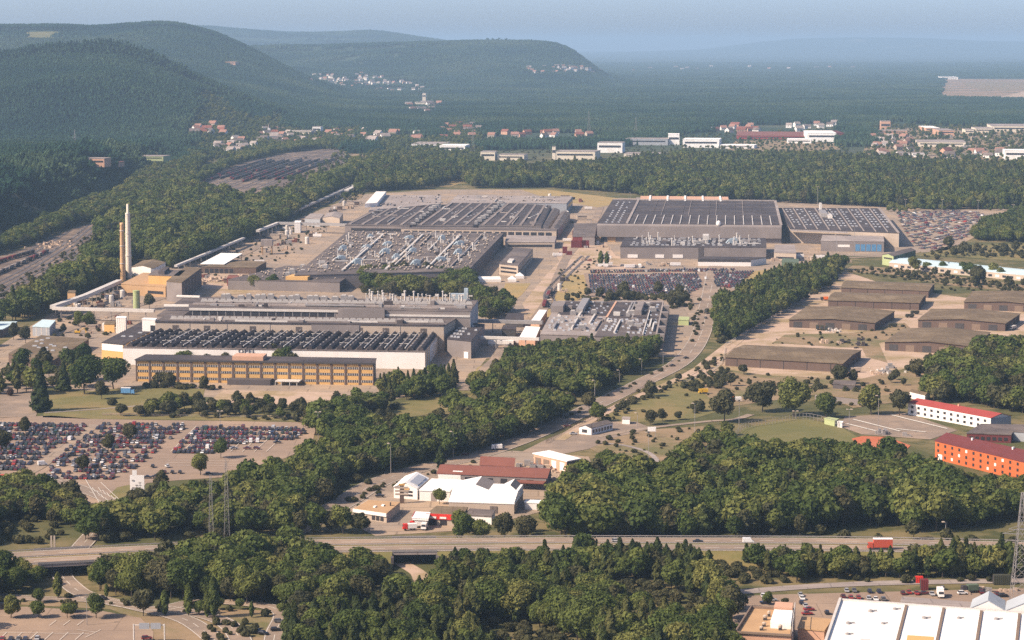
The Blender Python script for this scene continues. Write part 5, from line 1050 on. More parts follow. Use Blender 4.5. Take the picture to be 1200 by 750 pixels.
# woods: outline of the trees' feet, spacing, mix of kinds, size range, where, near?
WOODS = [
 ([(336,800),(336,750),(345,742),(420,730),(465,722),(512,714),(545,697),(600,694),(680,690),(760,686),(838,684),(846,700),(856,725),(864,760),(868,800)], 6.2, 'pine:5 broad:4 dull:1', (.75,1.1), 'in the dense wood at the bottom centre'),
 ([(104,692),(110,682),(150,680),(186,672),(215,662),(330,654),(352,662),(400,668),(440,664),(452,672),(448,694),(425,716),(345,738),(335,712),(240,704),(150,702)], 6.2, 'broad:5 dull:3 light:2', (.7,1.1), 'in the wood between the underpasses below the dual carriageway'),
 ([(516,682),(518,668),(600,666),(700,665),(820,665),(900,663),(1000,662),(1190,665),(1260,667),(1260,678),(1000,679),(870,686),(838,680),(760,680),(640,683)], 7.01 - 2.3, 'pine:5 broad:3 dull:2', (.6,.9), 'in the tree strip below the dual carriageway at right'),
 ([(-60,704),(-60,682),(45,682),(44,696)], 6, 'broad:6 dull:3', (.7,1), 'in the dark clump below the dual carriageway at far left'),
 ([(-60,640),(-60,585),(40,580),(88,594),(100,605),(85,620),(60,640)], 6, 'broad:5 dull:4', (.7,1), 'in the clump left of the car park lane'),
 ([(98,637),(106,622),(150,612),(180,606),(190,596),(186,590),(205,590),(250,585),(300,574),(340,563),(385,548),(418,548),(398,582),(366,600),(345,617),(330,628),(200,633)], 6.2, 'broad:5 dull:3 light:2', (.75,1.15), 'in the wood between the car park and dual carriageway'),
 ([(350,627),(360,620),(425,624),(432,628),(410,629)], 6, 'broad:5 dull:3', (.6,.9), 'in the clump left of the service station'),
 ([(366,524),(372,500),(440,482),(480,492),(560,478),(640,474),(662,488),(640,500),(600,514),(556,532),(500,542),(440,556),(400,570),(362,556),(346,536)], 6.2, 'broad:4 dull:3 light:3', (.75,1.15), 'in the wood along the near side of the works road'),
 ([(130,489),(190,481),(258,474),(300,474),(372,478),(440,472),(480,478),(440,488),(372,497),(330,493),(260,491)], 7, 'bush:5 dull:3 broad:2', (.5,.85), 'in the hedge between the office lawn and car park'),
 ([(555,458),(580,442),(604,427),(650,416),(758,414),(772,420),(735,442),(692,465),(650,478),(592,476),(556,470)], 6.2, 'broad:6 pine:2 dull:2', (.75,1.1), 'in the triangular wood beside the works road'),
 ([(640,624),(648,612),(690,594),(720,578),(770,568),(830,556),(870,545),(925,546),(1000,546),(1052,550),(1098,574),(1165,602),(1192,614),(1080,626),(1040,616),(900,630),(800,634),(660,634)], 7.0, 'broad:7 pine:1 light:1 dull:1', (.8,1.35), 'in the large wood above the dual carriageway at right'),
 ([(650,554),(700,545),(735,552),(728,562),(690,572),(658,566)], 6, 'dull:5 broad:3', (.7,1), 'in the clump right of the white flat shed'),
 ([(1085,472),(1098,440),(1140,424),(1260,414),(1260,500),(1190,484),(1120,472)], 6.6, 'dull:5 broad:4', (.9,1.4), 'in the tall trees above the white barracks'),
 ([(1110,560),(1190,572),(1260,600),(1260,625),(1196,614),(1150,590)], 7, 'broad:6 dull:3', (.5,.85), 'in front of the orange barracks'),
 ([(440,462),(448,452),(520,446),(538,448),(520,466),(470,470)], 7, 'spruce:5 broad:4', (.7,1.1), 'in the conifers at the right end of the yellow office'),
 ([(-60,468),(-60,436),(30,432),(72,434),(104,430),(108,452),(60,462)], 15, 'broad:5 pine:3 dull:2', (.7,1.25), 'in the park trees left of the yellow office'),
 ([(170,455),(178,451),(262,455),(260,458)], 5, 'bush:6 dull:1', (.5,1.0), 'along the foot of the yellow office'),
 ([(180,425),(330,428),(400,430),(400,433),(180,429)], 14, 'dull:4 broad:3', (.8,1.05), 'between the yellow office and the white workshop'),
 ([(425,346),(424,324),(460,327),(545,331),(556,346),(590,352),(596,368),(570,380),(562,360),(545,350)], 6.5, 'dull:5 broad:4', (.8,1.25), 'in the trees between the stepped hall and press shop'),
 ([(708,354),(722,346),(796,346),(804,360),(786,364),(782,352)], 6, 'bush:3 dull:3', (.6,.9), 'in the hedge below the stored cars'),
 ([(836,402),(838,356),(866,346),(900,330),(960,318),(988,314),(980,332),(932,358),(882,388),(850,406)], 6, 'pine:5 broad:3', (.7,1.05), 'in the wooded wedge beside the brown sheds'),
 ([(-80,430),(-60,420),(40,355),(100,318),(112,292),(134,264),(165,240),(215,222),(240,232),(300,245),(345,234),(420,196),(430,206),(330,262),(300,278),(205,316),(150,304),(142,328),(62,360),(50,372),(0,380)], 8.6, 'broad:6 dull:2 light:1 pine:1', (.85,1.75), 'in the wood between railway and plant'),
 ([(-60,312),(-60,296),(0,290),(60,262),(95,245),(150,225),(165,236),(125,256),(78,268),(40,286)], 7, 'broad:6 dull:3', (.8,1.2), 'left of the railway'),
 ([(150,224),(165,206),(215,194),(228,183),(242,184),(236,196),(228,212),(222,224),(165,240)], 7.5, 'broad:6 dull:2 pine:2', (.8,1.2), 'between the wooded terrace and the sidings'),
 ([(222,212),(280,186),(330,174),(395,166),(395,172),(330,180),(280,192),(228,218)], 9, 'broad:6', (.7,1.1), 'above the sidings'),
 ([(232,236),(228,222),(262,230),(286,240),(330,231),(345,229),(340,240),(300,250)], 7, 'broad:6 dull:3', (.8,1.2), 'below the sidings'),
 ([(416,226),(424,206),(440,192),(470,194),(620,203),(700,198),(800,188),(1000,190),(1100,199),(1280,202),(1280,244),(1100,246),(900,237),(760,236),(745,228),(720,226),(640,220),(556,221),(540,212),(520,216),(492,222)], 8.8, 'pine:4 broad:4 dull:1 light:1', (.85,1.6), 'in the belt wood behind the plant'),
 ([(1138,282),(1150,268),(1180,258),(1280,254),(1280,288)], 7, 'broad:5 pine:3', (.7,1), 'right of the staff car park'),
 ([(1040,318),(1100,330),(1260,344),(1260,350),(1100,340),(1050,326)], 15, 'dull:2 bush:4', (.4,.7), 'between the blue roof and the sheds'),
 ([(1080,314),(1260,333),(1260,336),(1080,318)], 16, 'broad:4 bush:3', (.6,.9), 'before the blue roof'),
 ([(1058,430),(1100,426),(1140,420),(1100,440),(1060,444)], 9, 'bush:4 dull:2', (.6,1), 'before the lower sheds'),
 ([(800,455),(846,432),(860,440),(846,456),(812,462)], 6, 'bush:6', (.5,.8), 'on the bank below the nearest shed'),
 ([(905,622),(1000,628),(1190,634),(1190,640),(1000,634),(900,630)], 11, 'bush:5 dull:2', (.7,1.2), 'along the far verge of the dual carriageway'),
 ([(525,627),(640,627),(640,623),(525,621)], 8, 'dull:4 broad:3', (.5,.8), 'along the verge below the white workshops'),
 ([(640,610),(650,590),(690,560),(700,575),(670,600)], 7, 'broad:5 dull:2', (.6,1), 'beside the rubble yard'),
 ([(785,545),(800,530),(850,508),(860,520),(835,545)], 8, 'broad:4 bush:2', (.6,.95), 'at the edge of the brown meadow'),
 ([(1060,545),(1090,558),(1098,572),(1060,560)], 8, 'broad:5', (.5,.8), 'around the red court'),
 ([(1040,250),(1138,246),(1200,250),(1200,247),(1100,243),(1040,244)], 14, 'broad:3', (.5,.7), 'behind the staff car park'),
 ([(1090,306),(1110,292),(1260,296),(1260,304),(1110,302)], 15, 'bush:3 dull:2', (.7,1.1), 'on the tan field beside the blue roof'),
]
WOODS += [([(221,184),(222,160),(236,148),(262,147),(300,158),(304,148),(330,146),(345,158),(430,148),(430,168),(396,176),(330,174),(262,186),(228,194)], 11, 'broad:5 bush:3', (.35,.8), 'among the village houses beyond the sidings'),
 ([(430,190),(440,158),(500,165),(512,160),(515,147),(545,145),(565,150),(566,196),(470,190)], 10, 'broad:5 bush:3', (.35,.85), 'among the houses before the red village'), ([(566,196),(566,160),(722,158),(782,168),(782,190),(700,196),(620,200)], 30, 'bush:3', (.4,.9), 'among the works beyond the belt wood'),
 ([(785,186),(785,160),(990,150),(996,182),(880,184)], 22, 'broad:3 bush:3', (.35,.6), 'around the long red store'), ([(1010,196),(1014,160),(1025,146),(1280,150),(1280,198)], 20, 'broad:3 bush:3', (.4,.8), 'in the industrial park'),
 ([(0,360),(45,335),(95,298),(110,282),(130,264),(120,262),(88,288),(40,318),(0,338)], 11, 'bush:4', (.3,.8), 'between the railway tracks'), ([(235,230),(285,238),(330,226),(380,214),(428,196),(400,176),(370,200),(300,226)], 12, 'bush:4 broad:1', (.3,.8), 'beside the sidings'), ([(400,240),(424,232),(440,200),(425,180),(408,190),(412,215)], 10, 'bush:4 broad:1', (.3,.8), 'in the gravel clearing'),
 ([(-60,702),(60,699),(110,701),(200,711),(330,716),(340,724),(200,722),(110,712),(30,710),(-60,711)], 8, 'bush:4 light:1', (.3,.7), 'on the lower verge'), ([(225,745),(250,728),(300,730),(300,745),(255,760)], 6, 'bush:4', (.3,.7), 'in the lower traffic islands'), ([(-20,575),(62,568),(84,577),(80,592),(-20,585)], 7, 'bush:4 dull:1', (.3,.7), 'on the brown bank'),
 ([(100,606),(120,612),(150,600),(165,580),(190,575),(200,600),(120,630),(100,640)], 8, 'bush:3 dull:2', (.4,.8), 'beside the car park lane'), ([(695,492),(745,466),(800,444),(845,416),(850,424),(805,452),(750,474),(705,500)], 7, 'bush:4 dull:1', (.3,.75), 'on the verge between the works road and the depot'),
 ([(640,503),(700,476),(750,452),(798,427),(800,421),(750,446),(700,470),(640,497)], 12, 'bush:3', (.3,.5), 'on the median of the works road'), ([(700,520),(735,506),(830,500),(850,512),(800,540),(740,548)], 11, 'bush:4', (.25,.6), 'on the brown meadow'), ([(715,478),(760,452),(840,448),(848,478),(815,488),(745,493)], 26, 'bush:3', (.3,.6), 'on the dry field'),
 ([(815,452),(845,434),(1010,446),(1060,440),(1060,470),(1000,478),(900,470),(845,478)], 13, 'bush:4 dull:1', (.15,.8), 'on the scrub below the nearest shed'), ([(900,404),(920,392),(1060,380),(1075,392),(1030,402),(1010,408)], 15, 'bush:4', (.2,.5), 'between the brown sheds'), ([(985,318),(1044,315),(1200,336),(1200,342),(1110,334)], 9, 'bush:5 dull:1', (.3,.7), 'behind the rearmost shed'),
 ([(640,372),(664,345),(690,345),(722,350),(715,354),(655,354)], 9, 'bush:4 dull:1', (.4,.9), 'above the skylight hall'), ([(800,415),(812,380),(806,350),(820,350),(826,385)], 10, 'bush:4', (.3,.7), 'right of the skylight hall'), ([(640,345),(650,320),(700,290),(716,302),(684,345)], 16, 'bush:3', (.2,.5), 'on the yellow meadow'), ([(205,340),(262,330),(345,300),(400,255),(330,265),(240,305)], 18, 'bush:4', (.25,.6), 'in the back yard of the plant'),
 ([(60,400),(120,398),(150,388),(70,368),(160,338),(140,334),(64,366)], 16, 'bush:4 dull:1', (.3,.8), 'in the left yard of the plant'), ([(400,590),(440,570),(500,553),(560,541),(555,548),(470,570),(420,596)], 9, 'bush:4', (.3,.7), 'on the verge above the white workshops'), ([(1000,680),(1200,676),(1200,682),(1000,685)], 7, 'bush:4', (.3,.7), 'along the retail road'), ([(890,712),(905,702),(925,700),(920,712)], 5, 'bush:4 light:2', (.4,.8), 'in the retail car park'),
 ([(820,640),(1190,646),(1190,652),(820,648)], 12, 'bush:3', (.3,.6), 'on the near verge of the dual carriageway'), ([(480,640),(640,640),(640,628),(480,628)], 30, 'bush:1', (.3,.5), 'by the carriageway'), ([(1075,302),(1112,288),(1200,286),(1200,300)], 12, 'bush:4', (.3,.8), 'on the tan field')]
WOODS += [([(1262,575),(1560,590),(1560,636),(1262,628)], 8, 'broad:6 dull:3', (.8,1.3), 'right of the picture'), ([(1262,416),(1560,416),(1560,560),(1300,556),(1262,500)], 9, 'broad:5 dull:4', (.8,1.4), 'right of the picture'), ([(1282,190),(1560,190),(1560,400),(1290,400),(1265,345),(1282,300)], 10, 'broad:5 pine:4', (.8,1.4), 'right of the picture'), ([(1262,666),(1560,676),(1560,690),(1262,680)], 7, 'pine:5 broad:3', (.6,.9), 'right of the picture'),
 ([(-62,430),(-62,640),(-360,650),(-360,440)], 9, 'broad:6 dull:3', (.8,1.3), 'left of the picture'), ([(-62,700),(-62,800),(-360,800),(-360,706)], 9, 'broad:6 dull:3', (.8,1.3), 'left of the picture'), ([(-82,430),(-62,400),(-62,350),(-360,400),(-360,440)], 9, 'broad:6 dull:3', (.8,1.3), 'left of the picture')]
CAND = []
for wi, (poly, sp, mix_, (s0, s1), where) in enumerate(WOODS):
    q = fill(poly, sp); ks, ws = zip(*[(a_.split(':')[0], float(a_.split(':')[1])) for a_ in mix_.split()]); ws = np.array(ws) / sum(ws)
    kk = RNG.choice(len(ks), len(q), p=ws); cl = np.sin(q[:, 0] / 23 + wi) * np.sin(q[:, 1] / 31 + 2 * wi); ss = RNG.uniform(s0, s1, len(q)) * (1 + .2 * cl); zz = hz(q[:, 0], q[:, 1]); gap = (np.sin(q[:, 0] / 13.0 + q[:, 1] / 29.0 + wi) + np.sin(q[:, 0] / 31.0 - q[:, 1] / 41.0 + 3 * wi)) < (-1.0 if sp < 7 else -3); gap = gap | ((where in ('in the wood along the near side of the works road', 'in the wood between the car park and dual carriageway')) & ((np.sin(q[:, 0] / 17.0 + 2) + np.sin(q[:, 1] / 37.0 + q[:, 0] / 60)) < -.75)); kk = np.where(gap & (np.array(ks)[kk] != 'bush'), len(ks), kk); ks = ks + ('bush',)
    ok_ = RNG.random(len(q)) > np.where(gap, .4, .06)
    for i in np.nonzero(ok_)[0]: CAND.append((q[i, 0], q[i, 1], float(zz[i]), ks[kk[i]], float(ss[i]), where))
CAND.sort(key=lambda c: c[1])
count = {'tree': 0, 'shrub': 0}; REST = []; per = {}
LIMIT = {'broad': 270, 'pine': 270, 'dull': 0, 'light': 0, 'bush': 70, 'spruce': 20, 'poplar': 0, 'red': 0}
for X, Y, Z, kd, s_, where in CAND:
    px, py = pix(X, Y); top = pix(X, Y, SPEC[kd][0] * s_)[1]; fam = {'dull': 'broad', 'light': 'broad', 'red': 'bush'}.get(kd, kd)
    if -8 < px < 1208 and top < 748 and per.get(fam, 0) < LIMIT[fam]:
        per[fam] = per.get(fam, 0) + 1; tree(kd, (X, Y, Z), s_, ADJ[kd] + ' ' + where, 'trees ' + where)
    else: REST.append((X, Y, Z, kd, s_))
order = [(k_, i) for k_ in SPEC for i in range(4)]
TL = lib('woodland_tree', [join('woodland_tree', [PROTO[k_, 1][i][0], TRUNKS[k_, 1][i]]) for k_, i in order]); first = {k_: 4 * n_ for n_, k_ in enumerate(SPEC)}
R_ = np.array([(r[0], r[1], r[2]) for r in REST]); sR = np.array([r[4] for r in REST])[:, None] * np.ones((1, 3)); sR[:, :2] *= RNG.uniform(.9, 1.15, (len(REST), 1))
scatter('woodland', 'mixed green woodland of broadleaf trees and pines around the plant', TL, R_, [first[r[3]] + random.randrange(4) for r in REST], RNG.uniform(0, 6.28, len(REST)), sR, cat='woodland')
# far forest: clumps of some sixty small trees each
def tile(seed):
    rng = np.random.default_rng(seed); V, Fc = [], []
    for i in range(9):
        for k_ in range(9):
            x, y = (np.array([i, k_]) - 4) * 8.2 + rng.uniform(-3.4, 3.4, 2); kd = 'spruce' if rng.random() < .45 else ('pine' if rng.random() < .3 else 'broad'); h = rng.uniform(11, 19)
            v, f = crown(kd, h, rng.uniform(7, 9.5) if kd == 'broad' else rng.uniform(5.5, 7.5), 30, 1.7, int(rng.integers(1e6)), core=True) if False else small_crown(kd, h, rng)
            o = len(V); V += [(a_ + x, b_2 + y, c_ - 1.5) for a_, b_2, c_ in v]; Fc += [tuple(j + o for j in q) for q in f]
    return mk('forest_clump', V, Fc, 'leaf_far_hazed')
def small_crown(kd, h, rng):
    V, Fc = [], []
    def add(v, f): o = len(V); V.extend([tuple(a_) for a_ in v]); Fc.extend([tuple(int(j) + o for j in q) for q in f])
    if kd == 'broad':
        w_ = rng.uniform(3.2, 4.6)
        for i in range(3): d = rng.uniform(-1, 1, 3); add(*ball((d[0]*1.6, d[1]*1.6, h*.6 + d[2]*h*.16), np.array([w_*.75, w_*.75, h*.3]), rng, 6, 4))
    else:
        w_ = rng.uniform(2.4, 3.4)
        for t in (.1, .38, .64): add(*[(lambda q: ([(a_, b_2, c_) for a_, b_2, c_ in q[0]], q[1]))(ball((0, 0, h*(t+.16)), np.array([w_*(1.05-t), w_*(1.05-t), h*.22]), rng, 6, 3))][0])
    return V, Fc
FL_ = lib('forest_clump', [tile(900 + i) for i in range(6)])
FAR = [(-120,330),(-60,300),(0,274),(60,246),(115,226),(165,203),(214,192),(226,180),(262,170),(330,166),(396,166),(440,188),(470,177),(620,187),(800,173),(1000,175),(1100,184),(1320,187),(1320,70),(-120,70)]
CLEAR = [[(221,184),(222,160),(236,148),(262,147),(300,158),(304,148),(330,146),(345,158),(430,148),(430,168),(396,176),(330,174),(262,186),(228,194)], [(430,190),(440,158),(500,165),(512,160),(515,147),(545,145),(565,150),(566,196),(470,190)], [(566,168),(570,156),(722,156),(690,168)],
  [(478,176),(482,166),(545,168),(545,180)], [(560,190),(562,176),(700,174),(782,166),(782,186),(700,189),(620,192)], 
 [(780,182),(782,158),(828,155),(835,148),(992,144),(996,178),(880,180)], [(1008,192),(1014,160),(1025,146),(1045,142),(1120,148),(1280,148),(1280,196)], [(1090,115),(1098,91.5),(1300,92),(1300,118.5),(1120,117)], [(92,200),(95,192),(142,192),(142,200)], [(155,192),(158,186),(194,186),(194,192)], [(478,126),(480,116),(514,116),(514,126)]]
wpoly = lambda pl: [tuple(P(x, y).xy) for x, y in pl]
fy = []; Yc = 2300.0
while Yc < 26000:
    st = 52 if Yc < 7000 else 52 * (Yc / 7000) ** .9; hw = .235 * Yc + 100; fy.append(np.stack([np.arange(-hw, hw, st) + (len(fy) % 2) * st / 2, np.full(len(np.arange(-hw, hw, st)), Yc)], 1)); Yc += st
fq = np.concatenate(fy); fq = fq + RNG.uniform(-14, 14, fq.shape); keep = inside(fq, wpoly(FAR))
for c in CLEAR: keep &= ~inside(fq, wpoly(c))
keep &= ~inside(fq, [(p.x * 1.0, p.y - 60 if i > 1 else p.y + 60) for i, p in enumerate(MEADOW)])
town = inside(fq, wpoly([(352,100),(370,85),(440,87),(482,97),(510,108),(485,116),(430,108),(385,102)])) | inside(fq, wpoly([(525,86),(560,73),(640,69),(705,74),(710,86),(620,84)])); keep &= ~(town & (RNG.random(len(fq)) < .4))
fq = fq[keep]; fz = hz(fq[:, 0], fq[:, 1]); hs = np.array([(q[0], q[1]) for q in HOUSES]); kp = np.ones(len(fq), bool)
glade = (np.sin(fq[:, 0] / 310 + np.sin(fq[:, 1] / 700) * 2) + np.sin(fq[:, 1] / 430 - fq[:, 0] / 900) + np.sin(fq[:, 0] / 130 + fq[:, 1] / 260)) > 2.45; glade &= fq[:, 1] > 6800; kp &= ~glade
for hx, hy in hs: kp &= ~((np.abs(fq[:, 0] - hx) < 34) & (fq[:, 1] < hy + 25) & (fq[:, 1] > hy - 90))
fq, fz = fq[kp], fz[kp]; ex = 20.0
gx = (hz(fq[:, 0] + ex, fq[:, 1]) - hz(fq[:, 0] - ex, fq[:, 1])) / (2 * ex); gy = (hz(fq[:, 0], fq[:, 1] + ex) - hz(fq[:, 0], fq[:, 1] - ex)) / (2 * ex)
tilt = np.stack([np.arctan(gy), -np.arctan(gx)], 1); sc_ = np.clip(fq[:, 1] / 7000, 1, 4) ** .9
scl_ = np.stack([sc_, sc_, np.clip(1.1 - fq[:, 1] / 60000, .8, 1) * RNG.uniform(.85, 1.15, len(fq))], 1)
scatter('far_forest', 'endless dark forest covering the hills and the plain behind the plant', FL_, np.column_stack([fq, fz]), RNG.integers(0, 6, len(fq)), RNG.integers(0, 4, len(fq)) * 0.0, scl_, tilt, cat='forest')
print('trees', per, 'rest', len(REST), 'clumps', len(fq))
# single trees: foot, foot and top rows, kind, label
for x, yb, yt, kd, lab in (
 (30,509,490,'dull','dull round tree among the cars in the left block of the car park'), (2,531,504,'dull','dark tree cut by the left picture edge in the car park'), (127,529,510,'dull','round tree in the middle of the central car block'), (152,517,497,'dull','round tree near the back of the central car block'), (98,554,534,'dull','small tree near the front cars of the central block'),
 (259,537,517,'broad','small round tree on the empty asphalt behind the other'), (235,557,533,'broad','round tree on the empty asphalt nearest the wood'),
 (48,482,420,'spruce','tall narrow conifer by the gate lane left of the lawn'), (75,458,421,'spruce','dark tall conifer left of the lawn trees'), (99,462,421,'broad','tall broad tree on the lawn left of the office'), (133,456,424,'broad','dark tree by the left corner of the office'), (119,468,448,'dull','small olive tree on the lawn before the blue lorry'), (131,475,466,'bush','lone small shrub on the lawn before the car park hedge'),
 (700,494,471,'broad','round dark tree right behind the snack bar'), (893,483,447,'dull','brown-green tall tree left of the round field tree'), (930,488,447,'broad','big round tree at the top of the playing field'), (968,490,463,'light','bright round tree by the pale green hut'), (849,495,460,'dull','ragged tree by the field path left of the playing field'), (1021,486,450,'broad','dark tree at the corner of the barrack square'), (1054,487,458,'dull','thin olive tree at the left end of the white barracks'), (985,450,428,'dull','tree beside the bunker below the nearest shed'), (1000,450,434,'dull','round shrub tree right of the bunker tree'),
 (68,701,667,'poplar','slim young poplar before the wide underpass'), (125,700,682,'poplar','small slim poplar beside the lane signs'), (193,722,688,'poplar','slim poplar left of its twin on the lower verge'), (221,722,684,'poplar','slim poplar right of its twin on the lower verge'), (243,737,704,'poplar','shorter poplar of the pair by the slip lane'), (251,748,698,'poplar','taller bright poplar of the pair by the slip lane'), (168,722,690,'dull','bushy pale tree beside the sign gantry'), (295,724,704,'poplar','thin yellowish sapling on the right lower verge'),
 (13,731,702,'broad','round tree at the left edge of the lower car park'), (46,730,708,'broad','round tree in the lower car park right of its larger neighbour'), (80,718,704,'bush','dark wide shrub on the verge of the lower car park'), (113,744,718,'broad','small round tree by the lower slip road'), (80,762,741,'light','tree crown cut by the bottom edge of the lower car park'),
 (470,552,527,'dull','dark bushy tree by the works road left of the rust roof'), (516,553,524,'pine','thin dark tree at the left end of the rust roof'), (515,591,574,'light','yellowish conical shrub before the second white workshop'), (687,658,622,'broad','tall tree rising before the dual carriageway at the centre'), (704,313,293,'poplar','left of the two poplars before the lower grey hall'), (711,313,295,'poplar','right of the two poplars before the lower grey hall'), (297,340,322,'broad','left of two dark shrubs trees in the sandy plant yard'), (320,340,321,'broad','right of two dark shrub trees in the sandy plant yard'),
 (418,565,555,'bush','shrub on the verge before the corner building'), (432,568,561,'bush','smaller shrub right of the other on the verge'), (1072,319,303,'broad','dark round tree before the pale blue roof'), (1146,334,311,'dull','pair of tall dull trees before the pale blue roof'), (541,634,606,'broad','leafy tree hiding the service station bay'), (562,634,608,'broad','leafy tree right of the service station'), (591,634,602,'dull','thin birch-like tree before the largest white workshop'), (617,636,604,'dull','thin tall tree at the right of the white workshops'), (690,482,459,'dull','dark olive tree on the verge of the works road'), (668,476,462,'red','reddish shrub on the verge of the works road'),
 (12,464,456,'red','reddish round shrub by the gate lane at far left'), (16,398,380,'dull','brownish tree between the two blue roofs'), (30,402,384,'dull','dull brown tree before the pale blue shed'), (92,383,364,'broad','dark tree under the pipe bridge corner'), (103,384,367,'broad','second dark tree under the pipe bridge'), (175,362,346,'dull','tree beside the pale green silo'), (818,482,470,'bush','lone shrub at the right side of the dry field'), (776,494,480,'dull','small tree on the lower edge of the dry field'), (762,498,480,'dull','left small tree on the lower edge of the dry field'), (795,492,482,'dull','right small tree on the lower edge of the dry field')):
    p = PT(x, yb); hh = (yb - yt) / F * p.y * 1.02; s_ = hh / SPEC[kd][0]; tree(kd, p, s_, lab, sz=1.0 if s_ < 1.3 else 1.3 / s_ ** .5)
# ------------------------------------------------------------------ vehicles
PAINT = {'dark blue': (.02,.026,.055), 'black': (.012,.012,.015), 'grey': (.13,.13,.135), 'white': (.72,.70,.68), 'red': (.28,.03,.025), 'silver': (.40,.40,.41), 'maroon': (.11,.018,.022), 'dark green': (.02,.045,.03)}
for n_, c in PAINT.items(): mat('car_' + n_.replace(' ', '_'), c, tuple(x * .9 for x in c), 2.0, .3, spec=.5)
def car_mesh(col, style):
    m = MB(); L = {'saloon': 4.5, 'hatchback': 4.0, 'van': 5.0}[style]; W_ = 1.72 if style != 'van' else 1.9; hb, hr = (.88, 1.42) if style != 'van' else (1.2, 2.2); x = L / 2; y = W_ / 2
    base = [(-x,.28),(-x,.62),(-x+.12,hb-.05),(x-.9,hb),(x-.12,.68),(x,.55),(x,.28)]
    for s in (-1, 1): m.poly([(a, s*y, b_) for a, b_ in (base if s < 0 else base[::-1])])
    for (a, b_), (c, d) in zip(base, base[1:] + base[:1]): m.poly([(a,-y,b_),(a,y,b_),(c,y,d),(c,-y,d)])
    r0, r1 = {'saloon': (-x+.95, -x+1.45), 'hatchback': (-x+.1, -x+.5), 'van': (-x+.02, -x+.08)}[style]; f1, f0 = {'saloon': (.35, 1.05), 'hatchback': (.3, .95), 'van': (x-1.6, x-.9)}[style]; yi = y - (.2 if style != 'van' else .08)
    A = [(r0,-y+.05,hb-.02),(f0,-y+.05,hb-.02),(f0,y-.05,hb-.02),(r0,y-.05,hb-.02)]; T = [(r1,-yi,hr),(f1,-yi,hr),(f1,yi,hr),(r1,yi,hr)]; m.hexa(A, T, 1 if style != 'van' else 0, 0)
    if style == 'van': m.poly([(f0+.02,-yi,hb+.1),(f0+.02,yi,hb+.1),(f1+.06,yi-.1,hr-.15),(f1+.06,-yi+.1,hr-.15)], 1)
    m.box((r1+f1)/2, 0, hr, f1-r1, 2*yi, .04)
    for sx in (-1, 1):
        for sy in (-1, 1): m.tube((sx*L*.31, sy*(y-.18), .31), (sx*L*.31, sy*(y+.02), .31), .31, n=8, mi=2)
    return m.mesh('car', [M['car_' + col.replace(' ', '_')], M['glass_dark'], M['rubber']])
STY = ('saloon', 'hatchback', 'van'); CARS = {(c, s): car_mesh(c, s) for c in PAINT for s in STY}
CW = ('maroon','black','black','dark blue','maroon','maroon','black','dark blue','maroon','dark green','dark blue','dark blue','black','black','black','grey','grey','white','silver','maroon','maroon','maroon','dark green') + ('red',) * 1
def car(col, sty, p, rz, label, group=None):
    o = bpy.data.objects.new('parked_car' if 'parked' in label or 'row' in label or 'block' in label else 'car', CARS[col, sty]); COL.objects.link(o); o.location = p; o.rotation_euler.z = rz; return tag(o, label, 'car' if sty != 'van' else 'van', group)
def rows(poly, ang, gap=2.55, depth=5.0, aisle=5.6, keep=.93):
    w_ = [P(x, y, .35) for x, y in poly]; c = sum(w_, Vector()) / len(w_); ca, sa = math.cos(ang), math.sin(ang)
    loc = [((p.x-c.x)*ca + (p.y-c.y)*sa, -(p.x-c.x)*sa + (p.y-c.y)*ca) for p in w_]; x0, x1 = min(a_ for a_, _ in loc), max(a_ for a_, _ in loc); y0, y1 = min(b_ for _, b_ in loc), max(b_ for _, b_ in loc)
    out = []; y = y0 + 2; k_ = 0
    while y < y1:
        for x in np.arange(x0, x1, gap):
            if random.random() > keep: continue
            q = (x + random.uniform(-.2, .2), y + random.uniform(-.4, .4))
            if inside(np.array([q]), loc)[0]: out.append((c.x + q[0]*ca - q[1]*sa, c.y + q[0]*sa + q[1]*ca, ang + math.pi/2 + (math.pi if random.random() < .5 else 0) + random.uniform(-.04, .04)))
        y += depth if k_ % 2 == 0 else depth + aisle; k_ += 1
    return out
LOTS = [('left block of the large car park', [(-20,494),(30,494),(100,497),(98,507),(60,528),(30,550),(-20,557)], -.06, .85), ('central block of the large car park', [(122,496),(222,497),(200,515),(180,530),(162,546),(130,561),(52,561),(60,545),(76,525),(110,503)], -.06, .74), ('right block of the large car park', [(240,498),(350,501),(360,507),(345,515),(290,519),(250,531),(202,531),(215,512)], -.06, .85),
 ('rows of new cars stored behind the skylight hall', [(690,322),(818,321),(823,336),(800,348),(690,344)], -.02, .97), ('stored cars right of the works road', [(836,319),(884,318),(862,338),(838,336)], -.02, .95), ('strip of cars before the lower grey hall', [(690,317),(860,315),(860,317.5),(690,320)], 0, .8), ('staff car park beside the black roofed hall', [(1050,248),(1135,247),(1185,258),(1140,274),(1102,292),(1078,292),(1062,276)], 1.0, .26)]
pool = []
for nm, poly, an, kp_ in LOTS:
    for x, y, r in rows(poly, an, keep=kp_): pool.append((y, x, r, nm))
pool.sort(); stuff = []; nind = 0
for y, x, r, nm in pool:
    col, sty = random.choice(CW), random.choices(STY, (5, 4, .5))[0]; px, py = pix(x, y)
    if nind < 255 and -4 < px < 1204: nind += 1; car(col, sty, (x, y, .18), r, '%s %s parked in the %s' % (col, sty, nm), 'cars in the ' + nm)
    else: stuff.append((x, y, r, col, sty))
keys = list(CARS); CL = lib('parked', [CARS[k_] for k_ in keys])
scatter('parked_cars', 'hundreds of small parked cars in rows filling the farther car parks', CL, [(a_[0], a_[1], .2) for a_ in stuff], [keys.index((a_[3], a_[4])) for a_ in stuff], [a_[2] for a_ in stuff], np.ones((len(stuff), 3)), cat='cars')
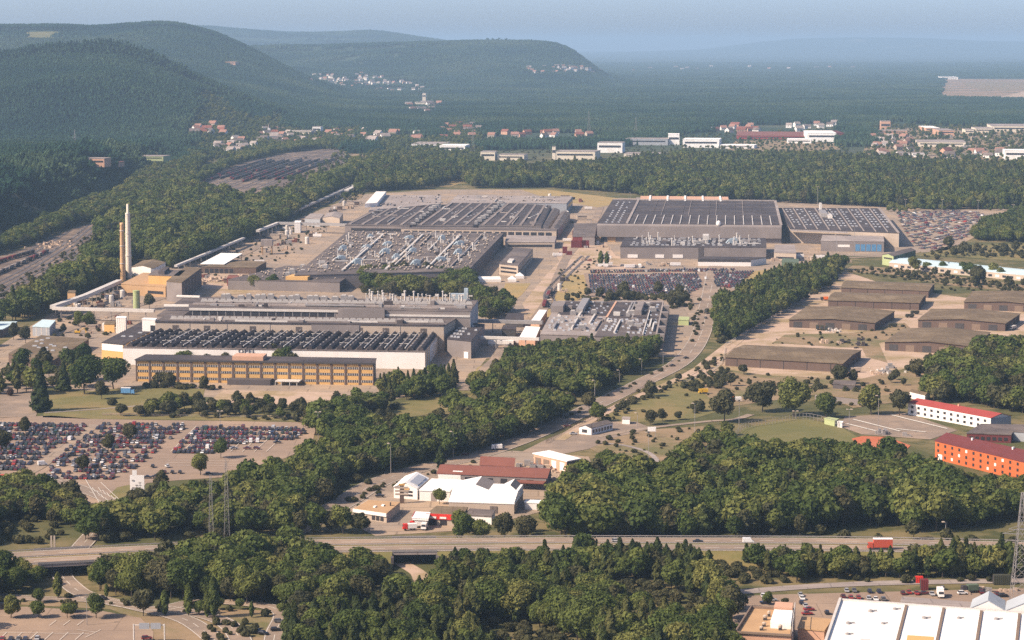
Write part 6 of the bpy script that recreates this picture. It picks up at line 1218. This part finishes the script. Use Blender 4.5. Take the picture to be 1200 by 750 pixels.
for x, y, col, sty, rz, lab in (
 (50,545,'white','van',.4,'white van standing at the left end of the car park aisle'), (196,547,'white','hatchback',2,'white car alone on the empty asphalt'), (179,547,'black','saloon',1.6,'black car left of the lone white car on the asphalt'), (193,554,'maroon','saloon',1.6,'left of three dark cars standing apart on the asphalt'), (202,554,'black','saloon',1.6,'middle of three dark cars standing apart on the asphalt'), (211,554,'black','hatchback',1.6,'right of three dark cars standing apart on the asphalt'), (173,560,'black','saloon',.1,'left black car of the pair above the signboard'), (183,559,'black','saloon',.1,'right black car of the pair above the signboard'),
 (245,556,'black','hatchback',.2,'black car beside the round tree on the empty asphalt'), (274,526,'silver','saloon',.4,'silver car apart before the right car block'), (290,526,'maroon','saloon',0,'maroon car apart left of its neighbour on the asphalt'), (301,526,'maroon','hatchback',0,'maroon car apart right of its neighbour on the asphalt'), (325,519,'black','saloon',.3,'black car alone at the right end of the car rows'), (101,590,'black','hatchback',-.4,'dark car leaving along the car park lane'),
 (294,518,'white','van',1.6,'left of two white vans side by side in the car park'), (302,518,'white','van',1.6,'right of two white vans side by side in the car park'),
 (302,741,'dark blue','saloon',-.4,'dark blue car waiting at the lower junction'), (308,743,'black','saloon',-.5,'black car close behind the dark blue one at the junction'), (327,729,'grey','hatchback',.1,'grey car farther up the lower right lane'), (323,739,'black','hatchback',.2,'black car nearer on the lower right lane'), (172,749,'red','hatchback',.3,'red car at the bottom edge under the sign gantry'), (4,713,'black','van',.1,'dark van at the far left of the lower car park'),
 (13,750,'dark blue','saloon',1.6,'left dark blue car at the bottom edge of the lower car park'), (22,750,'grey','saloon',1.6,'grey car at the bottom edge of the lower car park'), (30,750,'dark blue','hatchback',1.6,'third car at the bottom edge of the lower car park'), (44,749,'silver','hatchback',1.6,'silver car at the bottom edge right of the blue ones'), (3,750,'red','hatchback',1.6,'red car in the bottom left corner'),
 (120,702,'black','saloon',-.6,'dark car beside the lane signs before the underpass'), (445,582,'black','saloon',0,'black car behind the flat corner building'), (463,537,'maroon','saloon',.2,'dark car on the works road by the lamp post'), (545,533,'maroon','saloon',.1,'maroon car on the works road left of the white van'), (788,429,'black','saloon',.6,'dark car lower down on the works road by the skylight hall'), (804,420,'black','saloon',.7,'dark car farther up on the works road by the skylight hall'), (827,373,'black','saloon',1.2,'dark car behind the lorry on the works road'), (827,327,'white','van',1.4,'white van on the works road among the stored cars'), (827,334,'black','saloon',1.4,'dark car below the white van on the works road'),
 (672,509,'silver','saloon',.1,'silver car at the white front of the snack bar'), (665,500,'maroon','saloon',.1,'dark red car behind the snack bar corner'), (660,578,'white','hatchback',.4,'white car half hidden in trees beside the rust roof'), (1168,565,'white','hatchback',.1,'left white car under the trees by the orange barracks'), (1173,566,'silver','hatchback',.1,'right pale car under the trees by the orange barracks'), (1081,634,'black','saloon',0,'dark car hidden at the verge of the dual carriageway')):
    p = P(x, y, .45); car(col, sty, p, rz, lab)
for x, y, col, sty, rz, lab in ((818,635.5,'black','saloon',0,'black car on the far lanes left of the white one'), (877,636,'white','van',0,'white van driving on the dual carriageway at centre right'), (1186,645,'black','saloon',-.05,'black car on the dual carriageway beside the pylon'), (722,634.5,'silver','hatchback',0,'silver car towing past the tall tree on the dual carriageway')):
    car(col, sty, P(x, y, MZ + .1), rz, lab)
# retail park cars, bottom right
rp = [(894,699,'white'),(899,703,'silver'),(897,707,'dark blue'),(905,704,'silver'),(938,698,'silver'),(940,702,'white'),(939,707,'dark blue'),(944,711,'silver'),(948,715,'red'),(946,720,'red'),(992,693,'silver'),(1001,693,'grey'),(1019,694,'dark blue'),(1030,694,'dark blue'),(988,700,'maroon'),(997,701,'red'),(1006,701,'red'),(1018,702,'silver'),(1026,703,'white'),(1035,703,'grey'),(1065,695,'red'),(1074,696,'red'),(1083,696,'maroon'),(1092,697,'silver'),(1058,696,'maroon'),(1104,690,'grey'),(1150,695,'maroon'),(1168,697,'maroon'),(1176,699,'black'),(969,719,'black'),(1128,696,'white')]
for x, y, col in rp:
    car(col, random.choice(STY[:2]), P(x, y, .3), random.choice((1.55, 1.6, .1)), '%s car parked %s' % (col, 'behind the tan block' if x < 960 else 'behind the white warehouse roof'), 'cars in the retail park')
def lorry(label, p, rz, L, cabm, boxm, hbox=3.6, top=None, cat='lorry'):
    t = thing('lorry', label, cat, p, None, rz); q = Vector((0,0,0))
    def pt(nm, mb, ms, par=t):
        o = bpy.data.objects.new(nm, mb.mesh(nm, [M[x] for x in ms])); COL.objects.link(o); o.parent = par; return o
    m = MB(); x = -L/2; m.hexa([(x,-1.2,.6),(x+2.2,-1.2,.6),(x+2.2,1.2,.6),(x,1.2,.6)],[(x+.25,-1.1,2.9),(x+2.2,-1.15,2.9),(x+2.2,1.15,2.9),(x+.25,1.1,2.9)]); c = pt('cab', m, [cabm])
    m = MB(); m.hexa([(x+.02,-1.0,1.7),(x+.25,-1.0,1.7),(x+.25,1.0,1.7),(x+.02,1.0,1.7)],[(x+.18,-.95,2.6),(x+.4,-.95,2.6),(x+.4,.95,2.6),(x+.18,.95,2.6)]); pt('windscreen', m, ['glass_dark'], c)
    m = MB(); m.box(x+2.5+(L-2.5)/2, 0, .95, L-2.5, 2.5, hbox-.95); b_ = pt('cargo_box', m, [boxm])
    if top: m = MB(); m.box(x+2.5+(L-2.5)/2, 0, hbox+.01, L-2.4, 2.55, .25); pt('box_roof', m, [top], b_)
    m = MB(); m.box(.2, 0, .6, L-.6, 1.0, .34); pt('chassis', m, ['metal_dark'])
    for wx in (x+1.1, L/2-1.2, L/2-2.6):
        for s in (-1, 1): m = MB(); m.tube((wx, s*.95, .5), (wx, s*1.25, .5), .5, n=10); pt('wheel', m, ['rubber'])
    return t
lorry('red box lorry with a white roof edge driving left on the dual carriageway', P(1031, 643.5, MZ + .1), .0, 10.5, 'paint_truckred', 'paint_truckred', 4.4, 'roof_white')
lorry('dark green lorry driving down the works road by the wooded wedge', P(828, 367, .4), 1.3, 9, 'army_green', 'army_green', 3.6); lorry('white box van stopped on the works road above the rust roof', P(582, 527, .4), .1, 6, 'wall_white', 'wall_white', 3.0)
lorry('blue and white box lorry on the lawn before the office', P(150, 462, .3), 3.1, 8.5, 'paint_blue', 'paint_blue', 4.0, 'wall_white'); lorry('white lorry parked farthest left at the service station', P(480, 621, .3), .15, 6.5, 'paint_red', 'wall_white', 3.0)
lorry('white lorry with red cab in the middle of the service station forecourt', P(489, 618, .3), .1, 7, 'paint_red', 'wall_white', 3.2); lorry('white and red van lorry nearest the red fascia', P(497, 620, .3), 1.5, 6, 'wall_white', 'wall_white', 3.0)
lorry('white box lorry standing upright among cars behind the white roof', P(1102, 699, .3), 1.5, 6.5, 'wall_white', 'wall_white', 3.4); lorry('dark box lorry in the retail car park near the gabled halls', P(1136, 694, .3), .2, 7, 'metal_dark', 'wall_green_dark', 3.2); lorry('orange box lorry parked at the left wall of a long brown shed', P(966, 352, .3), .0, 6.5, 'metal_dark', 'paint_orange', 3.2)
for i, (x, y) in enumerate(((958,386),(963,386.5),(968,387))): lorry('army green lorry parked before the shed doors, %s of three' % ('leftmost', 'middle', 'rightmost')[i], P(x, y, .3), 1.4, 7, 'army_green', 'army_green', 3.2)
for i, (x, y) in enumerate(((1066,372),(1072,368),(1046,383))): lorry('army green lorry standing between the brown sheds, %s' % ('nearest the gable', 'farther back', 'on the grass at left')[i], P(x, y, .3), .2, 7, 'army_green', 'army_green', 2.8)
lorry('silver tank lorry at the right wall of a brown shed', P(1187, 386, .3), 1.0, 9, 'metal_pale', 'metal_pale', 3.0); lorry('white lorry beside the nearest shed corner', P(1003, 436, .3), .1, 7, 'wall_beige', 'wall_beige', 3.2)
lorry('yellow works vehicle beside trees below the depot', P(824, 461, .3), .1, 6, 'paint_yellow', 'paint_yellow', 3); lorry('orange and white works vehicle below the depot trees', P(862, 470, .3), .1, 7, 'paint_orange', 'wall_white', 2.6)
def container(x, y, L, hh, m, label, n=1, rz=0.0):
    a = P(x, y); t = thing('container', label, 'container', a, None, rz); o = None
    mb = MB(); mb.box(0, 0, .15, L, 2.5, hh)
    for i in range(int(L / .8)):
        for s in (-1, 1): mb.box(-L/2 + .4 + i*.8, s*1.27, .3, .3, .08, hh - .3)
    o = bpy.data.objects.new('body', mb.mesh('body', [M[m]])); COL.objects.link(o); o.parent = t
    mb = MB(); mb.box(-L/2 - .05, 0, .3, .1, 2.2, hh - .4); o = bpy.data.objects.new('door', mb.mesh('door', [M['metal_dark']])); COL.objects.link(o); o.parent = t
for a_ in ((678,290.5,16,8,'paint_darkred','wide stack of maroon containers before the sandy yard, left half'), (686,290.5,8,8,'paint_darkred','wide stack of maroon containers before the sandy yard, right half'), (675,277.5,8,7,'paint_darkred','maroon container block against the low maroon shed'), (662,297,5,7,'paint_darkred','tall maroon container alone on the sandy yard'), (667,299,6,4,'paint_darkred','low maroon container beside the tall one'),
           (1083,691,3,4.2,'paint_darkred','tall dark maroon container standing at the retail road'), (10,566,8,4.2,'paint_truckred','rust red ribbed container at the left edge of the brown bank'), (1174,685,7,4,'army_green','dark box container on the retail road at right'), (1077,683,3,2.5,'paint_red','small bright red box beside the maroon container')): container(*a_)
# freight wagons
def wagon(x, y, rz, m, label, group):
    a = P(x, y, .5); t = thing('freight_wagon', label, 'wagon', a, group, rz)
    for nm, mb, ms in (('body', MB().box(0,0,1.1,13,2.7,2.3), m), ('frame', MB().box(0,0,.75,13.6,1.8,.34), 'metal_dark')): o = bpy.data.objects.new(nm, mb.mesh(nm, [M[ms]])); COL.objects.link(o); o.parent = t
    for s in (-4.4, 4.4): mb = MB(); [mb.tube((s+d,-.9,.45),(s+d,.9,.45),.45,n=8) for d in (-.9,.9)]; o = bpy.data.objects.new('bogie', mb.mesh('bogie', [M['rubber']])); COL.objects.link(o); o.parent = t
def train(pxs, n, off, m, label, group):
    pts = smooth([P(x, y) for x, y in pxs], 30); acc = 0; done = 0; pts = offset_line(pts, off)
    for i in range(len(pts) - 1):
        acc += (pts[i+1] - pts[i]).length
        if acc >= 15 * (done + 1) and done < n: done += 1; d = pts[i+1] - pts[i]; p = pix(pts[i].x, pts[i].y, .5); wagon(p[0], p[1], math.atan2(d.y, d.x), random.choice(m), label, group)
sid = [(270,216.5),(282,212),(305,204),(330,195),(362,184.5),(380,179.5)]; spts = smooth([P(x, y) for x, y in sid], 30); WG = []
for j, of_ in enumerate((-62,-53,-36,-27,-10,-1,16,25,42,51,62)):
    ln = offset_line(spts, of_); acc = nxt = 0.0; lo, hi = random.uniform(20, 160) + 12 * abs(j - 6), random.uniform(720, 960)
    for a, b_ in zip(ln[:-1], ln[1:]):
        acc += (b_ - a).length
        if acc >= nxt: nxt += 15 if random.random() < .985 else 60; WG.append((a.y, a.x, math.atan2(b_.y - a.y, b_.x - a.x), random.choice(('metal_dark', 'metal_dark', 'paint_darkred', 'felt_dark')))) if lo < acc < hi else None
WG.sort()
for y, x, r_, m in WG[:215]: q = pix(x, y, .5); wagon(q[0], q[1], r_, m, 'dark freight wagon standing in the sidings among the villages and wood', 'freight wagons in the sidings')
wm = join('wagon', [MB().box(0,0,1.0,13,2.7,2.5).mesh('body', M['metal_dark']), MB().box(0,0,.2,11,1.8,.7).mesh('bogies', M['rubber'])])
scatter('freight_wagons', 'far rows of dark freight wagons filling the sidings beyond the wood', lib('wagon', [wm]), [(g[1], g[0], .3) for g in WG[215:]], [0] * len(WG[215:]), [g[2] for g in WG[215:]], np.ones((len(WG[215:]), 3)), cat='wagons')
train([(-20,330),(0,321),(61,294)], 20, 0, ('metal_dark', 'paint_darkred', 'felt_light'), 'dark freight wagon on the railway at the left edge', 'freight wagons at the left edge'); train([(-20,316),(0,308),(38,297)], 14, 0, ('metal_dark', 'paint_darkred'), 'dark freight wagon on the railway at the left edge', 'freight wagons at the left edge')
train([(641,362),(648,345),(660,330)], 9, 3, ('rail_bed', 'metal_dark', 'paint_darkred'), 'brown freight wagon on the works siding above the skylight hall', 'wagons on the works siding')
# ------------------------------------------------------------------ lamps, masts, signs
def lamp(x, yb, yt, label, group=None, double=False):
    a = P(x, yb); hh = ptop(x, yb, yt); t = thing('street_lamp', label, 'street lamp', a, group); r = .07 + a.y / 32000
    MB().tube(a, (a.x,a.y,hh), r*1.5, r).build('pole', M['metal_grey'], t)
    mb = MB(); sd = (-1, 1) if double else (-1,)
    for s in sd: mb.tube((a.x,a.y,hh), (a.x+s*1.6,a.y-.3,hh+.2), r*.7)
    mb.build('arm', M['metal_pale'], t); mb = MB()
    for s in sd: mb.hexa([(a.x+s*1.2-.7,a.y-.6,hh+.05),(a.x+s*1.2+.7,a.y-.6,hh+.05),(a.x+s*1.2+.7,a.y+.2,hh+.05),(a.x+s*1.2-.7,a.y+.2,hh+.05)],[(a.x+s*1.2-.5,a.y-.5,hh+.5),(a.x+s*1.2+.5,a.y-.5,hh+.5),(a.x+s*1.2+.5,a.y+.1,hh+.5),(a.x+s*1.2-.5,a.y+.1,hh+.5)])
    mb.build('lamp_head', M['wall_beige'], t)
for a_ in ((458,557,520,'street lamp by the works road left of the rust roof'), (531,538,506,'street lamp by the works road before the rust roof house'), (600,512,492,'street lamp at the bend by the wood edge'), (634,500,476,'street lamp between the wood and the snack bar'), (666,484,461,'street lamp before the reddish shrub'), (697,467,446,'street lamp beside the triangular wood, lower one'), (726,452,434,'street lamp beside the triangular wood, middle one'), (752,439,421,'street lamp beside the triangular wood, topmost one'), (777,428,410,'street lamp below the dark corner of the skylight hall'),
 (102,733,701,'tall white street lamp in the lower car park'), (376,548,534,'street lamp rising from the wood by the car park'), (747,500,484,'street lamp by the white hut at the dry field'), (866,499,470,'floodlight at the left side of the playing field',None,True), (932,491,482,'floodlight at the top of the playing field',None,True), (995,505,480,'floodlight by the white box hut',None,True), (814,520,473,'tall lamp mast beside the brown meadow'), (760,541,507,'slim lamp post at the end of the turning loop'), (1029,510,464,'tall thin mast on the barrack square'), (1108,633,612,'white post lamp by the far verge at right'), (258,499,482,'double lamp behind the right car block',None,True), (373,515,483,'double lamp at the right edge of the car park',None,True), (4,458,442,'double lamp at the gate lane at far left',None,True), (106,547,520,'slim lamp among the cars of the central block'), (264,555,535,'slim lamp on the empty asphalt'),
 (739,243,226,'lamp mast in the meadow left of the tallest hall'), (958,246,219,'tall floodlight mast behind the black roof hall',None,True), (1061,249,234,'left floodlight mast behind the staff car park',None,True), (1104,249,234,'middle floodlight mast behind the staff car park',None,True), (1146,250,235,'right floodlight mast behind the staff car park',None,True), (1187,254,240,'rightmost floodlight mast behind the staff car park',None,True), (980,302,275,'slim white mast before the black roofed hall'), (1001,300,266,'taller slim mast before the blue glazing')): lamp(*a_)
def lattice(label, x, yb, yt, wd, arms, name='pylon'):
    a = P(x, yb); hh = ptop(x, yb, yt); t = thing(name, label, 'pylon', a); mb = MB(); n = 9; th = .13 if wd > 3 else .045; mt = M['metal_grey']
    def cor(i, k_): f = i / n; w_ = wd * (1 - f) + .7 * f; return Vector((a.x + w_/2 * (1 if k_ in (1, 2) else -1), a.y + w_/2 * (1 if k_ > 1 else -1), hh * f))
    for i in range(n):
        for k_ in range(4):
            j = (k_ + 1) % 4; mb.tube(cor(i,k_), cor(i+1,k_), th, n=4); mb.tube(cor(i,k_), cor(i+1,j), th*.6, n=4); mb.tube(cor(i,j), cor(i+1,k_), th*.6, n=4); mb.tube(cor(i+1,k_), cor(i+1,j), th*.6, n=4)
    mb.build('lattice_mast', mt, t)
    for f, L in arms:
        m = MB(); z = hh * f
        for s in (-1, 1): m.tube((a.x, a.y-.4, z), (a.x+s*L, a.y, z+.2), th*.8, n=4); m.tube((a.x, a.y+.4, z), (a.x+s*L, a.y, z+.2), th*.8, n=4); m.tube((a.x, a.y, z+2.2), (a.x+s*L, a.y, z+.2), th*.8, n=4)
        m.build('crossarm', mt, t)
lattice('tall lattice pylon with wide arms at the right edge of the picture', 1195, 705, 577, 7, ((.62, 7.5), (.66, 5)))
lattice('slender lattice mast rising from the wood, right of the other', 266, 632, 540, 2.4, ((.9, 1.5),), 'lattice_mast'); lattice('slender lattice mast rising from the wood, left of the other', 248, 655, 556, 2.4, ((.9, 1.5),), 'lattice_mast')
lattice('far lattice pylon beyond the belt wood right of the red village', 554, 183, 152, 9, ((.7, 9),)); lattice('far lattice pylon standing before the far forest right of the cream factory', 690, 160, 130, 9, ((.7, 9),)); lattice('farther lattice pylon before the far forest', 745, 160, 137, 8, ((.7, 8),)); lattice('lattice pylon on the wooded terrace at left', 88, 183, 152, 7, ((.7, 7),))
a = P(161, 582); t = thing('signboard', 'large pale notice board with a white disc on top at the car park exit', 'signboard', a); h0 = 4.2
for s in (-2.6, 2.6): MB().tube((a.x+s,a.y,0),(a.x+s,a.y,h0), .2).build('post', M['metal_dark'], t)
MB().box(a.x, a.y, 1.6, 7, .35, 9.0, -.05).build('board', M['wall_white'], t); mb = MB(); [mb.box(a.x-2+1.7*i, a.y-.25, 3+1.2*j, 1.1, .1, .6, -.05) for i in range(3) for j in range(5) if (i*3+j) % 4 < 2]; mb.build('plate', M['metal_grey'], t); mb = MB(); mb.box(a.x-1.2, a.y, 10.61, 2.2, .3, 2.4); mb.build('disc', M['roof_white'], t)
a, b_ = P(157, 757), P(192, 734); a = P(157, 752); z = ptop(157, 752, 735); t = thing('sign_gantry', 'white sign gantry over the lower slip road with long panels', 'sign gantry', a)
b2 = P(193, 752); MB().tube(a, (a.x,a.y,z+1.2), .3).build('post', M['metal_pale'], t); MB().tube(b2, (b2.x,b2.y,z+1.2), .3).build('post', M['metal_pale'], t)
MB().tube((a.x,a.y,z+.8),(b2.x,b2.y,z+.8), .22).build('beam', M['metal_pale'], t)
for u in (.18, .55): MB().box(a.x + (b2.x-a.x)*(u+.17), a.y-.4, z-.6, (b2.x-a.x)*.33, .15, 2.3).build('panel', M['wall_bluegrey'], t)
a = P(768, 513); t = thing('signboard', 'small white sign on a pole beside the brown meadow', 'sign', a); MB().tube(a,(a.x,a.y,5),.12).build('post', M['metal_grey'], t); MB().box(a.x-2,a.y,3.6,4.6,.2,2.6).build('board', M['roof_white'], t)
for x, lab in ((60.5, 'left of two thin pale pylons signs by the underpass'), (64, 'right of two thin pale sign posts by the underpass')):
    a = P(x, 645); t = thing('sign_post', lab.replace('pylons signs', 'sign posts'), 'sign', a); MB().box(a.x, a.y, 0, .8, .5, 6.5).build('board', M['wall_beige'], t)
a = P(471, 590); t = thing('sign_pylon', 'brown pylon with three double signs beside the left white workshop', 'sign', a); MB().box(a.x,a.y,0,2,1.2,9.2).build('post', M['wall_brown'], t)
for z, m in ((4.2,'wall_beige'),(5.8,'wall_beige'),(7.4,'wall_beige'),(8.9,'wall_orange')): MB().box(a.x,a.y-.7,z,6.4 if z < 8.5 else 3,.3,.9).build('sign_panel', M[m], t)
# fences and walls
def fence(pxs, hh, label, m='metal_dark', sp=4.0, name='fence'):
    pts = smooth([P(x, y) for x, y in pxs], 10); c = pts[0]; t = thing(name, label, 'fence', c); mb = MB(); rl = MB(); acc = 0
    for a, b_ in zip(pts[:-1], pts[1:]):
        d = b_ - a; L = d.length; k_ = max(1, int(L / sp)); nn = Vector((-d.y, d.x, 0)).normalized() * .05
        for i in range(k_): p = a + d * (i / k_); mb.box(p.x, p.y, 0, .18, .18, hh)
        for z in (hh * .5, hh - .15): rl.hexa([(*(a-nn).xy,z),(*(b_-nn).xy,z),(*(b_+nn).xy,z),(*(a+nn).xy,z)],[(*(a-nn).xy,z+.12),(*(b_-nn).xy,z+.12),(*(b_+nn).xy,z+.12),(*(a+nn).xy,z+.12)])
    mb.build('post', M[m], t); rl.build('rail', M[m], t)
fence([(640,520),(660,507),(690,492),(740,465),(760,452)], 2.2, 'dark fence along the lower side of the works road by the dry field', 'wall_brown', 3); fence([(120,487),(200,489),(330,491),(366,493)], 1.8, 'fence along the back edge of the large car park', 'felt_light')
fence([(855,538),(868,506),(905,497),(945,492),(985,502)], 4, 'tall mesh fence posts around the playing field', 'metal_grey', 5); fence([(850,406),(884,386),(940,352),(984,317)], 2.4, 'pale fence along the depot side of the wooded wedge', 'metal_pale', 5); fence([(800,450),(842,430),(850,408)], 1.5, 'pale wall along the depot entrance road', 'metal_pale', 3)
# ------------------------------------------------------------------ small clutter
def heap(x, y, n, r, m, label, sz=1.2):
    a = P(x, y); mb = MB()
    for i in range(n):
        d = Vector((random.gauss(0, r), random.gauss(0, r * 2), 0)); s_ = sz * random.uniform(.4, 1.5); mb.box(a.x+d.x, a.y+d.y, 0, s_, s_*random.uniform(.6,1.4), s_*random.uniform(.4,1), random.random()*3)
    tag(mb.build('rubble_heap', M[m]), label, 'heap')
heap(655, 553, 90, 6, 'rubble', 'heap of pale rubble and blocks before the white flat shed'); heap(672, 557, 40, 3, 'rubble', 'smaller heap of pale stone by the trees'); heap(635, 540, 40, 4, 'rubble', 'scattered building materials left of the white flat shed'); heap(253, 328, 60, 9, 'rubble', 'heap of scrap in the sandy plant yard', 1.8); heap(55, 288, 60, 12, 'rubble', 'pale gravel heap between the railway tracks', 2.2)
heap(975, 387, 30, 4, 'metal_pale', 'row of pale gear beside the army lorries'); heap(1035, 436, 20, 4, 'metal_pale', 'pale pallets below the brown sheds')
CLUT = [('crate_stack', 'stack of weathered crates', 'crates', 'rubble'), ('crate_stack', 'stack of dark crates', 'crates', 'felt_dark'), ('storage_bin', 'grey steel storage bin', 'bin', 'metal_grey'), ('storage_bin', 'rusty storage bin', 'bin', 'roof_rust'), ('storage_tank', 'pale upright storage tank', 'tank', 'metal_pale'), ('tool_shed', 'small flat-roofed shed', 'shed', 'wall_beige'), ('tool_shed', 'small dark shed', 'shed', 'wall_brown'), ('trailer', 'pale box trailer', 'trailer', 'wall_white')]
def clutter(poly, n, where, pick=range(8), sc=1.0):
    xs = [q[0] for q in poly]; ys_ = [q[1] for q in poly]; k_ = 0
    while k_ < n:
        x, y = random.uniform(min(xs), max(xs)), random.uniform(min(ys_), max(ys_))
        if not inside(np.array([[x, y]]), poly)[0]: continue
        nm, lab, cat, m = CLUT[random.choice(list(pick))]; p = P(x, y, .1); k_ += 1; mb = MB(); s_ = sc * random.uniform(.7, 1.4); rz = random.choice((0, 1.57)) + random.uniform(-.12, .12)
        if nm == 'storage_tank': mb.lathe(p.x, p.y, [(1.5*s_, .1), (1.5*s_, 4.5*s_), (1.1*s_, 5*s_), (.3, 5.2*s_)], 12)
        elif nm == 'tool_shed': mb.box(p.x, p.y, .1, 6*s_, 4*s_, 2.8*s_, rz); mb.box(p.x, p.y, .1 + 2.8*s_, 6.6*s_, 4.6*s_, .3, rz)
        elif nm == 'trailer': mb.box(p.x, p.y, 1.0, 10, 2.5, 2.7, rz); mb.box(p.x, p.y, .1, 8, 1.6, .9, rz)
        else:
            for i in range(random.randint(3, 6)): mb.box(p.x + random.uniform(-2.5, 2.5)*s_, p.y + random.uniform(-2, 2)*s_, .1, 2.4*s_, 1.7*s_, random.choice((1.2, 2.4))*s_, rz)
        tag(mb.build(nm, M[m]), lab + ' ' + where, cat, nm.replace('_', ' ') + 's ' + where)
clutter([(75,362),(142,336),(160,338),(160,360),(180,364)], 22, 'in the left works yard behind the pipe bridge', sc=1.2)
clutter([(100,372),(165,370),(150,388),(118,398),(105,392)], 14, 'in the sandy yard below the pipe bridge'); clutter([(208,338),(228,320),(262,318),(300,324),(265,336)], 14, 'in the sandy scrap yard by the turbine house')
clutter([(268,322),(330,302),(380,275),(330,268),(300,290),(315,305)], 26, 'between the white canopy and the press shop', sc=1.3); clutter([(345,264),(400,252),(430,235),(405,240),(350,262)], 16, 'at the upper left end of the plant', sc=1.5)
clutter([(650,300),(664,278),(705,282),(722,300),(690,312)], 14, 'on the sandy yard before the tallest hall', (0,2,3,7)); clutter([(690,311),(800,309),(812,313),(700,315)], 16, 'along the front of the lower grey hall', (0,2,7)); clutter([(560,402),(640,403),(700,405),(600,408)], 18, 'below the white loading roof', (0,1,2,7)); clutter([(640,342),(665,325),(660,345),(640,362)], 8, 'beside the works siding')
clutter([(905,304),(950,300),(985,298),(950,308)], 10, 'before the black roofed hall', (0,2,5,7)); clutter([(640,230),(700,235),(690,262),(660,262)], 14, 'between the striped roofs and tallest hall', sc=1.5)
clutter([(1010,444),(1045,436),(1045,428),(1015,436)], 5, 'below the brown sheds', (0,2)); clutter([(940,402),(1010,398),(1030,410),(960,406)], 7, 'on the grass between the brown sheds', (0,1)); clutter([(605,545),(640,540),(650,552),(620,556)], 8, 'in the yard of the rust roof works', (0,2,3)); clutter([(1020,508),(1050,506),(1085,512),(1050,512)], 5, 'at the edge of the barrack square', (0,2,5))
clutter([(1110,692),(1190,692),(1190,699),(1110,699)], 5, 'in the retail car park behind the white roof', (0,2), .6); clutter([(1020,188),(1030,155),(1180,155),(1190,186)], 40, 'in the far industrial park', (2,5,7), 2.0); clutter([(820,305),(1000,306),(1000,308)], 4, 'at the wooded wedge', (0,2))
# ------------------------------------------------------------------ haze: one closed box of even air
hb = MB(); hb.hexa([(-60000,-3200,-2),(60000,-3200,-2),(60000,63000,-2),(-60000,63000,-2)], [(-60000,-3200,352),(60000,-3200,352),(60000,63000,352),(-60000,63000,352)])
hm = bpy.data.materials.new('haze'); hm.use_nodes = True; hn = hm.node_tree; hn.nodes.remove(hn.nodes['Principled BSDF']); pv = hn.nodes.new('ShaderNodeVolumePrincipled'); pv.inputs['Color'].default_value = (*HAZE_COLOR, 1); pv.inputs['Density'].default_value = HAZE_DENSITY; pv.inputs['Anisotropy'].default_value = 0.0
hn.links.new(pv.outputs[0], hn.nodes['Material Output'].inputs['Volume']); hm.cycles.homogeneous_volume = True if hasattr(hm.cycles, 'homogeneous_volume') else None
ho = hb.build('haze', hm, org=(0, 0, 0)); tag(ho, kind='stuff')
print('cars', nind, len(stuff), 'objects', len(bpy.data.objects))
